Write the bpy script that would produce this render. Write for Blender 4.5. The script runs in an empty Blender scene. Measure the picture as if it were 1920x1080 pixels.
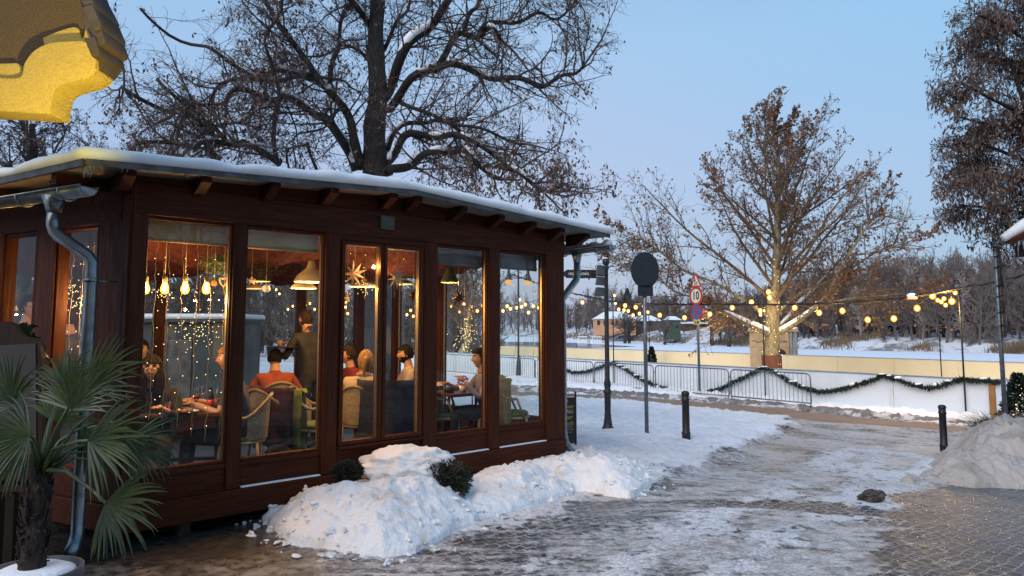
import bpy, bmesh, math, random
import numpy as np
from mathutils import Vector, Matrix, Quaternion
random.seed(7); np.random.seed(7)
PI = math.pi
scene = bpy.context.scene
COL = scene.collection

# ---------------------------------------------------------------- camera
F = 1331.0; TH = math.atan(0.09); PPY = 494.0; EYE = 1.6
cam_d = bpy.data.cameras.new('camera'); cam = bpy.data.objects.new('camera', cam_d); COL.objects.link(cam)
cam.location = (0, 0, EYE); cam.rotation_euler = (PI/2 + TH, 0, 0)
cam_d.sensor_fit = 'HORIZONTAL'; cam_d.sensor_width = 36.0; cam_d.lens = 36.0*F/1920
cam_d.shift_y = -(540-PPY)/1920.0
cam_d.clip_start = 0.05; cam_d.clip_end = 4000
scene.camera = cam

def ray(px, py):
    a = (px-960)/F; b = -(py-PPY)/F
    return np.array([a, math.cos(TH)-b*math.sin(TH), math.sin(TH)+b*math.cos(TH)])
def at(px, py, Y):
    d = ray(px, py); t = Y/d[1]
    return Vector((d[0]*t, Y, EYE+d[2]*t))
def onz(px, py, z):
    d = ray(px, py); t = (z-EYE)/d[2]
    return Vector((d[0]*t, d[1]*t, z))
def xof(px, Y, py=650):
    d = ray(px, py); return d[0]*Y/d[1]
def onplane(px, py, p0, n):
    d = Vector(ray(px, py)); o = Vector((0, 0, EYE)); n = Vector(n)
    t = (Vector(p0)-o).dot(n)/d.dot(n); return o+d*t

# ---------------------------------------------------------------- noise
def _hash(ix, iy, seed):
    h = (ix.astype(np.int64)*374761393 + iy.astype(np.int64)*668265263 + seed*1442695041) & 0xffffffff
    h = ((h ^ (h >> 13))*1274126177) & 0xffffffff
    return ((h ^ (h >> 16)) & 0xffff)/65535.0
def vnoise(x, y, seed=0):
    x = np.asarray(x, float); y = np.asarray(y, float)
    ix = np.floor(x); iy = np.floor(y); fx = x-ix; fy = y-iy
    fx = fx*fx*fx*(fx*(fx*6-15)+10); fy = fy*fy*fy*(fy*(fy*6-15)+10)
    a = _hash(ix, iy, seed); b = _hash(ix+1, iy, seed); c = _hash(ix, iy+1, seed); d = _hash(ix+1, iy+1, seed)
    return (a*(1-fx)+b*fx)*(1-fy)+(c*(1-fx)+d*fx)*fy
def fbm(x, y, sc=1.0, oct=5, seed=0, gain=.5, billow=False):
    r = 0; amp = 1; tot = 0; c, s = math.cos(.6), math.sin(.6)
    x = np.asarray(x)*sc; y = np.asarray(y)*sc
    for o in range(oct):
        n = vnoise(x, y, seed+o*17)
        if billow: n = 1-np.abs(n*2-1)
        r = r+n*amp; tot += amp; amp *= gain
        x, y = (x*c-y*s)*2.03+13.1, (x*s+y*c)*2.03+7.7
    return r/tot
def sstep(a, b, x):
    t = np.clip((np.asarray(x, float)-a)/(b-a), 0, 1); return t*t*(3-2*t)

# ---------------------------------------------------------------- terrain
NQ = (.787, .617); NP = (-.617, .787)
def hbase(x, y):
    q = NQ[0]*np.asarray(x, float)+NQ[1]*np.asarray(y, float)
    z = -0.85*np.clip(sstep(3.5, 19, q), 0, 1)
    return z - 3.9*sstep(36, 44, q)
def onground(px, py, lift=0.0):
    z = 0.0
    for i in range(40):
        p = onz(px, py, z) if z < 1.59 else onz(px, py, 0)
        z = z*.4+.6*(float(hbase(p.x, p.y))+lift)
    return Vector((p.x, p.y, z))
def gz(x, y): return float(hbase(x, y))

# ---------------------------------------------------------------- objects
def tag(o, label=None, cat=None, group=None, kind=None):
    if label: o['label'] = label
    if cat: o['category'] = cat
    if group: o['group'] = group
    if kind: o['kind'] = kind
    return o
def thing(name, label, cat, loc=(0, 0, 0), rz=0.0, group=None):
    o = bpy.data.objects.new(name, None); COL.objects.link(o); o.empty_display_size = .2
    o.location = loc; o.rotation_euler = (0, 0, rz)
    return tag(o, label, cat, group)
def wmat(o):
    m = o.matrix_basis.copy()
    while o.parent: o = o.parent; m = o.matrix_basis @ m
    return m
def copy_tree(o, parent=None):
    c = o.copy(); COL.objects.link(c); c.parent = parent
    for ch in list(CH.get(o.name, [])):
        copy_tree(ch, c)
    CH.setdefault(c.name, [])
    if parent is not None: CH.setdefault(parent.name, []).append(c)
    return c
CH = {}
def link_mesh(name, me, mats, parent=None, world=False):
    o = bpy.data.objects.new(name, me); COL.objects.link(o)
    if not isinstance(mats, (list, tuple)): mats = [mats]
    for m in mats: me.materials.append(m)
    if parent is not None:
        if world: me.transform(wmat(parent).inverted())
        o.parent = parent; CH.setdefault(parent.name, []).append(o)
    return o
def np_mesh(name, V, Fq, smooth=False, k=4, mi=None):
    V = np.asarray(V, dtype=np.float32).reshape(-1, 3); Fq = np.asarray(Fq, dtype=np.int32).reshape(-1, k)
    me = bpy.data.meshes.new(name)
    me.vertices.add(len(V)); me.vertices.foreach_set('co', V.ravel())
    me.loops.add(Fq.size); me.loops.foreach_set('vertex_index', Fq.ravel())
    me.polygons.add(len(Fq)); me.polygons.foreach_set('loop_start', np.arange(len(Fq), dtype=np.int32)*k)
    if mi is not None: me.polygons.foreach_set('material_index', np.asarray(mi, dtype=np.int32))
    if smooth: me.polygons.foreach_set('use_smooth', np.ones(len(Fq), dtype=bool))
    me.update(calc_edges=True)
    return me

class MB:
    def __init__(s): s.v = []; s.f = []; s.m = []; s.sm = []; s.cm = 0; s.smooth = False
    def add(s, vs, fs, M=None, sm=None):
        n = len(s.v)
        for p in vs:
            s.v.append(tuple(M @ Vector(p)) if M is not None else tuple(p))
        for f in fs:
            s.f.append(tuple(i+n for i in f)); s.m.append(s.cm); s.sm.append(s.smooth if sm is None else sm)
        return s
    def box(s, x0, x1, y0, y1, z0, z1, M=None, bev=0.0):
        if x1 < x0: x0, x1 = x1, x0
        if y1 < y0: y0, y1 = y1, y0
        if z1 < z0: z0, z1 = z1, z0
        b = min(bev, (x1-x0)*.45, (y1-y0)*.45, (z1-z0)*.45)
        if b <= 0:
            vs = [(x, y, z) for z in (z0, z1) for y in (y0, y1) for x in (x0, x1)]
            fs = [(0, 2, 3, 1), (4, 5, 7, 6), (0, 1, 5, 4), (2, 6, 7, 3), (0, 4, 6, 2), (1, 3, 7, 5)]
            return s.add(vs, fs, M, False)
        bm = bmesh.new(); r = bmesh.ops.create_cube(bm, size=1)
        for v in bm.verts: v.co = Vector(((x0+x1)/2+v.co.x*(x1-x0), (y0+y1)/2+v.co.y*(y1-y0), (z0+z1)/2+v.co.z*(z1-z0)))
        bmesh.ops.bevel(bm, geom=bm.edges[:], offset=b, segments=2, affect='EDGES', profile=.5)
        bm.verts.index_update()
        s.add([v.co[:] for v in bm.verts], [[v.index for v in f.verts] for f in bm.faces], M, False); bm.free()
        return s
    def bar(s, p, q, w, h, up=(0, 0, 1), bev=0.0):
        p = Vector(p); q = Vector(q); d = (q-p); L = d.length; d.normalize(); u = Vector(up)
        x = d.cross(u)
        if x.length < 1e-4: x = d.cross(Vector((1, 0, 0)))
        x.normalize(); z = x.cross(d)
        M = Matrix(((x.x, d.x, z.x, p.x), (x.y, d.y, z.y, p.y), (x.z, d.z, z.z, p.z), (0, 0, 0, 1)))
        return s.box(-w/2, w/2, 0, L, -h/2, h/2, M, bev)
    def tube(s, pts, r, n=8, cap=True, M=None, sx=1.0):
        pts = [Vector(p) for p in pts]; k = len(pts)
        rs = r if isinstance(r, (list, tuple)) else [r]*k
        d0 = (pts[1]-pts[0]).normalized(); u = d0.cross(Vector((0, 0, 1)))
        if u.length < 1e-3: u = d0.cross(Vector((1, 0, 0)))
        u.normalize(); vs = []; fs = []
        for i, p in enumerate(pts):
            d = (pts[min(i+1, k-1)]-pts[max(i-1, 0)])
            if d.length < 1e-9: d = d0.copy()
            d.normalize()
            u = u-d*u.dot(d); u.normalize(); w = d.cross(u)
            for j in range(n):
                a = 2*PI*j/n; vs.append(p+(u*math.cos(a)*sx+w*math.sin(a))*rs[i])
        for i in range(k-1):
            for j in range(n): fs.append((i*n+j, i*n+(j+1) % n, (i+1)*n+(j+1) % n, (i+1)*n+j))
        if cap: fs.append(tuple(range(n))[::-1]); fs.append(tuple((k-1)*n+j for j in range(n)))
        return s.add(vs, fs, M, True)
    def lathe(s, prof, n=16, M=None, cap=True):
        vs = []; fs = []; k = len(prof)
        for r, z in prof:
            for j in range(n):
                a = 2*PI*j/n; vs.append((r*math.cos(a), r*math.sin(a), z))
        for i in range(k-1):
            for j in range(n): fs.append((i*n+j, i*n+(j+1) % n, (i+1)*n+(j+1) % n, (i+1)*n+j))
        if cap: fs.append(tuple(range(n))[::-1]); fs.append(tuple((k-1)*n+j for j in range(n)))
        return s.add(vs, fs, M, True)
    def ball(s, c, r, n=10, m=7, M=None):
        if not isinstance(r, (list, tuple)): r = (r, r, r)
        vs = []; fs = []
        for i in range(m+1):
            t = PI*i/m
            for j in range(n):
                a = 2*PI*j/n
                vs.append((c[0]+r[0]*math.sin(t)*math.cos(a), c[1]+r[1]*math.sin(t)*math.sin(a), c[2]-r[2]*math.cos(t)))
        for i in range(m):
            for j in range(n): fs.append((i*n+j, i*n+(j+1) % n, (i+1)*n+(j+1) % n, (i+1)*n+j))
        return s.add(vs, fs, M, True)
    def prism(s, poly, z0, z1, M=None):      # poly xy, extruded in z
        n = len(poly); vs = [(x, y, z0) for x, y in poly]+[(x, y, z1) for x, y in poly]
        fs = [tuple(range(n))[::-1], tuple(range(n, 2*n))]+[(i, (i+1) % n, n+(i+1) % n, n+i) for i in range(n)]
        return s.add(vs, fs, M, False)
    def build(s, name, mats, parent=None, world=False, auto=True):
        me = bpy.data.meshes.new(name); me.from_pydata(s.v, [], s.f)
        me.polygons.foreach_set('use_smooth', s.sm); me.polygons.foreach_set('material_index', s.m)
        me.update()
        bm = bmesh.new(); bm.from_mesh(me); bmesh.ops.recalc_face_normals(bm, faces=bm.faces[:]); bm.to_mesh(me); bm.free()
        return link_mesh(name, me, mats, parent, world)

# ---------------------------------------------------------------- materials
class NT:
    def __init__(s, m): s.nt = m.node_tree; s.n = s.nt.nodes; s.l = s.nt.links
    def new(s, t, **kw):
        n = s.n.new(t)
        for k, v in kw.items(): setattr(n, k, v)
        return n
    def put(s, sock, v):
        if hasattr(v, 'is_output'): s.l.new(v, sock)
        elif v is not None:
            if sock.type == 'RGBA' and len(v) == 3: v = (*v, 1)
            sock.default_value = v
    def coord(s, kind='Object', scale=(1, 1, 1), rot=(0, 0, 0), loc=(0, 0, 0)):
        if kind == 'World': src = s.new('ShaderNodeNewGeometry').outputs['Position']
        else: src = s.new('ShaderNodeTexCoord').outputs[kind]
        m = s.new('ShaderNodeMapping'); s.l.new(src, m.inputs[0])
        m.inputs['Scale'].default_value = scale; m.inputs['Rotation'].default_value = rot; m.inputs['Location'].default_value = loc
        return m.outputs[0]
    def noise(s, co, scale=5, detail=4, rough=.55, dist=0):
        n = s.new('ShaderNodeTexNoise'); s.l.new(co, n.inputs['Vector'])
        n.inputs['Scale'].default_value = scale; n.inputs['Detail'].default_value = detail
        n.inputs['Roughness'].default_value = rough; n.inputs['Distortion'].default_value = dist
        return n.outputs[0]
    def math(s, op, a, b=0.0, c=None, clamp=False):
        n = s.new('ShaderNodeMath', operation=op, use_clamp=clamp)
        s.put(n.inputs[0], a); s.put(n.inputs[1], b)
        if c is not None: s.put(n.inputs[2], c)
        return n.outputs[0]
    def mapr(s, v, a, b, c=0.0, d=1.0, smooth=True):
        n = s.new('ShaderNodeMapRange'); n.interpolation_type = 'SMOOTHSTEP' if smooth else 'LINEAR'
        s.put(n.inputs[0], v)
        for i, q in enumerate((a, b, c, d)): s.put(n.inputs[i+1], q)
        return n.outputs[0]
    def mix(s, f, a, b):
        n = s.new('ShaderNodeMix', data_type='RGBA'); s.put(n.inputs[0], f); s.put(n.inputs[6], a); s.put(n.inputs[7], b)
        return n.outputs[2]
    def mixf(s, f, a, b):
        n = s.new('ShaderNodeMix', data_type='FLOAT'); s.put(n.inputs[0], f); s.put(n.inputs[2], a); s.put(n.inputs[3], b)
        return n.outputs[0]
    def bump(s, h, st=.3, d=.02, nrm=None):
        n = s.new('ShaderNodeBump'); s.put(n.inputs['Height'], h); n.inputs['Strength'].default_value = st; n.inputs['Distance'].default_value = d
        if nrm is not None: s.l.new(nrm, n.inputs['Normal'])
        return n.outputs[0]
def newmat(name):
    m = bpy.data.materials.new(name); m.use_nodes = True; t = NT(m)
    b = t.n['Principled BSDF']; return m, t, b
def mat(name, c, c2=None, rough=.6, metal=0.0, nsc=6.0, bump=.15, bd=.01, stretch=(1, 1, 1), emis=None, es=0.0, coat=0.0, coord='Object', rv=.1, lo=.35, hi=.65, detail=5):
    m, t, b = newmat(name)
    if c2 is None: c2 = tuple(min(1, x*.72) for x in c)
    co = t.coord(coord, stretch); n = t.noise(co, nsc, detail)
    t.put(b.inputs['Base Color'], t.mix(t.mapr(n, lo, hi), c, c2))
    t.put(b.inputs['Roughness'], t.mapr(n, 0.2, .8, max(.03, rough-rv), min(1, rough+rv)))
    b.inputs['Metallic'].default_value = metal
    if bump:
        n2 = t.noise(co, nsc*5, 3); t.put(b.inputs['Normal'], t.bump(t.math('ADD', n, t.math('MULTIPLY', n2, .4)), bump, bd))
    if emis:
        b.inputs['Emission Color'].default_value = (*emis, 1); b.inputs['Emission Strength'].default_value = es
    if coat: b.inputs['Coat Weight'].default_value = coat; b.inputs['Coat Roughness'].default_value = .25
    return m
def emit(name, c, s, sample=True):
    m, t, b = newmat(name); t.n.remove(b); e = t.new('ShaderNodeEmission'); e.inputs[0].default_value = (*c, 1); e.inputs[1].default_value = s
    t.l.new(e.outputs[0], t.n['Material Output'].inputs[0])
    if not sample: m.cycles.emission_sampling = 'NONE'
    return m
def wood(name, c, c2, axis='z', rough=.55, coat=.0):
    m, t, b = newmat(name)
    st = {'x': (1.2, 18, 18), 'y': (18, 1.2, 18), 'z': (18, 18, 1.2)}[axis]
    co = t.coord('Object', st); n = t.noise(co, 2.2, 6, .62, .6)
    big = t.noise(t.coord('Object'), 1.7, 3)
    wear = t.noise(t.coord('Object'), 23, 6, .75)
    col = t.mix(t.mapr(n, .3, .7), c, c2)
    col = t.mix(t.mapr(big, .35, .7, 0, .45), col, tuple(x*.45 for x in c))
    col = t.mix(t.mapr(wear, .66, .74, 0, .5), col, (c[0]*2.6+.02, c[1]*3+.015, c[2]*3+.012))
    t.put(b.inputs['Base Color'], col)
    t.put(b.inputs['Roughness'], t.mapr(n, .2, .8, rough-.1, rough+.15))
    t.put(b.inputs['Normal'], t.bump(n, .25, .004)); b.inputs['Coat Weight'].default_value = coat; b.inputs['Specular IOR Level'].default_value = .14
    return m

M = {}
M['wood_z'] = wood('dark_red_wood_upright', (.085, .023, .008), (.044, .011, .0042), 'z')
M['wood_x'] = wood('dark_red_wood_along', (.080, .021, .0075), (.042, .010, .0042), 'x')
M['wood_y'] = wood('dark_red_wood_deep', (.06, .017, .010), (.036, .010, .006), 'y')
M['wood_in'] = wood('varnished_table_wood', (.10, .04, .018), (.06, .022, .01), 'x', .3)
M['easel'] = wood('easel_wood', (.030, .017, .011), (.016, .010, .007), 'z', .5)
M['timber'] = wood('raw_timber', (.45, .22, .08), (.33, .15, .05), 'z', .6, 0)
M['soffit'] = mat('roof_soffit_board', (.23, .19, .16), (.14, .115, .1), .7, nsc=3)
M['tin'] = mat('grey_flashing', (.12, .12, .12), (.07, .07, .07), .5, .6)
M['zinc'] = mat('zinc_gutter', (.30, .34, .36), (.2, .23, .25), .38, .85, nsc=9, bump=.08)
M['dark_iron'] = mat('dark_painted_iron', (.018, .021, .025), (.03, .034, .038), .45, .2, nsc=20)
M['black_iron'] = mat('black_iron', (.012, .012, .014), (.035, .028, .024), .5, .3, nsc=14)
M['pole_grey'] = mat('galvanised_pole', (.20, .22, .24), (.13, .15, .16), .45, .7, nsc=18)
M['sign_back'] = mat('sign_back_grey', (.028, .038, .046), (.022, .030, .038), .5, .4, nsc=8)
M['chalk_black'] = mat('chalkboard', (.012, .013, .014), (.022, .022, .022), .6, nsc=5)
M['white_paint'] = mat('white_paint', (.8, .8, .78), (.7, .7, .69), .4, bump=.03)
M['cream_paint'] = mat('cream_sign', (.8, .74, .52), (.75, .69, .48), .4, bump=.03)
M['red_paint'] = mat('red_paint', (.55, .03, .025), (.45, .03, .025), .4, bump=.03)
M['blue_paint'] = mat('blue_paint', (.04, .15, .42), (.035, .12, .35), .4, bump=.03)
M['black_paint'] = mat('black_paint', (.015, .015, .015), None, .5, bump=.02)
M['yellow_paint'] = mat('yellow_plate', (.7, .52, .16), (.6, .45, .13), .5, bump=.03)
M['chalk_white'] = mat('chalk_white', (.6, .6, .56), (.35, .35, .33), .9, nsc=60)
M['chalk_green'] = mat('chalk_green', (.42, .47, .12), (.25, .28, .07), .9, nsc=60)
M['chalk_grey'] = mat('faint_lettering', (.10, .11, .12), None, .6)
M['sign_letter'] = mat('sign_lettering', (.65, .65, .6), None, .5)

def snowmat(name, c=(.84, .87, .92), dirt=(.42, .36, .29), d0=.62, d1=.85, dsc=1.4, bs=.5, bd=.03, coord='World', fine=38):
    m, t, b = newmat(name)
    co = t.coord(coord)
    n = t.noise(co, dsc, 7, .62, .3); g = t.noise(co, fine, 4, .7); g2 = t.noise(co, 9, 5, .6)
    col = t.mix(t.mapr(n, d0, d1, 0, .8), c, dirt)
    col = t.mix(t.mapr(g2, .35, .65, 0.0, .18), col, tuple(x*.72 for x in c))
    sp = t.noise(co, 70, 2, .5); col = t.mix(t.math('MULTIPLY', t.mapr(sp, .74, .78), t.mapr(n, .45, .7, .1, 1)), col, (.09, .06, .04))
    t.put(b.inputs['Base Color'], col); b.inputs['Roughness'].default_value = .62
    b.inputs['Specular IOR Level'].default_value = .3
    t.put(b.inputs['Normal'], t.bump(t.math('ADD', g2, t.math('MULTIPLY', g, .35)), bs, bd))
    return m
M['snow'] = snowmat('clean_snow', d0=.72, d1=.95)
M['snow_pile'] = snowmat('piled_snow', c=(.86, .865, .88), d0=.50, d1=.74, dsc=2.6, bs=.9, bd=.035, dirt=(.5, .43, .33))
M['snow_dirty'] = snowmat('dirty_snow', c=(.47, .435, .405), dirt=(.25, .21, .175), d0=.42, d1=.75, dsc=1.7, bs=.9, bd=.03)
M['slush'] = snowmat('black_slush', c=(.62, .62, .62), dirt=(.045, .035, .028), d0=.40, d1=.52, dsc=2.4, bs=1, bd=.05)
M['river_snow'] = snowmat('river_snow', c=(.78, .84, .92), dirt=(.5, .56, .62), d0=.55, d1=.8, dsc=.05, bs=.4, bd=.1, fine=1.5)
M['bank_snow'] = snowmat('bank_snow', c=(.74, .78, .84), dirt=(.10, .075, .055), d0=.47, d1=.58, dsc=.22, bs=.6, bd=.3, fine=2)

# glass: real thin pane (fresnel mix of transparency and mirror)
def glassmat(name, tint=(.93, .95, .93), mul=1.0, rough=.0, base=.05):
    m, t, b = newmat(name); t.n.remove(b)
    tr = t.new('ShaderNodeBsdfTransparent'); tr.inputs[0].default_value = (*tint, 1)
    gl = t.new('ShaderNodeBsdfGlossy'); gl.inputs['Roughness'].default_value = rough; gl.inputs[0].default_value = (1, 1, 1, 1)
    ge = t.new('ShaderNodeNewGeometry'); vd = t.new('ShaderNodeVectorMath', operation='DOT_PRODUCT'); t.l.new(ge.outputs['Normal'], vd.inputs[0]); t.l.new(ge.outputs['Incoming'], vd.inputs[1])
    om = t.math('SUBTRACT', 1.0, t.math('ABSOLUTE', vd.outputs['Value'])); frv = t.math('ADD', .032, t.math('MULTIPLY', .95, t.math('POWER', om, 5.0)))
    nz = t.noise(t.coord('Object'), 1.2, 2); t.l.new(t.bump(nz, .04, .05), gl.inputs['Normal'])
    dirt = t.mapr(t.noise(t.coord('Object'), 5, 6, .7), .4, .8, 0, .015)
    f = t.math('ADD', t.math('MULTIPLY', frv, mul), base, clamp=True)
    mx = t.new('ShaderNodeMixShader'); t.l.new(f, mx.inputs[0]); t.l.new(tr.outputs[0], mx.inputs[1]); t.l.new(gl.outputs[0], mx.inputs[2])
    df = t.new('ShaderNodeBsdfDiffuse'); df.inputs[0].default_value = (.5, .52, .55, 1)
    m2 = t.new('ShaderNodeMixShader'); t.l.new(dirt, m2.inputs[0]); t.l.new(mx.outputs[0], m2.inputs[1]); t.l.new(df.outputs[0], m2.inputs[2])
    t.l.new(m2.outputs[0], t.n['Material Output'].inputs[0])
    return m
M['glass'] = glassmat('window_glass', mul=1.1, base=.0)
M['drink_glass'] = glassmat('drinking_glass', (.85, .85, .85), 1.6, .02, .12)

# ---------------------------------------------------------------- text
def text_mb(txt, size, depth=.002, bold=0.0, shear=0.0, align='CENTER'):
    cu = bpy.data.curves.new('t', 'FONT'); cu.body = txt; cu.size = size; cu.extrude = depth; cu.offset = bold; cu.shear = shear
    cu.align_x = align; cu.align_y = 'CENTER'; cu.resolution_u = 3
    o = bpy.data.objects.new('t', cu); COL.objects.link(o)
    dg = bpy.context.evaluated_depsgraph_get(); me = bpy.data.meshes.new_from_object(o.evaluated_get(dg))
    bpy.data.objects.remove(o); bpy.data.curves.remove(cu)
    return me
def text_obj(name, txt, size, mtx, material, parent, depth=.002, bold=0.0, shear=0.0, align='CENTER', sx=1.0):
    me = text_mb(txt, size, depth, bold, shear, align); me.name = name
    me.transform(mtx @ Matrix.Diagonal((sx, 1, 1, 1))); me.materials.clear()
    return link_mesh(name, me, material, parent)
def face_matrix(origin, xdir, zdir):     # text plane: local x -> xdir, local y -> zdir, normal = x cross z
    x = Vector(xdir).normalized(); y = Vector(zdir).normalized(); n = x.cross(y)
    return Matrix(((x.x, y.x, n.x, origin[0]), (x.y, y.y, n.y, origin[1]), (x.z, y.z, n.z, origin[2]), (0, 0, 0, 1)))
# ---------------------------------------------------------------- world and sun
w = bpy.data.worlds.new('World'); scene.world = w; w.use_nodes = True
nt = w.node_tree; nt.nodes.clear()
out = nt.nodes.new('ShaderNodeOutputWorld'); add = nt.nodes.new('ShaderNodeAddShader')
sky = nt.nodes.new('ShaderNodeTexSky'); sky.sky_type = 'NISHITA'; sky.sun_disc = False
SUN_EL = math.radians(2.0); SUN_AZ = math.radians(215)     # low sun behind the camera to the left
sky.sun_elevation = SUN_EL; sky.sun_rotation = SUN_AZ
bg1 = nt.nodes.new('ShaderNodeBackground'); bg1.inputs[1].default_value = .06
nt.links.new(sky.outputs[0], bg1.inputs[0])
tc = nt.nodes.new('ShaderNodeTexCoord'); sep = nt.nodes.new('ShaderNodeSeparateXYZ'); nt.links.new(tc.outputs['Generated'], sep.inputs[0])
rp = nt.nodes.new('ShaderNodeValToRGB'); nt.links.new(sep.outputs[2], rp.inputs[0])
cr = rp.color_ramp
cr.elements[0].position = 0.0; cr.elements[0].color = (.25, .36, .56, 1)
cr.elements[1].position = .95; cr.elements[1].color = (.13, .27, .50, 1)
for p, c in ((.06, (.28, .41, .62, 1)), (.2, (.31, .43, .66, 1)), (.38, (.27, .46, .70, 1)), (.6, (.19, .36, .60, 1))):
    e = cr.elements.new(p); e.color = c
# pinkish band of dusk in the middle of the view, bluer to the right
rp2 = nt.nodes.new('ShaderNodeValToRGB'); mr = nt.nodes.new('ShaderNodeMapRange'); nt.links.new(sep.outputs[0], mr.inputs[0])
mr.inputs[1].default_value = -.7; mr.inputs[2].default_value = .75
nt.links.new(mr.outputs[0], rp2.inputs[0])
rp2.color_ramp.elements[0].color = (1.0, 1.0, 1.02, 1); rp2.color_ramp.elements[1].color = (.74, .98, 1.03, 1)
e = rp2.color_ramp.elements.new(.5); e.color = (1.18, 1.04, 1.02, 1)
mu = nt.nodes.new('ShaderNodeMix'); mu.data_type = 'RGBA'; mu.blend_type = 'MULTIPLY'; mu.inputs[0].default_value = 1
nt.links.new(rp.outputs[0], mu.inputs[6]); nt.links.new(rp2.outputs[0], mu.inputs[7])
bg2 = nt.nodes.new('ShaderNodeBackground'); bg2.inputs[1].default_value = 1.10
nt.links.new(mu.outputs[2], bg2.inputs[0])
nt.links.new(bg1.outputs[0], add.inputs[0]); nt.links.new(bg2.outputs[0], add.inputs[1]); nt.links.new(add.outputs[0], out.inputs[0])
sd = bpy.data.lights.new('sun', 'SUN'); sd.energy = 2.4; sd.angle = math.radians(50); sd.color = (1, .93, .88)
so = bpy.data.objects.new('sun', sd); COL.objects.link(so)
so.rotation_euler = (math.radians(48), 0, math.radians(180-215))
scene.view_settings.view_transform = 'Standard'; scene.view_settings.look = 'None'; scene.view_settings.exposure = 0
cy = scene.cycles
cy.max_bounces = 8; cy.transparent_max_bounces = 24; cy.diffuse_bounces = 3; cy.glossy_bounces = 3
cy.sample_clamp_indirect = 4; cy.use_denoising = True; cy.caustics_reflective = False; cy.caustics_refractive = False

# ---------------------------------------------------------------- ground sheet
def axis(segs, lo, hi, g=1.18):
    c = []
    for a, b, st in segs: c += list(np.arange(a, b, st))
    c.append(segs[-1][1]); st = segs[-1][2]
    x = c[-1]
    while x < hi: st *= g; x += st; c.append(x)
    st = segs[0][2]; x = c[0]; L = []
    while x > lo: st *= g; x -= st; L.append(x)
    return np.array(L[::-1]+c)
gx = axis([(-6, 14, .055)], -2500, 2500)
gy = axis([(1.8, 9, .035), (9, 16, .06), (16, 30, .14)], -300, 2800)
GX, GY = np.meshgrid(gx, gy)
def wpoly(pts): return np.array([tuple(onground(x, y))[:2] for x, y in pts])
def sdist(poly, X, Y):       # signed distance, positive inside
    d = np.full(X.shape, 1e9); ins = np.zeros(X.shape, bool); n = len(poly)
    for i in range(n):
        ax, ay = poly[i]; bx, by = poly[(i+1) % n]
        ex, ey = bx-ax, by-ay; t = np.clip(((X-ax)*ex+(Y-ay)*ey)/(ex*ex+ey*ey+1e-12), 0, 1)
        d = np.minimum(d, np.hypot(X-ax-t*ex, Y-ay-t*ey))
        c = ((ay > Y) != (by > Y)) & (X < (bx-ax)*(Y-ay)/(by-ay+1e-12)+ax); ins ^= c
    return np.where(ins, d, -d)
n_mid = fbm(GX, GY, 1.3, 5, 3); n_fin = fbm(GX, GY, 6, 4, 9); n_big = fbm(GX, GY, .35, 4, 21)
# clean snow between the pavilion and the lane, running up to the road
P_field = wpoly([(1000, 742), (1140, 746), (1300, 752), (1420, 766), (1488, 783), (1496, 800), (1430, 826), (1350, 862), (1300, 880), (1225, 905), (1120, 905), (1040, 900), (900, 870)])
d_field = sdist(P_field, GX, GY)+(n_mid-.5)*.9
field = sstep(-.12, .3, d_field)
P_field2 = wpoly([(1770, 850), (1830, 815), (1990, 800), (2200, 830), (2300, 960), (1900, 915), (1700, 905)])
field2 = sstep(-.1, .3, sdist(P_field2, GX, GY)+(n_mid-.5)*.7)
# brown sanded road
P_road = wpoly([(860, 724), (1050, 741), (1160, 746), (1300, 757), (1500, 771), (1700, 792), (1900, 815), (2300, 860), (2300, 885), (1900, 830), (1815, 810), (1650, 798), (1480, 786), (1300, 766), (1160, 752), (1040, 748), (860, 731)])
road = sstep(-.18, .18, sdist(P_road, GX, GY)+(n_mid-.5)*.35)
q = NQ[0]*GX+NQ[1]*GY; pp = NP[0]*GX+NP[1]*GY
# where the road's far edge runs, beyond it snow up to the rink
q_road = NQ[0]*P_road[:8, 0]+NQ[1]*P_road[:8, 1]; p_road = NP[0]*P_road[:8, 0]+NP[1]*P_road[:8, 1]
o_ = np.argsort(p_road); qe = np.interp(pp, p_road[o_], q_road[o_])
beyond = sstep(0, .35, q-qe+(n_mid-.5)*.8)
left_far = sstep(0, 1.0, (GY-11.5)+(GX+1)*.2)*sstep(1.2, -.5, GX-0.6-.0*GY)     # snow behind the pavilion
# snow tracks on the lane: streaks along the driving direction
def track(pts, wd, soft=.25):
    P = np.array([tuple(onground(x, y))[:2] for x, y in pts]); d = np.full(GX.shape, 1e9)
    for i in range(len(P)-1):
        ax, ay = P[i]; ex, ey = P[i+1]-P[i]; t = np.clip(((GX-ax)*ex+(GY-ay)*ey)/(ex*ex+ey*ey), 0, 1)
        d = np.minimum(d, np.hypot(GX-ax-t*ex, GY-ay-t*ey))
    return sstep(wd+soft, wd-soft, d+(n_mid-.5)*.8)
tracks = np.maximum.reduce([
    track([(960, 1085), (1130, 1010), (1300, 965)], .15)*.62,
    track([(1130, 1085), (1290, 1000), (1440, 930), (1560, 870), (1600, 838)], .24)*.85,
    track([(1350, 1085), (1480, 1000), (1600, 940), (1640, 880), (1650, 840)], .32)*.80,
    track([(1620, 960), (1690, 900), (1740, 868), (1700, 850)], .32)*.85,
    track([(790, 1000), (930, 975), (1060, 940), (1180, 900), (1240, 890)], .22)*.95,
    track([(640, 1045), (760, 1020), (900, 985)], .10)*.8,
    track([(1100, 960), (1240, 920), (1330, 880), (1420, 850)], .1)*.35])*.86
gut = track([(1100, 947), (1230, 941), (1400, 948), (1560, 955), (1700, 968), (1820, 976), (1990, 990)], .10, .08)
tracks = tracks*(1-.85*gut)
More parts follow.
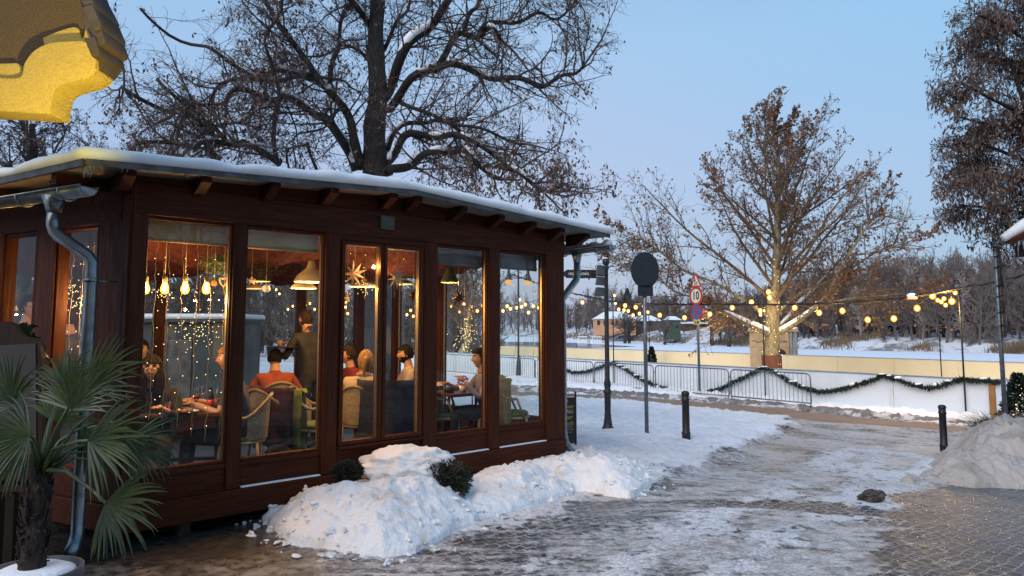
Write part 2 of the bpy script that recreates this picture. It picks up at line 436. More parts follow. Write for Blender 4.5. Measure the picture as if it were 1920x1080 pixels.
P_wet = wpoly([(1680, 935), (1790, 912), (1990, 905), (2200, 960), (2300, 1400), (1640, 1400), (1700, 1080), (1690, 1000)])
wet = sstep(-.2, .2, sdist(P_wet, GX, GY)+(n_mid-.5)*.8)
P_pav = wpoly([(-400, 1000), (150, 985), (480, 955), (560, 1000), (600, 1032), (480, 1046), (420, 1052), (130, 1062), (-400, 1200)])
plain = sstep(-.15, .15, sdist(P_pav, GX, GY)+(n_mid-.5)*.3)
P_left = wpoly([(-900, 900), (480, 955), (560, 1000), (600, 1030), (640, 1085), (660, 1500), (-900, 1500)])
smooth_pave = sstep(-.2, .3, sdist(P_left, GX, GY)+(n_mid-.5)*.3)
slush = np.clip(.42+.55*(n_mid-.5)*2, 0, 1)
slush = np.where(wet > .3, slush*.15, slush)*(1-.75*gut)
snow = np.maximum.reduce([field, field2*.95, beyond, left_far, tracks*(1-wet)])*(1-road*.98)
snow = np.maximum(snow, sstep(30, 60, np.hypot(GX, GY)))
snow = snow*(1-.9*plain)
GZ = hbase(GX, GY)
lump = fbm(GX, GY, 3.2, 5, 40, .55, True); lump2 = fbm(GX, GY, 9, 4, 50, .5, True)
thick = np.maximum(field, np.maximum(field2, beyond*.9))
edge = thick*(1-thick)*4
near = sstep(60, 30, np.hypot(GX, GY))
GZ = GZ+near*(thick*(.05+.13*(lump-.45)+.05*(lump2-.5)+.05*(n_big-.5))+edge*.05*(lump-.2))
GZ = GZ+near*(tracks*(1-thick)*(.012+.05*(lump2-.45)))+near*(1-thick)*(1-road)*(n_fin-.5)*.016
V = np.stack([GX, GY, GZ], -1).reshape(-1, 3)
nxg, nyg = len(gx), len(gy)
I = (np.arange(nyg-1)[:, None]*nxg+np.arange(nxg-1)[None, :]).ravel()
Fq = np.stack([I, I+1, I+1+nxg, I+nxg], -1)
me = np_mesh('ground', V, Fq, True)
for nm, arr in (('snow', snow), ('road', road), ('wet', wet), ('plain', plain), ('pave', smooth_pave), ('slush', slush), ('field', thick)):
    a = me.attributes.new(nm, 'FLOAT', 'POINT'); a.data.foreach_set('value', arr.ravel().astype(np.float32))

def ground_mat():
    m, t, b = newmat('lane_ground')
    A = {}
    for nm in ('snow', 'road', 'wet', 'plain', 'pave', 'slush', 'field'):
        n = t.new('ShaderNodeAttribute'); n.attribute_name = nm; A[nm] = n.outputs['Fac']
    co = t.coord('World'); cr = t.coord('World', (1, 1, 1), (0, 0, math.radians(-38)))
    # slight warping of the courses
    wn = t.new('ShaderNodeTexNoise'); t.l.new(cr, wn.inputs['Vector']); wn.inputs['Scale'].default_value = 1.6; wn.inputs['Detail'].default_value = 3
    vm = t.new('ShaderNodeVectorMath', operation='MULTIPLY_ADD'); t.l.new(wn.outputs['Color'], vm.inputs[0]); vm.inputs[1].default_value = (.22, .22, 0); t.l.new(cr, vm.inputs[2])
    br = t.new('ShaderNodeTexBrick'); t.l.new(vm.outputs[0], br.inputs['Vector'])
    br.inputs['Scale'].default_value = 1.0; br.inputs['Mortar Size'].default_value = .0085; br.inputs['Mortar Smooth'].default_value = .55
    br.inputs['Brick Width'].default_value = .112; br.inputs['Row Height'].default_value = .083; br.inputs['Bias'].default_value = 0
    br.inputs['Color1'].default_value = (.010, .011, .014, 1); br.inputs['Color2'].default_value = (.045, .040, .038, 1); br.inputs['Mortar'].default_value = (.26, .26, .27, 1)
    mort = br.outputs['Fac']
    n3 = t.noise(co, 3.2, 6, .62); n12 = t.noise(co, 12, 5, .65); n45 = t.noise(co, 45, 4, .7); n1 = t.noise(co, .9, 5, .6)
    st2 = t.noise(t.coord('World', (1.0, 5, 1), (0, 0, math.radians(-52))), 7, 5, .7, .5)
    st = t.noise(t.coord('World', (1.0, 7, 1), (0, 0, math.radians(-52))), 1.5, 6, .62, .4)     # streaks along the lane
    stone = t.mix(t.mapr(n45, .35, .7, 0, .5), br.outputs['Color'], (.030, .026, .023))
    # snow packed in the joints
    jm = t.math('MULTIPLY', t.math('MULTIPLY', mort, t.mapr(n45, .3, .6, .35, 1)), t.mapr(t.math('ADD', n3, t.math('MULTIPLY', t.math('SUBTRACT', n12, .5), .5)), .36, .60))
    jm = t.math('MULTIPLY', jm, t.mixf(A['wet'], .95, .42))
    cob = t.mix(jm, stone, (.50, .52, .56))
    # dirty packed slush over the stones
    sl = t.mapr(t.math('ADD', t.math('ADD', t.math('MULTIPLY', n12, .45), t.math('MULTIPLY', st, .75)), t.math('MULTIPLY', A['slush'], .42)), .63, .88)
    sl = t.math('MULTIPLY', sl, t.mixf(A['wet'], 1, .35))
    slc = t.mix(t.mapr(t.math('ADD', t.math('MULTIPLY', n3, .5), t.math('MULTIPLY', n12, .5)), .34, .56), (.31, .28, .26), (.64, .64, .66))
    n100 = t.noise(co, 95, 3, .6)
    slc = t.mix(t.mapr(st2, .50, .66, 0, .75), slc, (.15, .13, .12)); slc = t.mix(t.mapr(n45, .44, .66, 0, .65), slc, (.13, .11, .10)); slc = t.mix(t.mapr(n100, .58, .7, 0, .6), slc, (.05, .04, .035))
    lane = t.mix(sl, cob, slc)
    # smooth wet paving near the pavilion with a frosted film
    pv = t.mix(t.mapr(t.math('ADD', t.math('MULTIPLY', n12, .6), t.math('MULTIPLY', n3, .5)), .48, .68), (.038, .034, .030), (.26, .235, .205))
    pvd = t.mix(t.mapr(n12, .35, .7), (.018, .017, .017), (.05, .045, .042))
    pv = t.mix(A['plain'], pv, pvd)
    c = t.mix(A['pave'], lane, pv)
    rd = t.mix(t.mapr(n3, .3, .7), (.30, .215, .155), (.22, .16, .12)); rd = t.mix(t.mapr(n45, .4, .75, 0, .4), rd, (.15, .12, .10))
    rd = t.mix(t.mapr(st, .60, .75, 0, .6), rd, (.42, .37, .34))
    # snow layer
    sn = t.mapr(t.math('ADD', A['snow'], t.math('ADD', t.math('MULTIPLY', t.math('SUBTRACT', t.math('ADD', t.math('MULTIPLY', n12, .55), t.math('MULTIPLY', st2, .45)), .5), t.mixf(A['field'], 2.2, .9)), t.math('MULTIPLY', t.math('SUBTRACT', n3, .5), .9))), .42, .72)
    tr_ = t.math('SUBTRACT', 1.0, A['field'])
    sc = t.mix(t.mapr(n3, .35, .7), (.80, .83, .88), (.68, .70, .74))
    dirt = t.mapr(t.math('ADD', t.math('MULTIPLY', n1, .5), t.math('MULTIPLY', n12, .5)), .5, .66)
    sc = t.mix(t.math('MULTIPLY', dirt, t.mixf(tr_, .35, .85)), sc, (.42, .38, .34)); sc = t.mix(t.math('MULTIPLY', tr_, t.mapr(n45, .42, .62, 0, .6)), sc, (.36, .34, .33))
    sc = t.mix(t.math('MULTIPLY', t.mapr(t.noise(co, 60, 2), .70, .75), t.mapr(n1, .45, .6)), sc, (.10, .07, .05))
    c = t.mix(sn, c, sc)
    rdm = t.mapr(t.math('ADD', A['road'], t.math('MULTIPLY', t.math('SUBTRACT', n12, .5), .5)), .4, .6)
    c = t.mix(rdm, c, rd)
    t.put(b.inputs['Base Color'], c)
    rs = t.mixf(sl, t.mapr(n12, .3, .7, .10, .30), .44)
    rs = t.mixf(A['pave'], rs, t.mapr(n12, .35, .65, .25, .6)); rs = t.mixf(A['plain'], rs, .22)
    rs = t.mixf(sn, rs, .7); rs = t.mixf(rdm, rs, .6)
    t.put(b.inputs['Roughness'], rs); b.inputs['Specular IOR Level'].default_value = .38
    # relief
    h = t.math('MULTIPLY', t.math('SUBTRACT', 1.0, mort), t.mixf(sl, 1.0, .35)); h = t.math('MULTIPLY', h, t.math('SUBTRACT', 1.0, A['pave']))
    h = t.math('MULTIPLY', h, t.mixf(sn, 1, .12)); h = t.math('MULTIPLY', h, t.math('SUBTRACT', 1.0, rdm))
    h = t.math('ADD', t.math('MULTIPLY', h, .55), t.math('MULTIPLY', n12, t.mixf(sn, .5, 1.0)))
    h = t.math('ADD', h, t.math('MULTIPLY', n45, t.mixf(sn, .25, .45)))
    t.put(b.inputs['Normal'], t.bump(h, .9, .034))
    return m
ground = link_mesh('ground', me, ground_mat()); ground['kind'] = 'structure'

def hsurf(x, y):   # rendered ground height at a point (for seating things)
    i = int(np.clip(np.searchsorted(gy, y)-1, 0, nyg-2)); j = int(np.clip(np.searchsorted(gx, x)-1, 0, nxg-2))
    return float(GZ[i, j])

# ---------------------------------------------------------------- snow heaps as their own height fields
def heap(name, poly_px, hgt, label, cat, material, step=.035, seed=1, lumps=.35, group=None, soft=.5, lobes=(), flat=1.0, kind=None, world_poly=None):
    P = world_poly if world_poly is not None else wpoly(poly_px)
    x0, y0 = P.min(0)-.2; x1, y1 = P.max(0)+.2
    xs = np.arange(x0, x1, step); ys = np.arange(y0, y1, step); X, Y = np.meshgrid(xs, ys)
    n = fbm(X, Y, 2.6, 5, seed, .55, True); n2 = fbm(X, Y, 7.5, 4, seed+9, .55, True); e = fbm(X, Y, 2.2, 4, seed+5)
    d = sdist(P, X, Y)+(e-.5)*.45*soft
    prof = np.clip(d/soft, 0, 1); prof = np.sin(prof*PI/2)**flat
    H = prof*hgt*(1-lumps+lumps*1.7*n)+prof*.10*(n2-.5)*min(1, hgt*2.2)
    for (lx, ly, lr, lh) in lobes: H = H+np.where(d > 0, lh*np.exp(-((X-lx)**2+(Y-ly)**2)/lr**2)*(.75+.5*n), 0)
    chunks = sstep(.62, .8, fbm(X, Y, 11, 2, seed+31)); H = H+chunks*.035*sstep(0, .12, d)
    base = hbase(X, Y)
    Z = np.where(d > 0, base+np.maximum(H+.028*(fbm(X, Y, 17, 3, seed+41, .5, True)-.5)*sstep(0, .1, d), .0)+.03, base-.12)
    ny, nx = X.shape
    I = (np.arange(ny-1)[:, None]*nx+np.arange(nx-1)[None, :]).ravel()
    Q = np.stack([I, I+1, I+1+nx, I+nx], -1)
    keep = (d.ravel()[Q].max(1) > -.08)
    Q = Q[keep]; used, inv = np.unique(Q, return_inverse=True)
    V = np.stack([X, Y, Z], -1).reshape(-1, 3)[used]
    o = link_mesh(name, np_mesh(name, V, inv.reshape(-1, 4), True), material)
    tag(o, label, cat, group, kind)
    if cat == 'snow pile' or name == 'snow_bank':
        rs = np.random.RandomState(seed+3); dd = d.ravel(); cand = np.where((dd > -.22) & (dd < .5))[0]; wts = np.exp(-((dd[cand]-.0)/.16)**2)+.12; pk = rs.choice(cand, 260, p=wts/wts.sum()); bm = bmesh.new()
        for i in pk:
            r = .010+.028*rs.rand()**2.2; g = bmesh.ops.create_icosphere(bm, subdivisions=2, radius=r)['verts']; sc = rs.uniform(.6, 1.5, 3); zz = Z.ravel()[i] if dd[i] > 0 else base.ravel()[i]; ph = rs.rand(3)*9
            for v in g:
                c_ = v.co/r; n_ = .75+.35*math.sin(c_.x*3+ph[0])*math.cos(c_.y*3+ph[1])+.2*math.sin(c_.z*5+ph[2]); v.co = Vector((v.co.x*sc[0]*n_+X.ravel()[i], v.co.y*sc[1]*n_+Y.ravel()[i], v.co.z*sc[2]*.8*n_+zz+r*.25))
        m2 = bpy.data.meshes.new('snow_chunks'); bm.to_mesh(m2); bm.free(); oc_ = link_mesh('snow_chunks', m2, material, o); oc_['kind'] = 'stuff'
    return o
hp = lambda px, py: tuple(onground(px, py))[:2]
l1 = hp(640, 1000); l2 = hp(720, 985); l3 = hp(590, 1010); l4 = hp(830, 965)
heap('snow_pile', [(500, 975), (560, 960), (700, 930), (860, 905), (930, 930), (900, 980), (800, 1028), (720, 1050), (620, 1040), (545, 1020)], .17,
     'big white shovelled snow pile with yellowish left end in front of the wooden pavilion', 'snow pile', M['snow_pile'], .02, 3, soft=.5, lobes=((l1[0], l1[1]+.15, .5, .08), (l2[0]+.1, l2[1]+.2, .45, .08), (l4[0], l4[1]+.1, .5, .04)))
heap('snow_bank', [(850, 915), (960, 890), (1045, 868), (1110, 855), (1200, 880), (1240, 905), (1180, 935), (1080, 925), (990, 955), (880, 985), (840, 960)], .13,
     'lumpy snow bank running past the far corner of the pavilion', 'snow bank', M['snow_pile'], .024, 13, soft=.4, lobes=((hp(1085, 905)[0], hp(1085, 905)[1], .4, .09), (hp(1160, 915)[0], hp(1160, 915)[1], .3, .08), (hp(960, 925)[0], hp(960, 925)[1], .35, .06)))
heap('snow_pile', [(1700, 905), (1770, 868), (1850, 850), (1990, 845), (2150, 880), (2180, 930), (1990, 925), (1850, 915)], .42,
     'large greyish dirty snow pile beside the right hand bollard', 'snow pile', M['snow_dirty'], .028, 33, lumps=.38, soft=1.1, lobes=((hp(1885, 890)[0], hp(1885, 890)[1], .75, .26), (hp(2000, 890)[0], hp(2000, 890)[1], .7, .22)))
# windrow along the far edge of the road
def strip_poly(pts, lo, hi): return np.array([tuple(onground(x, y+lo))[:2] for x, y in pts]+[tuple(onground(x, y+hi))[:2] for x, y in pts[::-1]])
rl = [(940, 732), (1050, 739), (1160, 745), (1300, 755), (1500, 770), (1700, 790), (1830, 804), (1960, 822)]
heap('slush_windrow', None, .14, 'long dark windrow of frozen slush along the far road edge', 'slush', M['slush'], .07, 55, lumps=.6, soft=.35, world_poly=strip_poly(rl, -3.6, .6))
heap('snow_windrow', None, .20, 'white lumpy snow thrown up between the road and the rink boards', 'snow bank', M['snow'], .08, 65, lumps=.6, soft=.6, world_poly=strip_poly([(a, b-6) for a, b in rl], -17, 3))
# the frozen lump in the lane
def lump_obj(px, py, r, label, seed):
    c = onground(px, py); bm = bmesh.new(); bmesh.ops.create_icosphere(bm, subdivisions=4, radius=1)
    for v in bm.verts:
        p = v.co.copy(); n1 = float(fbm(p.x*2+seed, p.y*2+p.z*3, 1.3, 4, seed, .6, True))
        k = .62+.75*n1; v.co = Vector((p.x*1.5*k+(.5*p.z), p.y*k, max(p.z*k*.9, -.5)))*r
    me = bpy.data.meshes.new('frozen_lump'); bm.to_mesh(me); bm.free()
    for p in me.polygons: p.use_smooth = False
    o = link_mesh('frozen_lump', me, M['slush_lump']); o.location = (c.x, c.y, hsurf(c.x, c.y)+r*.45); tag(o, label, 'ice lump'); return o
M['slush_lump'] = mat('frozen_mud', (.028, .022, .017), (.085, .07, .06), .6, nsc=14, bump=.8, bd=.02)
lump_obj(1634, 943, .075, 'dark frozen lump of mud and ice lying in the lane', 4)

# ---------------------------------------------------------------- river and far bank
rx = axis([(-400, 500, 12)], -3000, 3000); ry = axis([(0, 600, 12)], -200, 3000)
X, Y = np.meshgrid(rx, ry); Z = np.full(X.shape, -3.0)
I = (np.arange(len(ry)-1)[:, None]*len(rx)+np.arange(len(rx)-1)[None, :]).ravel()
Q = np.stack([I, I+1, I+1+len(rx), I+len(rx)], -1)
cen = np.stack([X, Y], -1).reshape(-1, 2)[Q].mean(1); keep = (NQ[0]*cen[:, 0]+NQ[1]*cen[:, 1]) > 34
rv = link_mesh('river', np_mesh('river', np.stack([X, Y, Z], -1).reshape(-1, 3), Q[keep], True), M['river_snow']); rv['kind'] = 'structure'
M['water'] = mat('open_river_water', (.05, .075, .10), (.07, .09, .11), .12, nsc=.4, bump=.1, coord='World')
mb = MB(); pts = [onz(x, y, -2.99) for x, y in ((300, 640), (1000, 641), (1090, 643), (1135, 646), (1195, 650), (1120, 652), (1065, 653), (1200, 662), (900, 668), (300, 668))]
mb.add([p[:] for p in pts], [tuple(range(len(pts)))]); wt = mb.build('river_water', M['water']); wt['kind'] = 'structure'

def shoreq(p): return 141+np.maximum(0, p-88)*.42
def bankz(X, Y):
    q = NQ[0]*X+NQ[1]*Y; p = NP[0]*X+NP[1]*Y; u = q-shoreq(p)+(fbm(X, Y, .04, 4, 77)-.5)*10
    hill = sstep(95, 130, p)*sstep(320, 200, p)
    z = -3.6+sstep(-2, 14, u)*(3.0+1.2*(fbm(X, Y, .06, 4, 78)-.3))+sstep(8, 32, u)*(2.2*hill)+sstep(14, 30, u)*.7+sstep(35, 160, u)*(5.0*sstep(110, 60, p)+3.0)
    return z, u, p
bx = axis([(-260, 260, 2.2)], -1500, 1500, 1.15); by = axis([(70, 420, 2.2)], -50, 2500, 1.15)
X, Y = np.meshgrid(bx, by); Z, u, p = bankz(X, Y)
I = (np.arange(len(by)-1)[:, None]*len(bx)+np.arange(len(bx)-1)[None, :]).ravel()
Q = np.stack([I, I+1, I+1+len(bx), I+len(bx)], -1); keep = u.ravel()[Q].max(1) > -6
fb = link_mesh('far_bank', np_mesh('far_bank', np.stack([X, Y, Z], -1).reshape(-1, 3), Q[keep], True), M['bank_snow']); fb['kind'] = 'structure'
def bank_h(x, y): return float(bankz(np.array([x]), np.array([y]))[0][0])
# ---------------------------------------------------------------- pavilion: local x along the front wall, local y inwards
C0 = Vector((-2.87, 5.36, 0)); UX = Vector((.736, .677, 0)).normalized(); UY = Vector((-UX.y, UX.x, 0)); PANG = math.atan2(UX.y, UX.x)
LF, DP, XB = 4.65, 4.6, -1.58
def pw(s, d, z=0): return C0+UX*s+UY*d+Vector((0, 0, z))
def s_of(px, py=620, y=0.0):
    p = onplane(px, py, pw(0, y), UY); return (p-C0).dot(UX)
pav = thing('cafe_pavilion', 'glazed dark red wooden cafe pavilion with snow on its low roof', 'pavilion', C0, PANG)
ZB0, ZB1, ZS, ZT, ZH = .10, .30, .51, 2.446, 2.70
def frame_at(A, B):          # wall frame: x along A->B, y inward (left of direction)
    A = Vector((*A, 0)); B = Vector((*B, 0)); x = (B-A).normalized(); y = Vector((-x.y, x.x, 0))
    return Matrix(((x.x, y.x, 0, A.x), (x.y, y.y, 0, A.y), (0, 0, 1, 0), (0, 0, 0, 1))), (B-A).length
def wood_parts(Mx, L, posts, panes, doors=(), sill=ZS, top=ZT, simple=False):
    for (a, b) in posts:
        m = MB(); m.box(a, b, -.055, .075, ZB1+.002, ZH-.02, Mx, .006)
        m.box(a+.022, a+.03, -.0575, -.05, sill, top, Mx)
        m.build('post', M['wood_z'], pav)
    for (a, b, z0, z1) in panes:
        f = MB(); fr = .015
        f.box(a-.012, a+fr, -.03, .04, z0-.012, z1+.012, Mx, .004); f.box(b-fr, b+.012, -.03, .04, z0-.012, z1+.012, Mx, .004)
        f.box(a+fr, b-fr, -.03, .04, z0-.012, z0+fr, Mx, .004); f.box(a+fr, b-fr, -.03, .04, z1-fr, z1+.012, Mx, .004)
        w = f.build('window', M['wood_z'], pav)
        g = MB(); g.add([(a+fr, .01, z0+fr), (b-fr, .01, z0+fr), (b-fr, .01, z1-fr), (a+fr, .01, z1-fr)], [(0, 1, 2, 3)], Mx); g.build('pane', M['glass'], w)
        # silvery glazing bead
        gb = MB(); gb.box(b-fr-.008, b-fr, -.004, .02, z0+fr, z1-fr, Mx); gb.build('glazing_bead', M['brass'], w)
M['brass'] = mat('glazing_bead_metal', (.42, .33, .20), (.33, .26, .15), .42, .9, nsc=30)
# front wall, positions read off the facade
px = lambda a: s_of(a, 430)
pf = lambda a: s_of(a, 430, -.055)
s_post = [(-.055, pf(252)), (px(435), pf(465)), (px(607), pf(640)), (px(791), pf(822)), (px(912), pf(937)), (px(1017), LF+.05)]
Mx0, _ = frame_at((0, 0), (LF, 0))
front_pan = [(s_post[i][1], s_post[i+1][0]) for i in range(5)]
panes = [(a, b, ZS+.01, ZT) for i, (a, b) in enumerate(front_pan) if i != 2]
wood_parts(Mx0, LF, s_post, panes)
# double sash in the middle
a, b = front_pan[2]; mid = (px(709)+px(719))/2
for (u, v) in ((a+.01, mid-.004), (mid+.004, b-.02)):
    f = MB(); z0, z1, fr = ZS+.03, ZT-.05, .036
    f.box(u, u+fr, -.07, .03, z0, z1, Mx0, .006); f.box(v-fr, v, -.07, .03, z0, z1, Mx0, .006)
    f.box(u+fr, v-fr, -.07, .03, z0, z0+fr, Mx0, .006); f.box(u+fr, v-fr, -.07, .03, z1-fr, z1, Mx0, .006)
    w = f.build('sash_window', M['wood_z'], pav)
    g = MB(); g.add([(u+fr, -.02, z0+fr), (v-fr, -.02, z0+fr), (v-fr, -.02, z1-fr), (u+fr, -.02, z1-fr)], [(0, 1, 2, 3)], Mx0); g.build('pane', M['glass'], w)
    gb = MB(); gb.box(v-fr-.008, v-fr, -.045, .0, z0+fr, z1-fr, Mx0); gb.build('glazing_bead', M['brass'], w)
m = MB(); m.box(a, b, -.05, .05, ZT-.045, ZT+.02, Mx0, .005); m.build('sash_rail', M['wood_x'], pav); m = MB(); m.box(a, b, -.085, .05, ZS-.0, ZS+.025, Mx0, .004); m.build('sash_rail', M['wood_x'], pav)
m = MB(); m.box(-.06, LF+.05, -.075, .09, ZB0, ZB1, Mx0, .008); m.build('base_beam', M['wood_x'], pav)
m = MB(); m.box(-.06, LF+.05, -.064, .08, ZT+.012, ZH, Mx0, .006); m.build('header_beam', M['wood_x'], pav)
for i, (a, b) in enumerate(front_pan):
    m = MB(); m.box(a, b, -.028, .03, ZB1+.003, ZS+.0, Mx0, .003); m.box(a+.001, b-.001, -.04, -.026, ZS-.035, ZS-.002, Mx0, .003)
    m.build('sill_panel', M['wood_x'], pav)
    n = MB(); n.box(a+.01, b-.01, -.072, -.03, ZB1+.004, ZB1+.016, Mx0, .005); n.build('ledge_snow' if i in (1, 3, 4) else 'ledge', M['snow'] if i in (1, 3, 4) else M['wood_x'], pav)
# left wall (runs back and to the left), right end wall, back wall
ML, LL = frame_at((XB, DP), (0, 0))
lw = math.hypot(XB, DP)
def t_of(px_, py=600):
    d = (pw(XB, DP)-C0).normalized(); n = Vector((-d.y, d.x, 0)); p = onplane(px_, py, C0, n); return (p-C0).dot(d)
tl = [t_of(196, 420), t_of(118, 420), t_of(82, 420), t_of(20, 420)]
posts = [(lw-tl[0], lw+.055), (lw-tl[2], lw-tl[1]), (lw-tl[3]-.2, lw-tl[3]), (lw-tl[3]-1.05, lw-tl[3]-.95), (lw-tl[3]-1.9, lw-tl[3]-1.8), (0, .15)]
panes = [(lw-tl[1], lw-tl[0], ZS, ZT-.05), (lw-tl[3], lw-tl[2], ZS, ZT-.05)]+[(posts[k+1][1], posts[k][0], ZS, ZT-.05) for k in (2, 3, 4)]
wood_parts(ML, lw, posts, panes)
MR, LR = frame_at((LF, 0), (LF, DP))
npst = 5
pr = [(i*(LR/(npst-1))-.05*(i > 0), i*(LR/(npst-1))+.05*(i < npst-1)) for i in range(npst)]
wood_parts(MR, LR, pr[1:-1]+[(LR-.1, LR+.05)], [(pr[i][1]+(.04 if i == 0 else 0), pr[i+1][0], ZS, ZT) for i in range(npst-1)])
MBk, LB = frame_at((LF, DP), (XB, DP))
nb = 7
pb = [(i*(LB/(nb-1))-.06*(i > 0), i*(LB/(nb-1))+.06) for i in range(nb)]
wood_parts(MBk, LB, pb, [(pb[i][1], pb[i+1][0], ZS, ZT) for i in range(nb-1)])
for nm, Mm, L in (('left', ML, lw), ('right', MR, LR), ('back', MBk, LB)):
    e = .0 if nm != 'left' else -.062
    m = MB(); m.box(.1, L-.10, -.07, .085, ZB0+.001, ZB1-.002, Mm, .008); m.build('base_beam', M['wood_x'], pav)
    m = MB(); m.box(.1, L-.08, -.06, .08, ZT+.008 if nm != 'left' else ZT-.04, ZH-.003, Mm, .006); m.build('header_beam', M['wood_x'], pav)
    m = MB(); m.box(.1, L-.1, -.028, .03, ZB1, ZS-.001, Mm); m.build('sill_panel', M['wood_x'], pav)
# floor and feet
fl = MB(); fl.prism([(-.02, .02), (LF-.02, .02), (LF-.02, DP-.02), (XB+.02, DP-.02)], .08, .125); fl.build('floor', mat('dark_floor_boards', (.045, .035, .03), (.025, .02, .017), .4, nsc=4, stretch=(1, 9, 1)), pav)
for s_ in (.4, 1.5, 2.6, 3.6, 4.4):
    ft = MB(); ft.box(s_, s_+.09, -.02, .07, -.06, .099); ft.build('foundation_foot', M['black_iron'], pav)
# roof: a very low gable, ridge perpendicular to the front
RS, RZ = 2.32, 2.90
def rz_(s): return RZ-(.052 if s < RS else .058)*abs(s-RS)
fr_y = -.34
outline = [(-.42, fr_y), (RS, fr_y), (5.2, fr_y), (5.2, DP+.4), (RS, DP+.4), (XB-.55, DP+.4)]
def roof_slab(t0, t1, grow=0.0, curve=False):
    mb = MB(); pts = [(-.42-grow, fr_y-grow), (RS, fr_y-grow), (5.2+grow, fr_y-grow), (5.2+grow, DP+.4+grow), (RS, DP+.4+grow), (XB-.55-grow, DP+.4+grow)]
    lo = [(x, y, rz_(x)+t0) for x, y in pts]; hi = [(x, y, rz_(x)+t1) for x, y in pts]
    mb.add(lo+hi, [(0, 5, 4, 1), (1, 4, 3, 2), (6, 7, 10, 11), (7, 8, 9, 10)]+[(i, (i+1) % 6, 6+(i+1) % 6, 6+i) for i in range(6)]); return mb
rf = roof_slab(-.028, -.002).build('roof', M['soffit'], pav)
tr = MB()
for (a, b) in ((outline[0], outline[1]), (outline[1], outline[2])):
    tr.bar((a[0], a[1]-.012, rz_(a[0])-.02), (b[0], b[1]-.012, rz_(b[0])-.02), .02, .045)
a, b = outline[0], outline[5]; tr.bar((a[0]-.01, a[1], rz_(a[0])-.022), (b[0]-.01, b[1], rz_(b[0])-.022), .02, .05)
tr.build('roof_edge', M['tin'], pav)
# snow slab on the roof with a soft rounded, slightly wavy edge
def roof_snow():
    nu = 260; ring = []
    P = outline; per = []
    for i in range(6):
        a = Vector(P[i]); b = Vector(P[(i+1) % 6]); k = max(2, int((b-a).length/.045))
        for j in range(k): per.append(a+(b-a)*j/k)
    cx = Vector((sum(p.x for p in per)/len(per), sum(p.y for p in per)/len(per)))
    prof = [(.0, .0), (.035, .01), (.05, .045), (.042, .085), (.012, .115), (-.06, .135), (-.2, .142), (-.6, .15)]
    vs = []; n = len(per)
    for k, (o, z) in enumerate(prof):
        for i, p in enumerate(per):
            t = (per[(i+1) % n]-per[i-1]).normalized(); nr = Vector((t.y, -t.x))
            w = (float(fbm(p.x, p.y, 1.3, 4, 5))-.5)*1.7; w2 = float(fbm(p.x*3, p.y*3, 2.3, 3, 8))-.5
            q_ = p+nr*(o+(w*.05+w2*.02)*(1 if k > 0 else 0))
            if k == len(prof)-1: q_ = p+(cx-p)*.2
            zz = z*.74*(1+w*.6)+w2*.02*(k > 1)
            vs.append((q_.x, q_.y, rz_(p.x)+zz))
    fs = []
    for k in range(len(prof)-1):
        for i in range(n): fs.append((k*n+i, k*n+(i+1) % n, (k+1)*n+(i+1) % n, (k+1)*n+i))
    vs.append((cx.x, cx.y, RZ+.2)); c = len(vs)-1; k = len(prof)-1
    for i in range(n): fs.append((k*n+i, k*n+(i+1) % n, c))
    mb = MB(); mb.smooth = True; mb.add(vs, fs); return mb.build('roof_snow', M['snow_roof'], rf)
M['snow_roof'] = snowmat('roof_snow', c=(.80, .84, .88), d0=.75, d1=.95, bs=.25, bd=.015)
roof_snow()
# purlins that poke out under the verge
for s_ in (-.12, .42, .98, 1.52, 2.14, 2.42, 2.98, 3.5, 3.98, 4.44, 4.88):
    m = MB(); zt = min(rz_(s_-.04), rz_(s_+.04))-.031; poly = [(fr_y+.06, zt), (fr_y+.06, zt-.045), (fr_y+.22, zt-.125), (.05, zt-.135), (.05, zt)]
    vs = [(s_-.04, y, z) for y, z in poly]+[(s_+.04, y, z) for y, z in poly]; n = len(poly)
    m.add(vs, [tuple(range(n)), tuple(range(2*n-1, n-1, -1))]+[(i, n+i, n+(i+1) % n, (i+1) % n) for i in range(n)], None, False)
    m.build('purlin', M['wood_y'], pav)
m = MB()
for (s0, s1) in ((-.06, RS), (RS, LF+.05)):
    m.add([(s0, -.045, ZH-.004), (s1, -.045, ZH-.004), (s1, -.045, rz_(s1)-.03), (s0, -.045, rz_(s0)-.03), (s0, .06, ZH-.004), (s1, .06, ZH-.004), (s1, .06, rz_(s1)-.03), (s0, .06, rz_(s0)-.03)],
          [(0, 1, 2, 3), (5, 4, 7, 6), (0, 3, 7, 4), (1, 5, 6, 2)], None, False)
m.build('gable_board', M['wood_x'], pav)
m = MB()
dl_ = Vector((XB, DP, 0)).normalized(); nl_ = Vector((-dl_.y, dl_.x, 0))
for k in range(2):
    pass
A_ = Vector((-.055, .0, 0)); B_ = Vector((XB, DP, 0))
m.bar(A_+Vector((0, 0, ZH+.03)), B_+Vector((0, 0, ZH-.02)), .10, .09); m.build('wall_plate', M['wood_x'], pav)
for k in range(5):
    p = A_+(B_-A_)*(.05+k*.2); q_ = p+nl_*.42; m = MB(); m.bar((p.x, p.y, rz_(p.x)-.085), (q_.x, q_.y, rz_(q_.x)-.075), .06, .09); m.build('rafter_tail', M['wood_y'], pav)
m = MB(); m.box(RS-.2, RS-.05, -.085, -.066, ZH-.16, ZH-.03); m.build('mounting_block', mat('weathered_block', (.10, .09, .07), None, .8), pav)
M['ice'] = mat('clear_ice', (.65, .72, .78), None, .12, nsc=20, bump=.2); M['ice'].node_tree.nodes['Principled BSDF'].inputs['Transmission Weight'].default_value = .6
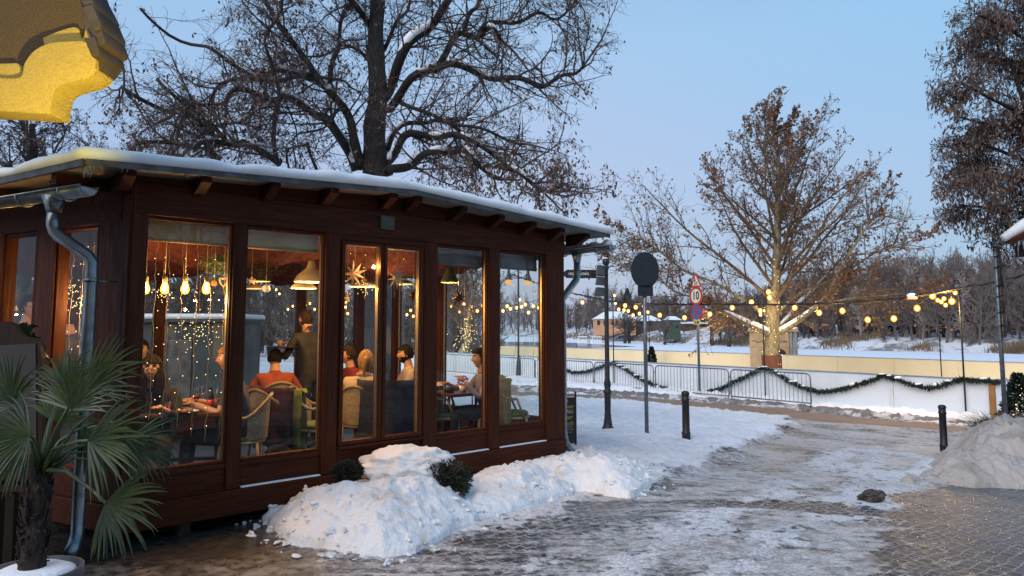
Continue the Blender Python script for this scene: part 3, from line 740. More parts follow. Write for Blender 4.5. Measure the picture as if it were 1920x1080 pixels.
# gutters and downpipes
def gutter(p0, p1, r=.065, snow=True):
    p0 = Vector(p0); p1 = Vector(p1); d = (p1-p0).normalized(); sdv = Vector((-d.y, d.x, 0)); k = 10; vs = []; fs = []
    for P in (p0, p1):
        for rr in (r, r-.006):
            for j in range(k+1):
                a = PI+PI*j/k; vs.append(P+sdv*math.cos(a)*rr+Vector((0, 0, math.sin(a)*rr)))
    n = k+1
    for j in range(k): fs += [(j, j+1, 2*n+j+1, 2*n+j), (n+j, 3*n+j, 3*n+j+1, n+j+1), (j, n+j, n+j+1, j+1), (2*n+j, 2*n+j+1, 3*n+j+1, 3*n+j)]
    fs += [(0, 2*n, 3*n, n), (k, n+k, 3*n+k, 2*n+k)]
    for b0 in (0, 2*n): fs.append(tuple(b0+j for j in range(n)))
    mb = MB(); mb.smooth = True; mb.add(vs, fs)
    mb.tube([p0+sdv*r+Vector((0, 0, .004)), p1+sdv*r+Vector((0, 0, .004))], .009, 6); mb.tube([p0-sdv*r+Vector((0, 0, .004)), p1-sdv*r+Vector((0, 0, .004))], .009, 6)
    g = mb.build('gutter', M['zinc'], pav)
    L = (p1-p0).length
    for q_ in np.arange(.25, L, .55):
        c = p0+d*q_; hk = MB(); hk.tube([c+sdv*(r+.012)*math.cos(a)+Vector((0, 0, (r+.012)*math.sin(a))) for a in np.linspace(PI, 2*PI, 9)], .008, 5); hk.build('gutter_bracket', M['zinc'], g)
    return g
ge0 = Vector((-.37, -.24, 2.585)); ge1 = ge0+dl_*4.9+Vector((0, 0, .01))
gutter(ge0, ge1)
def lp(v): return Vector(v)
gd = ge0+dl_*.42
pc = Vector((-.27, .03, 0))
dp = MB()
dp.tube([gd+Vector((0, 0, -.03)), gd+Vector((0, 0, -.10)), gd+Vector((0, 0, -.15))], [.085, .06, .046], 14)
dp.tube([gd+Vector((0, 0, -.14)), gd+Vector((.0, 0, -.24)), gd+Vector((.015, -.0, -.285)), gd+(pc-gd)*.12*Vector((1, 1, 0)).length+Vector((.02, -.01, -.33)) if False else gd+Vector((.03, -.03, -.315)),
         Vector((pc.x-.02, pc.y+.02, 2.12)), Vector((pc.x, pc.y, 2.07)), Vector((pc.x, pc.y, 1.98)), Vector((pc.x, pc.y, .45)), Vector((pc.x, pc.y, .14)), Vector((pc.x-.03, pc.y-.05, .07)), Vector((pc.x-.07, pc.y-.12, .03))], .044, 16)
for z in (1.93, 1.0): dp.tube([(pc.x, pc.y, z), (pc.x, pc.y, z+.025)], .051, 16)
dp.tube([(pc.x, pc.y, 1.94), (pc.x+.18, pc.y+.02, 1.94)], .006, 5)
dp.build('downpipe', M['zinc'], pav)
g2 = gutter((5.24, -.36, 2.60), (5.22, DP+.3, 2.58))
sg = MB(); sg.smooth = True
for k in range(26):
    t = k/25; y = -.33+t*1.0
sgp = [(5.235, -.33+i*.06, 2.615+.02*math.sin(i*1.7)) for i in range(24)]
sg.tube(sgp, [.045+.008*math.sin(i*2.3) for i in range(24)], 8); sg.build('gutter_snow', M['snow'], g2)
dp = MB(); gx_, gy_ = 5.235, .22
dp.tube([(gx_, gy_, 2.56), (gx_, gy_, 2.48), (gx_, gy_, 2.43)], [.08, .055, .046], 12)
dp.tube([(gx_, gy_, 2.45), (gx_, gy_, 2.28), (gx_-.03, gy_-.01, 2.2), (gx_-.4, gy_-.1, 1.93), (4.80, .06, 1.85), (4.78, .05, 1.75), (4.78, .05, .36), (4.79, .03, .24), (4.85, -.0, .14), (4.95, -.03, .08)], .044, 12)
dp.build('downpipe', M['zinc'], pav)
rnd = random.Random(5)
for k in range(16):
    s_ = -.42+rnd.random()*.05; y = fr_y+rnd.random()*.22; L = rnd.uniform(.03, .09); ic = MB(); ic.tube([(s_+.02, y, rz_(s_)-.02), (s_+.02, y, rz_(s_)-.02-L)], [.007, .0015], 5); ic.build('icicle', M['ice'], rf)
for k in range(22):
    s_ = -.40+rnd.random()**1.8*4.5; L = rnd.uniform(.02, .06); ic = MB(); ic.tube([(s_, fr_y-.01, rz_(s_)-.02), (s_, fr_y-.01, rz_(s_)-.02-L)], [.006, .001], 5); ic.build('icicle', M['ice'], rf)
# red fabric swags under the roof and pale valance blinds behind the window heads
M['drape'] = mat('red_drape', (.11, .018, .012), (.05, .009, .007), .85, nsc=2.5, stretch=(6, 6, 1), bump=.5, bd=.05)
M['valance'] = mat('lamplit_blind', (.48, .31, .14), (.38, .24, .11), .8, nsc=3)  # tan tone is warm lamp light put into the blind's colour
M['valance_g'] = mat('grey_blind', (.17, .15, .14), (.12, .11, .10), .8, nsc=3)
for i, (a, b) in enumerate(front_pan):
    if i == 2: continue
    m = MB(); m.box(a, b, .10, .105, 2.29 if i < 2 else 2.26, 2.45); m.tube([(a, .10, 2.285), (b, .10, 2.285)], .012, 6)
    m.build('roller_blind', M['valance'] if i < 2 else M['valance_g'], pav)
def drape(pA, pB, pC, pD, sag, seed):     # quad with soft folds, A-B upper edge, D-C lower edge
    nu, nv = 46, 14; vs = []; A, B, Cc, D = map(Vector, (pA, pB, pC, pD)); rn = random.Random(seed); ph = rn.random()*6
    for j in range(nv+1):
        for i in range(nu+1):
            u, v = i/nu, j/nv; p = (A*(1-u)+B*u)*(1-v)+(D*(1-u)+Cc*u)*v
            p.z += -sag*4*u*(1-u)*(.4+.6*v)+.012*math.sin(u*38+ph+v*2)*(.3+v)
            p.y += .03*math.sin(u*30+ph+v*3); vs.append(p)
    fs = [(j*(nu+1)+i, j*(nu+1)+i+1, (j+1)*(nu+1)+i+1, (j+1)*(nu+1)+i) for j in range(nv) for i in range(nu)]
    mb = MB(); mb.smooth = True; mb.add(vs, fs); o = mb.build('ceiling_drape', M['drape'], pav); return o
for k, y in enumerate((.55, 1.5, 2.5, 3.5)):
    xl_ = -y*.343+.14
    drape((xl_, y, 2.70), (2.3, y, 2.74), (2.3, y+.75, 2.40), (xl_-.2, y+.75, 2.42), .22, k)
    drape((2.3, y, 2.74), (4.6, y, 2.66), (4.6, y+.75, 2.42), (2.3, y+.75, 2.40), .2, k+9)
drape((.05, .35, 2.60), (-1.15, 3.9, 2.58), (-1.1, 3.9, 2.3), (.1, .35, 2.32), .08, 31)
# ---------------------------------------------------------------- rink: near and far boards
ND = Vector((-.617, .787, 0)).normalized(); NN = Vector((.787, .617, 0)).normalized()
ZR = -.85
Pc = onz(1862, 711, .30); Pc.z = 0            # near right corner of the boards
pn = lambda px, py, off=0.0: onplane(px, py, Pc+NN*off, NN)
far_off = 10.6
M['board'] = mat('white_rink_board', (.82, .86, .88), (.75, .79, .82), .45, nsc=.7, bump=.05)
M['board_in'] = mat('cream_rink_board', (.82, .68, .42), (.76, .62, .38), .5, nsc=.5, bump=.04)
M['board_cap'] = mat('board_cap_rail', (.30, .36, .42), None, .4)
M['garland'] = mat('fir_garland', (.020, .045, .030), (.012, .026, .018), .7, nsc=30)
rink = thing('ice_rink_boards', 'long white rink boards with cream inner side beyond the road', 'rink boards', (Pc.x, Pc.y, 0), math.atan2(ND.y, ND.x))
# local x runs along the boards away from the camera, local y = -NN direction ... compute sign
RI = wmat(rink).inverted(); ysg = 1 if (RI.to_3x3() @ NN).y > 0 else -1
WP = 2.44; H0, H1 = ZR-.02, .30
NPAN = 21
for i in range(NPAN):
    m = MB(); m.box(i*WP+.006, (i+1)*WP-.006, 0, ysg*.04, H0, H1-.03, None, .004); p = m.build('board_panel', M['board'], rink)
    m = MB(); m.box(i*WP, i*WP+.11, -ysg*.018, -ysg*.001, H0, H1-.05)
    for z in (-.45, -.2): m.ball((i*WP+.055, -ysg*.02, z), .012, 6, 4)
    m.build('batten', M['white_paint'], p)
m = MB(); m.box(0, NPAN*WP, -ysg*.03, ysg*.07, H1-.028, H1, None, .006); m.build('cap_rail', M['board_cap'], rink)
for i in range(NPAN+1):
    a = i*WP-10.0
    m = MB(); m.box(a+.004, a+WP-.004, ysg*far_off, ysg*(far_off+.05), H0-.05, H1-.02, None, .003); m.build('board_panel', M['board_in'], rink)
m = MB(); m.box(-10, NPAN*WP-10+WP, ysg*(far_off-.02), ysg*(far_off+.08), H1-.018, H1+.012, None, .006); m.build('cap_rail', M['board_cap'], rink)
# short side going off to the right
m = MB(); sd0 = Vector((0, 0)); sd1 = Vector((-7.5, ysg*8.2))
m.bar((-.02, ysg*.02, (H0+H1-.03)/2), (sd1.x, sd1.y, (H0+H1-.03)/2), .04, H1-H0-.03); m.build('board_panel', M['board'], rink)
m = MB(); m.bar((-.02, ysg*.02, H1-.012), (sd1.x, sd1.y, H1-.012), .10, .028); m.build('cap_rail', M['board_cap'], rink)
m = MB(); m.box(-.05, .09, -ysg*.09, -ysg*.022, ZR, .17, None, .01); m.build('corner_post', M['timber'], rink)
c1 = pn(1543, 704); 
ic_ = MB(); a = RI @ Vector((Pc.x, Pc.y, 0))
pts = [rink.location+Vector((0, 0, 0))+ND*x+NN*y for x, y in ((-9.5, .06), (NPAN*WP-8, .06), (NPAN*WP-8, far_off-.03), (-9.5, far_off-.03))]
ic_.add([(p.x, p.y, ZR+.012) for p in pts], [(0, 1, 2, 3)])
ri = ic_.build('rink_ice', mat('rink_ice', (.62, .68, .74), (.55, .6, .66), .25, nsc=.6, coord='World')); ri['kind'] = 'structure'
# garland hung in swags along the outside
def near_pt(px, py, off=-.09): return pn(px, py, off)
gl = [(1050, 690), (1075, 699), (1100, 697), (1125, 689), (1148, 680), (1172, 692), (1195, 707), (1230, 724), (1275, 734), (1320, 736), (1345, 731), (1385, 712), (1410, 700), (1430, 690),
      (1452, 697), (1478, 714), (1505, 727), (1535, 735), (1565, 733), (1600, 724), (1630, 715), (1655, 705), (1680, 711), (1710, 722), (1740, 728), (1770, 722), (1800, 711), (1830, 714), (1852, 714), (1866, 718)]
M['fairy_w'] = emit('fairy_light_warm', (1, .62, .22), 22, False)
def garland(name, pts3, r, seed, label, parent=None, dens=420):
    rn = np.random.RandomState(seed); P = [np.array(p) for p in pts3]; seg = []
    m = MB(); m.tube([Vector(p) for p in P], r*.22, 5)
    for a, b in zip(P[:-1], P[1:]):
        L = np.linalg.norm(b-a)
        for k in range(int(L*dens)):
            c = a+(b-a)*rn.rand(); d = rn.randn(3); d /= np.linalg.norm(d); e = c+d*r*rn.uniform(.6, 1.25)
            s = np.cross(d, rn.randn(3)); s /= np.linalg.norm(s); s *= r*.17
            mid = (c+e)/2
            m.add([c, mid+s, e, mid-s], [(0, 1, 2, 3)], None, False)
    o = m.build(name, M['garland'], parent); return tag(o, label, 'garland') if parent is None else o
g1 = garland('fir_garland', [near_pt(*p) for p in gl]+[pn(1866, 718)+Vector((.5, .25, .0)), pn(1866, 718)+Vector((.9, .5, -.32))], .105, 1, 'dark green fir garland hung in swags along the white rink boards')
# clots of snow on the garland
rn = random.Random(8)
for (a, b) in zip(gl[:-1], gl[1:]):
    for k in range(2):
        if rn.random() < .55:
            t = rn.random(); c = near_pt(a[0]+(b[0]-a[0])*t, a[1]+(b[1]-a[1])*t-2.0); sn_ = MB(); sn_.ball((c.x, c.y, c.z+.03), (rn.uniform(.05, .2), .06, rn.uniform(.025, .05)), 8, 5); sn_.build('garland_snow', M['snow'], g1)

# ---------------------------------------------------------------- crowd barriers
def barrier(px0, px1, label):
    off = -.75
    z0 = ZR+.03
    def P(px): 
        p = onplane(px, 700, Pc+NN*off, NN); return Vector((p.x, p.y, 0))
    a, b = P(px0), P(px1); d = (b-a); L = d.length; d.normalize()
    t = thing('crowd_barrier', label, 'barrier', (a.x, a.y, z0+.0), math.atan2(d.y, d.x), 'metal crowd barriers in front of the rink')
    r = .02; H = 1.06; zb = .20; R = .14
    m = MB(); pts = [(0, 0, zb)]+[(0, 0, H-R)]+[(R-R*math.cos(q), 0, H-R+R*math.sin(q)) for q in (.5, 1.05)]+[(R, 0, H), (L-R, 0, H)]+[(L-R+R*math.sin(q), 0, H-R+R*math.cos(q)) for q in (.5, 1.05)]+[(L, 0, H-R), (L, 0, zb)]
    m.tube(pts, r, 8); m.tube([(0, 0, zb), (L, 0, zb)], r, 8); m.build('frame', M['barrier'], t)
    n = int(L/.135)
    m = MB()
    for k in range(1, n): m.tube([(L*k/n, 0, zb), (L*k/n, 0, H)], .008, 5)
    m.build('bars', M['barrier'], t)
    for x in (.02, L-.02):
        m = MB(); m.tube([(x, 0, zb), (x, 0, .02)], .018, 6); m.bar((x, -.22, .015), (x, .22, .015), .05, .012); m.build('foot', M['barrier'], t)
    m = MB(); m.tube([(0, 0, .85), (-.05, 0, .85), (-.05, 0, .78)], .008, 5); m.tube([(0, 0, .35), (-.05, 0, .35), (-.05, 0, .28)], .008, 5); m.build('hook', M['barrier'], t)
M['barrier'] = mat('galvanised_barrier', (.20, .23, .25), (.14, .16, .18), .4, .7)
for a, b, l in ((900, 1002, 'metal crowd barrier seen through the pavilion windows'), (1004, 1112, 'metal crowd barrier starting behind the pavilion corner'), (1115, 1225, 'metal crowd barrier behind the finger post'),
                (1229, 1366, 'metal crowd barrier in front of the speed limit sign'), (1370, 1519, 'metal crowd barrier nearest the plane tree, last of the row to the right'), (800, 897, 'farthest metal crowd barrier seen through the pavilion')):
    barrier(a, b, l)

# ---------------------------------------------------------------- light poles, overhead cable and festoon bulbs
def bulbmat(name, core, cs, rim, rs_):
    m, t, b = newmat(name); t.n.remove(b); lw_ = t.new('ShaderNodeLayerWeight'); lw_.inputs[0].default_value = .5
    f = t.mapr(lw_.outputs['Facing'], .0, .26); e = t.new('ShaderNodeEmission')
    t.l.new(t.mix(f, core, rim), e.inputs[0]); t.l.new(t.mixf(f, cs, rs_), e.inputs[1]); t.l.new(e.outputs[0], t.n['Material Output'].inputs[0]); return m
M['bulb_on'] = bulbmat('lit_festoon_bulb', (1.0, .72, .28), 12, (1.0, .40, .025), 2.1)
M['bulb_glass'] = emit('festoon_bulb_glow', (1.0, .42, .07), 9)
def festoon(name, label, bulbs, depthf, wire, rb=.07, cap=True):
    rb = max(rb*1.15, .082)
    P = [depthf(x, y) for x, y in bulbs]; c = sum(P, Vector())/len(P)
    t = thing(name, label, 'string lights', c, 0)
    W = [depthf(x, y) for x, y in wire]
    m = MB()
    for a, b in zip(W[:-1], W[1:]):
        L = (b-a).length; k = 8
        m.tube([a+(b-a)*i/k-Vector((0, 0, min(.35, L*.07)*4*(i/k)*(1-i/k))) for i in range(k+1)], .012, 5)
    m.build('cable', M['black_iron'], t, world=True)
    rr = random.Random(len(P))
    for p in P:
        m = MB(); m.ball(p, (rb, rb, rb*1.15), 10, 8); b = m.build('bulb', M['bulb_on'], t, world=True)
        m = MB(); m.tube([p+Vector((0, 0, rb)), p+Vector((0, 0, rb+.07))], .025, 6); m.tube([p+Vector((0, 0, rb+.06)), p+Vector((0, 0, rb+.10))], .008, 4); m.build('socket', M['black_iron'], b, world=True)
    return t
NPf = lambda x, y: onplane(x, y, Pc+NN*.1, NN)
festoon('festoon_light', 'string of lit bulbs sagging from the pole behind the finger post to the plane tree', [(1172, 573), (1192, 576), (1208, 574), (1237, 591), (1283.5, 595.6), (1331, 589), (1373, 577), (1409, 566.6), (1426, 583)], NPf,
        [(1150, 556), (1192, 571), (1237, 585), (1283, 590), (1331, 584), (1373, 572), (1409, 561), (1429, 552)])
festoon('festoon_light', 'string of lit bulbs sagging from the plane tree to the right hand pole', [(1441, 547.6), (1443, 558), (1490, 576.7), (1536, 586.5), (1579.6, 582.8), (1627, 599.6), (1676, 597.5), (1719.6, 578), (1748.6, 555), (1784.7, 565)], NPf,
        [(1429, 552), (1443, 553), (1490, 571), (1536, 581), (1579, 577), (1627, 594), (1676, 592), (1719, 572), (1748, 549), (1799, 543)])
NFf = lambda x, y: onplane(x, y, Pc+NN*(far_off-.4), NN)
festoon('festoon_light', 'cluster of lit bulbs on the far side of the rink at right', [(1758, 563), (1765, 566), (1773, 572), (1791, 549), (1770, 560)], NFf, [(1757, 551), (1765, 560), (1773, 566), (1791, 543)])
festoon('festoon_light', 'far string of lit bulbs seen between the finger post and the round sign', [(1152, 554), (1154, 568), (1160, 580), (1170, 581.5), (1178, 583), (1187, 591), (1199, 588), (1215, 585)], NFf, [(1150, 548), (1160, 575), (1178, 578), (1199, 583), (1215, 572)], .085)
festoon('festoon_light', 'far string of lit bulbs low in the plane tree branches', [(1424, 583), (1432, 583), (1426, 590), (1418, 577)], NFf, [(1405, 565), (1424, 578), (1440, 575)], .075)
festoon('festoon_light', 'string of lit bulbs emerging behind the pavilion corner', [(1055, 555), (1092, 567)], NPf, [(1000, 545), (1055, 550), (1092, 562), (1150, 556)], .07)
festoon('festoon_light', 'string of lit bulbs seen through the end windows of the pavilion', [(943, 583), (951, 574), (957, 579), (969, 577), (974, 562), (978, 575), (985, 571), (991, 586), (1000, 574), (1010, 577)], NPf, [(915, 556), (951, 569), (969, 572), (985, 566), (1010, 560)], .07)
festoon('festoon_light', 'string of lit bulbs seen through the middle of the pavilion', [(846, 574), (862, 584), (870, 570), (884, 575), (895, 583), (905, 573), (835, 580), (915, 570), (745, 588), (751, 577), (763, 590), (770, 582), (775, 593), (780, 574)], NPf, [(730, 556), (763, 580), (800, 560), (846, 569), (884, 570), (915, 556)], .075)
festoon('festoon_light', 'string of lit bulbs seen through the left half of the pavilion', [(540, 580), (549, 574), (556, 581), (565, 577), (573, 572), (581, 569), (590, 580), (648, 576), (652, 588), (648, 566), (688, 578), (694, 574), (518, 543), (524, 551), (430, 566), (415, 570), (365, 574)], NPf, [(350, 550), (430, 560), (520, 540), (556, 575), (581, 564), (648, 560), (694, 569), (730, 556)], .085)
def light_pole(px, ytop, depthf, label, H=ZR):
    top = depthf(px, ytop); t = thing('light_pole', label, 'pole', (top.x, top.y, H), 0, 'thin poles carrying the festoon lights')
    m = MB(); m.tube([(0, 0, 0), (0, 0, top.z-H)], .022, 8); m.build('mast', M['black_iron'], t)
    m = MB(); m.tube([(0, 0, top.z-H-.05), (.1, 0, top.z-H+.02), (.02, 0, top.z-H+.05)], .012, 5); m.build('cable_hook', M['black_iron'], t)
NPo = lambda x, y: onplane(x, y, Pc+NN*-.12, NN)
light_pole(1149, 553, NPo, 'thin black pole standing beside the finger post at the rink boards')
light_pole(1429, 550, NPo, 'thin black pole in front of the plane tree trunk')
light_pole(1798, 541, NPo, 'thin black pole at the right end of the rink boards')
light_pole(1757, 548, NFf, 'thin black pole on the far side of the rink at right')
light_pole(1216, 570, NFf, 'thin black pole on the far side of the rink behind the round sign')
cb = MB(); Cp = [(960, 515), (1050, 545), (1148, 566), (1215, 570), (1307, 571), (1428, 571), (1560, 569), (1660, 563), (1757, 549), (1870, 528), (1990, 497), (2150, 440)]
W = [onplane(x, y, Pc+NN*-.12, NN) for x, y in Cp]
cb.tube(W, .028, 7)
for i in range(len(W)-1):
    a, b = W[i], W[i+1]; k = int((b-a).length/.12)
    cb.tube([a+(b-a)*j/k+Vector((0, 0, .045*math.sin(j*1.3))) for j in range(k+1)], .012, 4)
oc = cb.build('overhead_cable', M['black_iron']); tag(oc, 'thick dark cable strung across the whole view above the rink', 'cable')
rs_ = MB(); c = onplane(1710, 557, Pc+NN*-.12, NN); rs_.box(c.x-.14, c.x+.14, c.y-.03, c.y+.03, c.z-.06, c.z+.01, None, .01)
rs = rs_.build('cable_marker', M['red_paint']); tag(rs, 'small red marker with a cap of snow on the overhead cable', 'marker')
m = MB(); m.ball((c.x, c.y, c.z+.04), (.15, .07, .07), 10, 6); m.build('marker_snow', M['snow'], rs)

# light thrown by the lit bulb clusters
for (x, y, e) in ((1766, 562, 150), (1720, 578, 30), (1627, 597, 25), (1560, 585, 20), (1442, 552, 20), (1331, 590, 12), (1190, 578, 16), (1060, 558, 10)):
    ld = bpy.data.lights.new('bulb_glow', 'POINT'); ld.energy = e; ld.color = (1, .58, .16); ld.shadow_soft_size = .06; lo = bpy.data.objects.new('bulb_glow', ld); COL.objects.link(lo); lo.location = onplane(x, y, Pc+NN*-.25, NN)
# floodlights on the near poles that light the inner side of the far boards
for k, px_ in enumerate((1000, 1149, 1300, 1429, 1610, 1798)):
    p = onplane(px_, 600, Pc+NN*.35, NN); ld = bpy.data.lights.new('rink_flood', 'SPOT'); ld.energy = 260 if k > 1 else 380; ld.color = (1, .72, .34); ld.spot_size = math.radians(110); ld.spot_blend = .8; ld.shadow_soft_size = .15
    lo = bpy.data.objects.new('rink_flood', ld); COL.objects.link(lo); lo.location = (p.x, p.y, 1.9)
    tgt = Vector((p.x, p.y, 0))+NN*far_off+Vector((0, 0, -.35)); lo.rotation_euler = (tgt-lo.location).to_track_quat('-Z', 'Y').to_euler()
# ---------------------------------------------------------------- trees
def rnd_unit(rs): v = rs.randn(3); return v/np.linalg.norm(v)
def grow(rs, p, d, L, r, lvl, out, cfg, tips):
    """one wandering branch; children spawned along it. out[lvl] gets (p0,p1,r0,r1)"""
    c = cfg[lvl]; n = c['n']; step = L/n; p = np.array(p, float); d = np.array(d, float); d /= np.linalg.norm(d)
    r1 = r*c.get('taper', .35); k0 = c.get('k0', .2)
    for i in range(n):
        d = d+rs.randn(3)*c['wander']+np.array([0, 0, c['up']])*(1 if lvl else 1); d /= np.linalg.norm(d)
        q = p+d*step; ra = r+(r1-r)*i/n; rb = r+(r1-r)*(i+1)/n
        out.append((p[0], p[1], p[2], q[0], q[1], q[2], ra, rb))
        if lvl+1 < len(cfg) and (i+1)/n > k0:
            m = c['kids']/n/(1-k0); m = int(m)+(rs.rand() < m-int(m))
            for j in range(m):
                pe = np.cross(d, rnd_unit(rs)); pe /= np.linalg.norm(pe); a = c['ang']*rs.uniform(.7, 1.3)
                dd = d*math.cos(a)+pe*math.sin(a); t = rs.rand()
                grow(rs, p+(q-p)*t, dd, L*c['ratio']*rs.uniform(.6, 1.15)*(1-.45*(i/n)), min(rb*.6, r*.5), lvl+1, out, cfg, tips)
        p = q
    if lvl == len(cfg)-1: tips.append((p, d))
def segs_mesh(segs, rmin, n_of=lambda r: 5):
    S = np.array(segs); 
    V = []; Fc = []; off = 0
    R = np.maximum(S[:, 6:8], rmin)
    for n, mask in ((7, R[:, 0] > .045), (5, (R[:, 0] <= .045) & (R[:, 0] > .012)), (3, R[:, 0] <= .012)):
        s = S[mask]; rr = R[mask]
        if len(s) == 0: continue
        a = s[:, 0:3]; b = s[:, 3:6]; d = b-a; d /= np.linalg.norm(d, axis=1)[:, None]+1e-12
        ref = np.where(np.abs(d[:, 2:3]) > .9, np.array([[1., 0, 0]]), np.array([[0, 0, 1.]])); u = np.cross(d, ref); u /= np.linalg.norm(u, axis=1)[:, None]; w_ = np.cross(d, u)
        ang = 2*np.pi*np.arange(n)/n; ring = u[:, None, :]*np.cos(ang)[None, :, None]+w_[:, None, :]*np.sin(ang)[None, :, None]
        ext = d*rr[:, 0:1]*.3
        A = (a-ext)[:, None, :]+ring*rr[:, 0][:, None, None]; B = (b+ext*0)[:, None, :]+ring*rr[:, 1][:, None, None]
        v = np.concatenate([A, B], 1).reshape(-1, 3); k = len(s)
        j = np.arange(n); f = np.stack([j, (j+1) % n, n+(j+1) % n, n+j], -1)[None]+(np.arange(k)*2*n)[:, None, None]+off
        V.append(v); Fc.append(f.reshape(-1, 4)); off += len(v)
    return np.concatenate(V), np.concatenate(Fc)
def cards(pts, size, rs, droop=.5, asp=.35, fold=True):
    P = np.asarray(pts); k = len(P); d = rs.randn(k, 3); d[:, 2] = -np.abs(d[:, 2])*droop*2-.2; d /= np.linalg.norm(d, axis=1)[:, None]
    s = np.cross(d, rs.randn(k, 3)); s /= np.linalg.norm(s, axis=1)[:, None]; L = size*rs.uniform(.6, 1.4, (k, 1)); W = L*asp
    a = P; m1 = P+d*L*.5+s*W; m2 = P+d*L*.5-s*W; e = P+d*L
    V = np.stack([a, m1, e, m2], 1).reshape(-1, 3); Fq = np.arange(4*k).reshape(-1, 4); return V, Fq
def polyl(pts, dep):     # pixel polyline with depth -> world points, finely resampled (Catmull)
    P = [np.array(at(x, y, (dep if not isinstance(dep, (list, tuple)) else dep[0]+(dep[1]-dep[0])*i/(len(pts)-1)))) for i, (x, y) in enumerate(pts)]
    out = []; n = len(P)
    for i in range(n-1):
        p0, p1, p2, p3 = P[max(i-1, 0)], P[i], P[i+1], P[min(i+2, n-1)]
        for t in np.linspace(0, 1, 5)[:-1]:
            out.append(.5*((2*p1)+(-p0+p2)*t+(2*p0-5*p1+4*p2-p3)*t*t+(-p0+3*p1-3*p2+p3)*t**3))
    out.append(P[-1]); return out
M['bark'] = mat('dark_linden_bark', (.030, .023, .020), (.016, .012, .011), .85, nsc=9, bump=.9, bd=.03, stretch=(3, 3, .7))
M['twig'] = mat('dark_twigs', (.095, .066, .058), (.05, .036, .033), .9, bump=0)
M['seed'] = mat('dry_brown_seed', (.17, .105, .075), (.085, .055, .045), .85, bump=0, nsc=2)
M['plane_bark'] = mat('plane_tree_bark', (.30, .25, .155), (.14, .12, .075), .8, nsc=6, bump=.4, bd=.02, stretch=(2, 2, .8))
M['plane_twig'] = mat('plane_twigs', (.17, .115, .07), (.10, .07, .045), .85, bump=0)
M['plane_leaf'] = mat('plane_dry_leaf', (.28, .135, .07), (.12, .058, .038), .8, bump=0, nsc=2)
M['linden_leaf'] = mat('hanging_seed_bracts', (.19, .125, .095), (.085, .056, .046), .85, bump=0, nsc=3)

def tube_part(name, P, rad, material, parent, n=10, world=True, jitter=.06, seed=0):
    rn = random.Random(seed); m = MB(); k = len(P)
    rs_ = [rad[0]+(rad[1]-rad[0])*(i/(k-1))**.8 for i in range(k)]
    rs_ = [r*(1+rn.uniform(-jitter, jitter)) for r in rs_]
    m.tube([Vector(p) for p in P], rs_, n); return m.build(name, material, parent, world=world)
def snow_on(P, rad, parent, seed, frac=.6, maxslope=.8):
    rs = np.random.RandomState(seed); k = len(P); i = 0
    while i < k-3:
        L = rs.randint(3, 8) if frac < 1 else k-2; seg = P[i:i+L+1]
        if rs.rand() < frac and len(seg) > 2:
            dz = abs(seg[-1][2]-seg[0][2])/(np.linalg.norm(np.array(seg[-1])-np.array(seg[0]))+1e-6)
            if dz < maxslope:
                m = MB(); pts = []; rr = []
                for j, p in enumerate(seg):
                    r = rad[0]+(rad[1]-rad[0])*((i+j)/(k-1)); pts.append(Vector(p)+Vector((-.0, -r*.30, r*.75))); rr.append(r*.98*math.sin(PI*(j+.35)/(len(seg)-.3))**.4)
                m.tube(pts, rr, 7); m.build('branch_snow', M['snow'], parent, world=True)
        i += L+(rs.randint(0, 3) if frac < 1 else 9)

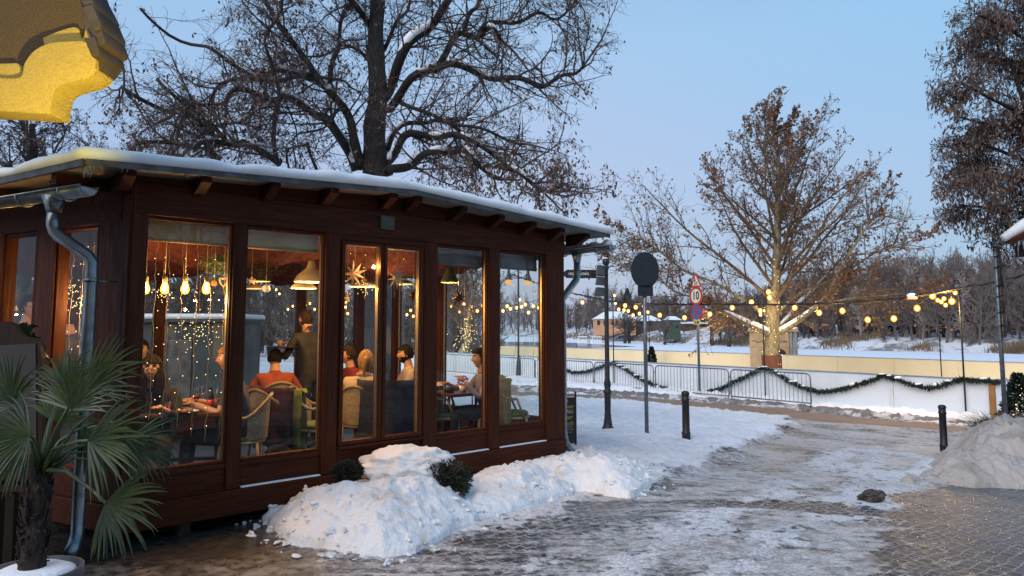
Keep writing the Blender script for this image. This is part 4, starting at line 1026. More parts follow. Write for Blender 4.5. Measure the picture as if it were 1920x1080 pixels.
# ---- the big linden behind the pavilion
def big_linden():
    base = at(704, 614, 15.0); z0 = gz(base.x, 15.0)
    t = thing('linden_tree', 'huge bare linden with thick snow dusted limbs rising behind the pavilion', 'tree', (base.x, 15.0, z0))
    D0 = 15.0
    trunk = [np.array([base.x+.02, 15.0, z0-.05]), np.array([base.x, 15.0, z0+1.0])]+polyl([(704, 420), (704, 319), (702, 238), (709, 179), (704, 85), (709, 0), (716, -120), (735, -260)], D0)
    tube_part('trunk', trunk, (.34, .10), M['bark'], t, 12, seed=1)
    L = [ # pts, depths, r0,r1
     ([(713, 187), (738, 140), (777, 77), (815, 30), (858, -8), (905, -70)], (15, 14), .13, .06),
     ([(721, 204), (764, 162), (807, 128), (841, 89), (870, 66), (900, 60), (925, 61), (940, 66)], (15, 13.6), .10, .04),
     ([(807, 128), (853, 128), (909, 136), (951, 153), (998, 151), (1028, 160), (1066, 140), (1095, 120)], (14.4, 13.8), .085, .03),
     ([(870, 66), (885, 25), (900, -10), (930, -60)], (14, 14), .05, .03),
     ([(900, 60), (947, 38), (998, 30), (1032, 36), (1070, 10), (1096, -5)], (13.8, 15), .05, .02),
     ([(730, 322), (764, 307), (798, 294), (841, 281), (872, 282), (900, 310), (940, 335)], (15, 13.4), .10, .04),
     ([(721, 307), (743, 277), (772, 255), (815, 251), (866, 260), (926, 285), (968, 324), (1011, 353), (1050, 350)], (15, 13), .10, .03),
     ([(715, 290), (738, 255), (777, 230), (810, 225), (850, 240), (900, 265)], (15, 15.5), .07, .03),
     ([(743, 183), (777, 209), (820, 215), (870, 240), (930, 250), (985, 270)], (15, 13), .05, .025),
     ([(679, 315), (666, 260), (645, 204), (623, 179), (594, 145), (543, 140), (500, 136), (455, 150), (400, 178)], (15, 14), .12, .035),
     ([(623, 179), (628, 98), (636, 64), (657, 13), (670, -40)], (14.6, 15), .06, .03),
     ([(594, 145), (572, 111), (543, 72), (517, 38), (496, 0), (470, -50)], (14.4, 13.6), .075, .04),
     ([(670, 318), (645, 272), (619, 230), (585, 209), (547, 187), (513, 183), (470, 174), (426, 181), (389, 196), (350, 215)], (15, 12.6), .12, .03),
     ([(700, 51), (675, 21), (649, -4), (610, -50)], (15, 14), .08, .05),
     ([(522, 302), (481, 278), (444, 267), (411, 268), (370, 274), (326, 267), (259, 278)], (13.2, 12.5), .085, .03),
     ([(410, 300), (400, 285), (393, 252), (356, 215), (311, 204), (270, 190), (225, 160)], (13, 12.6), .075, .03),
     ([(523, 310), (519, 207), (511, 130), (505, 70), (520, 0)], (13, 13), .045, .025),
     ([(393, 252), (430, 225), (480, 215), (540, 200)], (12.8, 12.8), .035, .015),
     ([(640, 200), (600, 235), (560, 262), (548, 300)], (14, 14), .03, .015),
     ([(709, 150), (690, 110), (640, 90), (590, 100), (550, 120)], (15, 16), .05, .02),
     ([(705, 100), (740, 60), (760, 20), (770, -30)], (15, 16), .05, .03),
     ([(596, 330), (583, 280), (570, 265), (548, 285), (540, 320)], (13.5, 13.5), .03, .02),
     ([(296, 148), (340, 190), (400, 240), (430, 268)], (12.6, 12.6), .03, .035),
     ([(270, 20), (310, 60), (390, 90), (450, 130), (520, 150), (594, 147)], (13, 14.2), .02, .05),
     ([(900, -60), (960, -40), (1030, -20), (1090, 0)], (14, 14.5), .05, .02)]
    rs = np.random.RandomState(11); tw = []; tips = []
    cfg = [dict(n=7, wander=.16, up=.02, kids=6, ang=.85, ratio=.5, k0=.15, taper=.3), dict(n=5, wander=.2, up=-.02, kids=6, ang=.8, ratio=.55, k0=.1, taper=.4), dict(n=4, wander=.25, up=-.05, kids=0, ang=.8, ratio=.5, taper=.5)]
    for i, (pts, dep, r0, r1) in enumerate(L):
        P = polyl(pts, dep)
        P = [p+np.array([0, .25*math.sin(j*.7+i), 0]) for j, p in enumerate(P)]; P[0] = P[0]-np.array([0, .25*math.sin(i), 0])
        tube_part('limb', P, (r0, r1), M['bark'], t, 8, seed=i)
        if r0 >= .07: snow_on(P, (r0, r1), t, 70+i, .62)
        n = len(P); Ltot = sum(np.linalg.norm(P[j+1]-P[j]) for j in range(n-1)); m = int(Ltot*5.2)+2
        for k in range(m):
            u = rs.uniform(.12, 1.0); j = min(n-2, int(u*(n-1))); p = P[j]+(P[j+1]-P[j])*rs.rand(); d = P[j+1]-P[j]; d /= np.linalg.norm(d)
            pe = np.cross(d, rnd_unit(rs)); pe /= np.linalg.norm(pe); a = rs.uniform(.5, 1.2); dd = d*math.cos(a)+pe*math.sin(a)
            dd[2] += .12 if rs.rand() < .5 else -.15
            grow(rs, p, dd, rs.uniform(.9, 2.1)*(1.1-.35*u), min(.022, r0*.3), 0, tw, cfg, tips)
        grow(rs, P[-1], P[-1]-P[-2], 1.5, r1*.8, 0, tw, cfg, tips)
    V, Fq = segs_mesh(tw, .0028); o = link_mesh('twigs', np_mesh('twigs', V, Fq), M['twig'], t, world=True)
    T = np.array([p for p, d in tips]); T = T[T[:, 2] < 9.5]
    w_ = fbm(T[:, 0], T[:, 2], 1.1, 3, 6); low = (T[:, 2] < 4.9)*(T[:, 0] > -2.0)
    T = T[rs.rand(len(T)) < np.where(low, .75, np.where(w_ > .52, .35, .10))]
    V, Fq = cards(np.repeat(T, 2, 0)+rs.randn(len(T)*2, 3)*.04, .085, rs, .9, .22); link_mesh('seed_bracts', np_mesh('seed_bracts', V, Fq), M['seed'], t, world=True)
    return len(tw)
n1_ = big_linden()

def random_tree(name, label, base, H, spread, seed, mats, cfg0, trunk_r, nl=9, leaf=None, leaf_p=.3, group=None, lean=(0, 0), start=.28, twmin=.005, leafsize=.08):
    x, y = base; z0 = gz(x, y); rs = np.random.RandomState(seed)
    t = thing(name, label, 'tree', (x, y, z0), 0, group)
    k = 9; P = [np.array([x+lean[0]*(i/k)**1.3+rs.randn()*.04*(i > 0), y+lean[1]*(i/k)+rs.randn()*.04*(i > 0), z0-.05+H*.9*i/k]) for i in range(k+1)]
    tube_part('trunk', P, (trunk_r, trunk_r*.2), mats[0], t, 9, seed=seed)
    tw = []; tips = []
    for i in range(nl):
        u = start+(1-start)*(i/nl)**1.1*.9; j = int(u*k); p = P[min(j, k-1)]+(P[min(j+1, k)]-P[min(j, k-1)])*(u*k-j); a = i*2.4+rs.rand()*.7
        el = rs.uniform(.35, .75)+.5*u; d = np.array([math.cos(a)*math.cos(el), math.sin(a)*math.cos(el), math.sin(el)])
        grow(rs, p, d, spread*rs.uniform(.7, 1.1)*(1.15-.65*u), trunk_r*.42*(1.1-u*.75), 0, tw, cfg0, tips)
    V, Fq = segs_mesh(tw, twmin); link_mesh('crown', np_mesh('crown', V, Fq), mats[1], t, world=True)
    if leaf is not None:
        T = np.array([p for p, d in tips]); T = T[rs.rand(len(T)) < leaf_p]; V, Fq = cards(T, leafsize, rs, .9, .4); link_mesh('dry_leaves', np_mesh('dry_leaves', V, Fq), leaf, t, world=True)
    return t
cfgA = [dict(n=9, wander=.13, up=.03, kids=11, ang=.75, ratio=.5, k0=.12, taper=.2), dict(n=6, wander=.17, up=.02, kids=8, ang=.75, ratio=.5, k0=.1, taper=.3), dict(n=5, wander=.22, up=.0, kids=5, ang=.7, ratio=.5, k0=.1, taper=.4), dict(n=3, wander=.25, up=-.03, kids=0, ang=.7, ratio=.5, taper=.5)]
b1 = at(40, 600, 19)
random_tree('linden_tree', 'bare tree with dense twigs behind the left end of the pavilion roof', (b1.x, 19), 8.0, 5.2, 5, (M['bark'], M['twig']), cfgA, .30, 13, M['seed'], .35, start=.34)
b2 = at(215, 600, 21)
random_tree('linden_tree', 'second bare twiggy tree showing between the building corner and the big linden', (b2.x, 21), 7.2, 5.0, 15, (M['bark'], M['twig']), cfgA, .24, 13, M['seed'], .35, start=.3)

# ---- plane tree inside the rink, wrapped in lights
def plane_tree(px0, Y, top_py, label, seed, half=False, H=None):
    bp = at(px0, 690, Y); x0, z0 = bp.x, ZR; zt = at(px0, top_py, Y).z; rs = np.random.RandomState(seed); S = (zt-z0)/11.6
    t = thing('plane_tree', label, 'tree', (x0, Y, z0))
    k = 14; fork = 3.2*S
    P = [np.array([x0, Y, z0-.05]), np.array([x0+.03*S, Y, z0+fork*.5]), np.array([x0+.12*S, Y, z0+fork])]
    for i in range(1, k+1):
        u = i/k; P.append(np.array([x0+(.12+.35*math.sin(u*2.6)+rs.randn()*.03)*S, Y+rs.randn()*.05, z0+fork+(zt-z0-fork)*u*.98]))
    rad = [.33*S, .27*S, .25*S]+[(.17*(1-i/k)**.9+.012)*S for i in range(1, k+1)]
    m = MB(); m.tube([Vector(p) for p in P], rad, 12); m.build('trunk', M['plane_bark'], t, world=True)
    tw = []; tips = []; limbs = []
    cfg = [dict(n=11, wander=.05, up=.022, kids=11, ang=.62, ratio=.36, k0=.12, taper=.22), dict(n=6, wander=.12, up=.05, kids=7, ang=.65, ratio=.5, k0=.12, taper=.3), dict(n=4, wander=.18, up=.03, kids=3, ang=.7, ratio=.5, k0=.1, taper=.5), dict(n=2, wander=.2, up=.0, kids=0, ang=.6, ratio=.5, taper=.6)]
    def limb(pts, r0, r1, snow):
        tube_part('limb', pts, (r0, r1), M['plane_bark'], t, 8, seed=len(limbs))
        if snow: snow_on(pts, (r0*1.0, r1*1.05), t, 200+len(limbs), 1.0, 2)
        limbs.append(pts)
        n = len(pts); Lt = sum(np.linalg.norm(pts[j+1]-pts[j]) for j in range(n-1))
        for q in range(int(Lt*6)):
            u = rs.uniform(.3, 1); j = min(n-2, int(u*(n-1))); d = pts[j+1]-pts[j]; d /= np.linalg.norm(d); pe = np.cross(d, rnd_unit(rs)); pe /= np.linalg.norm(pe); a = rs.uniform(.5, 1.0)
            dd = d*math.cos(a)+pe*math.sin(a); dd[2] += .15 if rs.rand() < .6 else -.35
            grow(rs, pts[j], dd, rs.uniform(.8, 2.2)*S, .020*S, 1, tw, cfg, tips)
        grow(rs, pts[-1], pts[-1]-pts[-2], 1.6*S, r1*.8, 0, tw, cfg, tips)
    if not half:
        limb(polyl([(1446, 628), (1425, 618), (1398, 606), (1372, 592), (1352, 583)], (Y, Y-1.2)), .15, .06, True)
        limb(polyl([(1456, 626), (1485, 610), (1510, 592), (1530, 574)], (Y, Y-1.4)), .14, .07, True)
        limb(polyl([(1530, 574), (1552, 552), (1567, 524), (1590, 480), (1622, 430), (1640, 405)], (Y-1.4, Y-1.6)), .085, .03, False)
        limb(polyl([(1458, 615), (1480, 592), (1500, 566), (1522, 547), (1545, 520), (1580, 480)], (Y, Y+1.2)), .09, .03, True)
        limb(polyl([(1450, 600), (1400, 566), (1340, 530), (1280, 505), (1225, 462), (1185, 440)], (Y, Y+.8)), .075, .02, False)
        limb(polyl([(1352, 583), (1310, 560), (1262, 545), (1215, 500), (1180, 490)], (Y-1.2, Y-1)), .05, .02, False)
        limb(polyl([(1455, 590), (1500, 550), (1570, 520), (1640, 475), (1700, 455)], (Y, Y-1)), .07, .02, False)
        limb(polyl([(1530, 574), (1590, 560), (1640, 556), (1690, 550)], (Y-1.4, Y-2)), .045, .015, False)
    nl = 38 if not half else 22
    for i in range(nl):
        u = (i+.5)/nl; j = 2+int(u*(k-1)*.93); p = P[min(j, k+1)]+(P[min(j+1, k+2)]-P[min(j, k+1)])*rs.rand()
        a = i*2.399+rs.rand()*.5; el = .70+.28*u+rs.uniform(-.13, .13); L = (6.1*(1-u)**.78+.35)*S*rs.uniform(.75, 1.06)
        d = np.array([math.cos(a)*math.cos(el), math.sin(a)*math.cos(el)*.85, math.sin(el)])
        grow(rs, p, d, L, (.062*(1-u)+.015)*S, 0, tw, cfg, tips)
    V, Fq = segs_mesh(tw, .0058); link_mesh('crown', np_mesh('crown', V, Fq), M['plane_twig'], t, world=True)
    T = np.array([p for p, d in tips]); w_ = fbm(T[:, 0], T[:, 2], 1.2, 3, 4)
    rad_ = np.hypot(T[:, 0]-x0, T[:, 1]-Y)/(3.2*S)*(1+.9*(T[:, 2]-z0)/(zt-z0)); T = T[rs.rand(len(T)) < np.where(w_ > .5, .85, .45)*np.clip(.25+.8*rad_, 0, 1)]
    V, Fq = cards(T, .10*S if not half else .08, rs, .6, .42); link_mesh('dry_leaves', np_mesh('dry_leaves', V, Fq), M['plane_leaf'], t, world=True)
    # lights wound round the trunk
    m = MB()
    n = 85 if not half else 80
    for i in range(n):
        zz = (.55+rs.rand()*(fork/S+1.2))*S; a = rs.rand()*6.28; r = (.34 if zz < fork else .27)*S; cx = x0+.03*S+(.09*S if zz > fork*.5 else 0); m.cm = 0
        m.lathe([(.002, -.016), (.017, 0), (.002, .016)], 4, Matrix.Translation((cx+r*math.cos(a), Y+r*math.sin(a), z0+zz)), False)
    for i in range(n//2):
        L = limbs[rs.randint(min(2, len(limbs)))] if limbs else P[3:7]; p = L[rs.randint(len(L))]; m.lathe([(.002, -.016), (.017, 0), (.002, .016)], 4, Matrix.Translation(Vector(p)+Vector(rnd_unit(rs)*.16)), False)
    o = m.build('trunk_lights', M['fairy_tree'], t, world=True); o['kind'] = 'stuff'
    m = MB(); m.lathe([(.36*S, .3), (.36*S, 1.42*S), (.33*S, 1.44*S)], 14, Matrix.Translation((x0+.01, Y, z0-.05)), False); m.build('trunk_wrap', M['wrap'], t, world=True)
    return t
M['fairy_tree'] = emit('tree_fairy_lights', (1, .66, .2), 4, False)
M['wrap'] = mat('brown_reed_wrap', (.16, .055, .028), (.08, .03, .018), .85, nsc=6, stretch=(12, 12, 1), bump=.6)
plane_tree(1447, 27.0, 165, 'tall plane tree with dry leaves and a trunk wound with lights inside the rink', 3)
pt2 = plane_tree(873, 37.0, 455, 'smaller plane tree wound with lights seen through the pavilion window', 9, half=True)
for (px_, py_, Y, e_) in ((1440, 575, 26.2, 30), (1470, 640, 26.0, 8), (873, 590, 36.2, 30)):
    ld = bpy.data.lights.new('tree_lights_glow', 'POINT'); ld.energy = e_; ld.color = (1, .62, .18); ld.shadow_soft_size = .25
    lo = bpy.data.objects.new('tree_lights_glow', ld); COL.objects.link(lo); lo.location = at(px_, py_, Y)

# ---- overhanging tree at the top right, trunk outside the picture
def right_tree():
    rs = np.random.RandomState(21); x0, y0 = 9.6, 9.3; z0 = gz(x0, y0)
    t = thing('linden_tree', 'tree with dense hanging brown seed bracts reaching in from the right edge', 'tree', (x0, y0, z0))
    P = [np.array([x0, y0, z0-.1]), np.array([x0+.05, y0, z0+2]), np.array([x0, y0-.05, z0+4]), np.array([x0-.05, y0, 6.0]), np.array([x0, y0, 8.5])]
    tube_part('trunk', P, (.24, .1), M['bark'], t, 10)
    tw = []; tips = []
    Ls = [([(2250, 250), (2120, 190), (2000, 120), (1900, 60), (1830, 25)], (9.3, 8.6)), ([(2280, 330), (2120, 290), (1990, 240), (1890, 200), (1820, 165), (1790, 150)], (9.3, 8.3)),
          ([(2290, 380), (2140, 350), (2020, 330), (1920, 300), (1840, 270), (1795, 270)], (9.3, 8.8)), ([(2290, 420), (2150, 400), (2040, 390), (1950, 375), (1870, 350), (1790, 335)], (9.3, 8.2)),
          ([(2100, 390), (2000, 395), (1930, 400), (1860, 390), (1800, 385)], (9.0, 8.6)), ([(2200, 180), (2080, 60), (1980, 0), (1900, -40)], (9.3, 8.8)), ([(2000, 300), (1940, 250), (1900, 130), (1870, 90)], (8.9, 8.8)),
          ([(2050, 420), (1980, 440), (1930, 440), (1890, 420)], (9, 8.9)), ([(2000, 120), (1930, 120), (1870, 110), (1820, 95)], (9, 9.2)), ([(1990, 240), (1930, 230), (1870, 235), (1800, 220)], (8.4, 9.4)),
          ([(1990, 330), (1910, 335), (1850, 320), (1800, 305)], (8.4, 9.4)), ([(2000, 20), (1930, 30), (1870, 50), (1840, 70)], (8.4, 9.4))]
    cfg = [dict(n=5, wander=.2, up=-.06, kids=8, ang=.7, ratio=.55, k0=.05, taper=.35), dict(n=4, wander=.25, up=-.1, kids=4, ang=.7, ratio=.6, k0=.05, taper=.5), dict(n=3, wander=.2, up=-.12, kids=0, ang=.6, ratio=.5, taper=.5)]
    for i, (pts, dep) in enumerate(Ls):
        Q = polyl(pts, dep); tube_part('limb', Q, (.045, .012), M['bark'], t, 6, seed=i); n = len(Q)
        for q_ in range(30):
            u = rs.uniform(.15, 1); j = min(n-2, int(u*(n-1))); d = Q[j+1]-Q[j]; d /= np.linalg.norm(d); pe = np.cross(d, rnd_unit(rs)); pe /= np.linalg.norm(pe); a = rs.uniform(.4, 1.1)
            grow(rs, Q[j], d*math.cos(a)+pe*math.sin(a), rs.uniform(.22, .6), .008, 0, tw, cfg, tips)
    tw = [s_ for s_ in tw if s_[3]/s_[4] > .598]; V, Fq = segs_mesh(tw, .0026); link_mesh('twigs', np_mesh('twigs', V, Fq), M['twig'], t, world=True)
    T = np.array([p for p, d in tips]); T = np.repeat(T, 2, 0)+rs.randn(len(T)*2, 3)*.03; T = T[T[:, 0] < 9.2]; T = T[T[:, 0]/T[:, 1] > .60]; T = T[rs.rand(len(T)) < .75]
    V, Fq = cards(T, .072, rs, 1.3, .14); link_mesh('seed_bracts', np_mesh('seed_bracts', V, Fq), M['linden_leaf'], t, world=True)
right_tree()

# ---------------------------------------------------------------- far wood across the river (reads as one mass)
M['far_twig'] = mat('far_wood_twigs', (.155, .125, .112), (.085, .07, .064), .95, bump=0, nsc=.08, coord='World')
M['far_trunk'] = mat('far_wood_pale_trunks', (.30, .26, .22), (.18, .15, .13), .95, bump=0, nsc=.2, coord='World')
def proto_tree(seed, H=1.0):
    rs = np.random.RandomState(seed); tw = []; tips = []
    cfg = [dict(n=7, wander=.05, up=.02, kids=13, ang=.55, ratio=.45, k0=.18, taper=.15), dict(n=5, wander=.12, up=.06, kids=9, ang=.6, ratio=.5, k0=.1, taper=.3), dict(n=3, wander=.2, up=.03, kids=4, ang=.6, ratio=.55, k0=.1, taper=.4), dict(n=2, wander=.2, up=0, kids=0, ang=.6, ratio=.5, taper=.5)]
    grow(rs, (0, 0, -.02), (rs.randn()*.08, rs.randn()*.08, 1), .92, .016, 0, tw, cfg, tips); return np.array(tw)
protos = [proto_tree(100+i) for i in range(5)]
def wood_mass(name, spots, material, rmin):
    allV = []; allF = []; off = 0; rs = np.random.RandomState(77)
    for (x, y, z, H) in spots:
        s = protos[rs.randint(len(protos))].copy(); a = rs.rand()*6.28; c_, s_ = math.cos(a), math.sin(a); wdt = H*rs.uniform(.75, 1.15)
        for k in (0, 3):
            X, Y = s[:, k].copy(), s[:, k+1].copy(); s[:, k] = (X*c_-Y*s_)*wdt+x; s[:, k+1] = (X*s_+Y*c_)*wdt+y; s[:, k+2] = s[:, k+2]*H+z
        s[:, 6:8] *= H
        R = np.maximum(s[:, 6:8], rmin); A, B = s[:, 0:3], s[:, 3:6]; d = B-A; d /= np.linalg.norm(d, axis=1)[:, None]+1e-9
        u = np.cross(d, np.array([x, y, 0])/math.hypot(x, y)); u /= np.linalg.norm(u, axis=1)[:, None]+1e-9
        # crossed strips so that the wood holds up from any side
        w2 = np.cross(d, u); n = len(s)
        v = np.stack([A+u*R[:, :1], A-u*R[:, :1], B-u*R[:, 1:], B+u*R[:, 1:]], 1).reshape(-1, 3); allV.append(v); allF.append(np.arange(4*n).reshape(-1, 4)+off); off += 4*n
        bigm = R[:, 0] > rmin*2.2
        v = np.stack([A[bigm]+w2[bigm]*R[bigm, :1], A[bigm]-w2[bigm]*R[bigm, :1], B[bigm]-w2[bigm]*R[bigm, 1:], B[bigm]+w2[bigm]*R[bigm, 1:]], 1).reshape(-1, 3); allV.append(v); allF.append(np.arange(len(v)).reshape(-1, 4)+off); off += len(v)
    o = link_mesh(name, np_mesh(name, np.concatenate(allV), np.concatenate(allF)), material); o['kind'] = 'stuff'; return o
rs = np.random.RandomState(5); spots = []
def Htop(px_): return np.interp(px_, [0, 400, 700, 900, 1050, 1150, 1250, 1330, 1450, 1600, 1700, 1800, 1920, 2100], [500, 510, 520, 535, 560, 535, 548, 560, 520, 495, 470, 478, 468, 460])
while len(spots) < 430:
    px_ = rs.uniform(930, 2060); d_ = ray(px_, 614); q1 = NQ[0]*d_[0]/d_[1]+NQ[1]; Y = 110
    for it in range(12): Y = (float(shoreq(np.array(NP[0]*d_[0]/d_[1]*Y+NP[1]*Y)))+8)/max(q1, .3)
    dd = rs.uniform(0, 1)**1.6*(70 if px_ > 1330 else 55); 
    if px_ < 1345: dd += 26
    if px_ < 1115: dd -= 26
    Y2 = Y+dd/max(q1, .35); x = d_[0]/d_[1]*Y2; z = bank_h(x, Y2)
    top = (614-(Htop(px_)+rs.uniform(-4, 26)))/F*Y2+EYE; H = top-z
    if z < -3.1: continue
    spots.append((x, Y2, z-.3, max(5, H*rs.uniform(.78, 1.04))))
wood_mass('far_wood', spots, M['far_twig'], .026)
sp2 = [s for s in spots if rs.rand() < .16]; wood_mass('pale_far_trees', [(x+1, y-2, z, H*.9) for x, y, z, H in sp2], M['far_trunk'], .05)
# undergrowth
sp3 = []
while len(sp3) < 420:
    px_ = rs.uniform(1000, 2060); d_ = ray(px_, 614); q1 = NQ[0]*d_[0]/d_[1]+NQ[1]; Y = 110
    for it in range(12): Y = (float(shoreq(np.array(NP[0]*d_[0]/d_[1]*Y+NP[1]*Y)))+3)/max(q1, .3)
    back = px_ < 1345
    Y2 = Y+rs.uniform(3 if not back else 28, 60)/max(q1, .35); x = d_[0]/d_[1]*Y2; z = bank_h(x, Y2); sp3.append((x, Y2, z-.2, rs.uniform(2.5, 5.5)))
wood_mass('far_undergrowth', sp3, M['far_twig'], .05)
# reeds on the waterline
M['reed'] = mat('dry_reeds', (.22, .15, .09), (.14, .10, .06), .9, bump=0, coord='World', nsc=.3)
P_ = []
while len(P_) < 9000:
    px_ = rs.uniform(1000, 2000); d_ = ray(px_, 614); q1 = NQ[0]*d_[0]/d_[1]+NQ[1]; Y = 110
    for it in range(6): Y = (float(shoreq(np.array(NP[0]*d_[0]/d_[1]*Y+NP[1]*Y)))+3)/max(q1, .3)
    for k in range(12):
        Y2 = Y+abs(rs.randn())*3+1; x = d_[0]/d_[1]*Y2+rs.randn()*2.2; P_.append((x, Y2))
P_ = np.array(P_); Zb = bankz(P_[:, 0], P_[:, 1])[0]; keep = Zb > -3.05; P_ = P_[keep]; Zb = Zb[keep]
keep = fbm(P_[:, 0], P_[:, 1], .12, 3, 9) > .44; P_ = P_[keep]; Zb = Zb[keep]
n = len(P_); h = rs.uniform(.5, 1.5, n); l = rs.randn(n)*.3; A = np.stack([P_[:, 0], P_[:, 1], Zb-.1], -1); V = np.stack([A+[-.07, 0, 0], A+[.07, 0, 0], A+np.stack([l+.03, l*0, h], -1), A+np.stack([l-.03, l*0, h], -1)], 1).reshape(-1, 3)
o = link_mesh('reeds', np_mesh('reeds', V, np.arange(4*n).reshape(-1, 4)), M['reed']); o['kind'] = 'stuff'
# park trees behind the pavilion on the left, seen through the glass
spl = []
while len(spl) < 150:
    Y2 = rs.uniform(48, 95); px_ = rs.uniform(-350, 930); x = xof(px_, Y2); top = (614-(505+rs.uniform(-15, 40)))/F*Y2+EYE; spl.append((x, Y2, gz(x, Y2)-.2, top-gz(x, Y2)))
wood_mass('park_wood', spl, M['far_twig'], .022)
spl = [(xof(p_, Y2), Y2, gz(xof(p_, Y2), Y2)-.2, rs.uniform(2, 3.6)) for p_, Y2 in zip(rs.uniform(-350, 930, 260), rs.uniform(46, 90, 260))]
wood_mass('park_undergrowth', spl, M['far_twig'], .03)
# ---------------------------------------------------------------- round sign seen from behind
def seat(px, py): p = onground(px, py); return Vector((p.x, p.y, hsurf(p.x, p.y)-.03))
def sign_disc(r, th=.004, n=40, sx=1.0):
    m = MB(); poly = [(r*sx*math.cos(2*PI*i/n), r*math.sin(2*PI*i/n)) for i in range(n)]; return m, poly
def vert_plate(poly, y0, y1, z, rot=0.0):    # poly in (x,z) extruded along y
    m = MB(); Mx = Matrix.Translation((0, 0, z)) @ Matrix.Rotation(rot, 4, 'Z') @ Matrix.Rotation(PI/2, 4, 'X')
    m.prism(poly, -y1, -y0, Mx); return m
def rrect(w, h, r=.02):
    out = []
    for cx, cz, a0 in ((w/2-r, h/2-r, 0), (-w/2+r, h/2-r, PI/2), (-w/2+r, -h/2+r, PI), (w/2-r, -h/2+r, 1.5*PI)):
        for k in range(4): a = a0+k*PI/6; out.append((cx+r*math.cos(a), cz+r*math.sin(a)))
    return out
def circ(r, n=40, sx=1): return [(r*sx*math.cos(2*PI*i/n), r*math.sin(2*PI*i/n)) for i in range(n)]
b = seat(1213, 822); D_ = b.y; zc = lambda v, Y: at(960, v, Y).z-b.z
t = thing('traffic_sign', 'back of a large round grey traffic sign with small plate below it', 'sign', b, math.radians(8))
m = MB(); m.tube([(0, 0, 0), (0, 0, zc(476, D_))], .034, 12); m.lathe([(.036, zc(476, D_)), (.02, zc(476, D_)+.02), (0, zc(476, D_)+.022)], 12); m.build('pole', M['pole_grey'], t)
r1 = .305
zs = zc(507, D_); m = vert_plate(circ(r1, 48, .80), -.055, -.045, zs)
m.tube([(r1*.8*math.cos(a), -.045, zs+r1*math.sin(a)) for a in np.linspace(0, 2*PI, 49)], .010, 6, False)
pl = m.build('round_plate', M['sign_back'], t)
m = MB(); m.box(-.145-.02, -.145+.02, -.0445, -.040, zs-.045, zs+.02); m.build('sticker', M['chalk_white'], pl)
m = vert_plate(rrect(.27, .19), -.055, -.045, zc(545, D_)); m.build('lower_plate', M['sign_back'], t)
m = MB()
for z in (zs+.24, zs-.16, zc(545, D_)): m.tube([(.0+.045*math.cos(a), .0+.045*math.sin(a), z) for a in np.linspace(0, 2*PI, 13)], .012, 5, False); m.box(-.10, .10, -.044, -.034, z-.012, z+.012)
m.build('clamps', M['zinc'], t)

# ---------------------------------------------------------------- finger post
b = seat(1140, 812); D_ = b.y; zc = lambda v: at(1134, v, D_).z-b.z
t = thing('finger_post', 'dark cast finger post with ball top and direction boards, one reading HAJÓÁLLOMÁS', 'sign post', b, 0)
m = MB(); h = zc(500)
m.lathe([(.10, 0), (.10, .05), (.085, .07), (.07, .16), (.06, .24), (.062, .26), (.055, .30), (.058, .62), (.075, .66), (.075, .69), (.05, .72), (.065, .80), (.06, .84), (.042, .90), (.038, h-.3), (.038, h-.05), (.055, h-.04), (.055, h), (.03, h+.015), (.025, h+.03)], 18)
m.build('post', M['dark_iron'], t)
m = MB(); m.ball((0, 0, h+.085), .068, 16, 10); m.build('ball_finial', M['dark_iron'], t)
m = MB(); m.ball((0, 0, h+.15), (.035, .035, .018), 10, 6); m.build('finial_snow', M['snow'], t)
def finger(z, L, hh, ang, tip, txt=None, tsize=.06, mat_=M['dark_iron'], tm=None, flip=False):
    # board in local +x direction rotated by ang
    R = Matrix.Rotation(ang, 4, 'Z') @ Matrix.Translation((.045, 0, z)); poly = [(0, -hh/2), (L-tip, -hh/2), (L, 0 if tip > .05 else -hh/2+.0), (L-tip, hh/2), (0, hh/2)]
    m = MB(); m.prism(poly, -.012, .012, R @ Matrix.Rotation(PI/2, 4, 'X'))
    for zz in (hh/2-.006, -hh/2+.006): m.box(0, L-tip, -.017, .017, zz-.006, zz+.006, R)
    o = m.build('direction_board', mat_, t)
    if txt:
        for sgn in (1, -1):
            if sgn == 1: fm = R @ Matrix.Translation((L*(.55 if L > .5 else .45), -.0135, 0)) @ Matrix.Rotation(PI/2, 4, 'X')
            else: fm = R @ Matrix.Translation((L*(.59 if L > .5 else .45), .0135, 0)) @ Matrix.Rotation(PI, 4, 'Z') @ Matrix.Rotation(PI/2, 4, 'X')
            text_obj('lettering', txt, tsize, fm, tm or M['sign_letter'], o, .0008, .0012, sx=.82)
    s_ = MB(); s_.box(.01, L-tip, -.013, .013, hh/2, hh/2+.012, R); s_.build('board_snow', M['snow'], o)
    return o
finger(zc(514), .77, .15, math.radians(180+4), .10, 'HAJÓÁLLOMÁS', .066)
M['board_grey'] = mat('grey_board_side', (.06, .066, .072), (.045, .05, .055), .5)
finger(zc(509)+.01, .30, .17, math.radians(180+52), .05, None, .07, M['board_grey'], None)
finger(zc(528), .30, .15, math.radians(180+50), .05, None, .07, M['board_grey'], None)
finger(zc(548), .32, .15, math.radians(180+48), .05, None, .07, M['board_grey'], None)

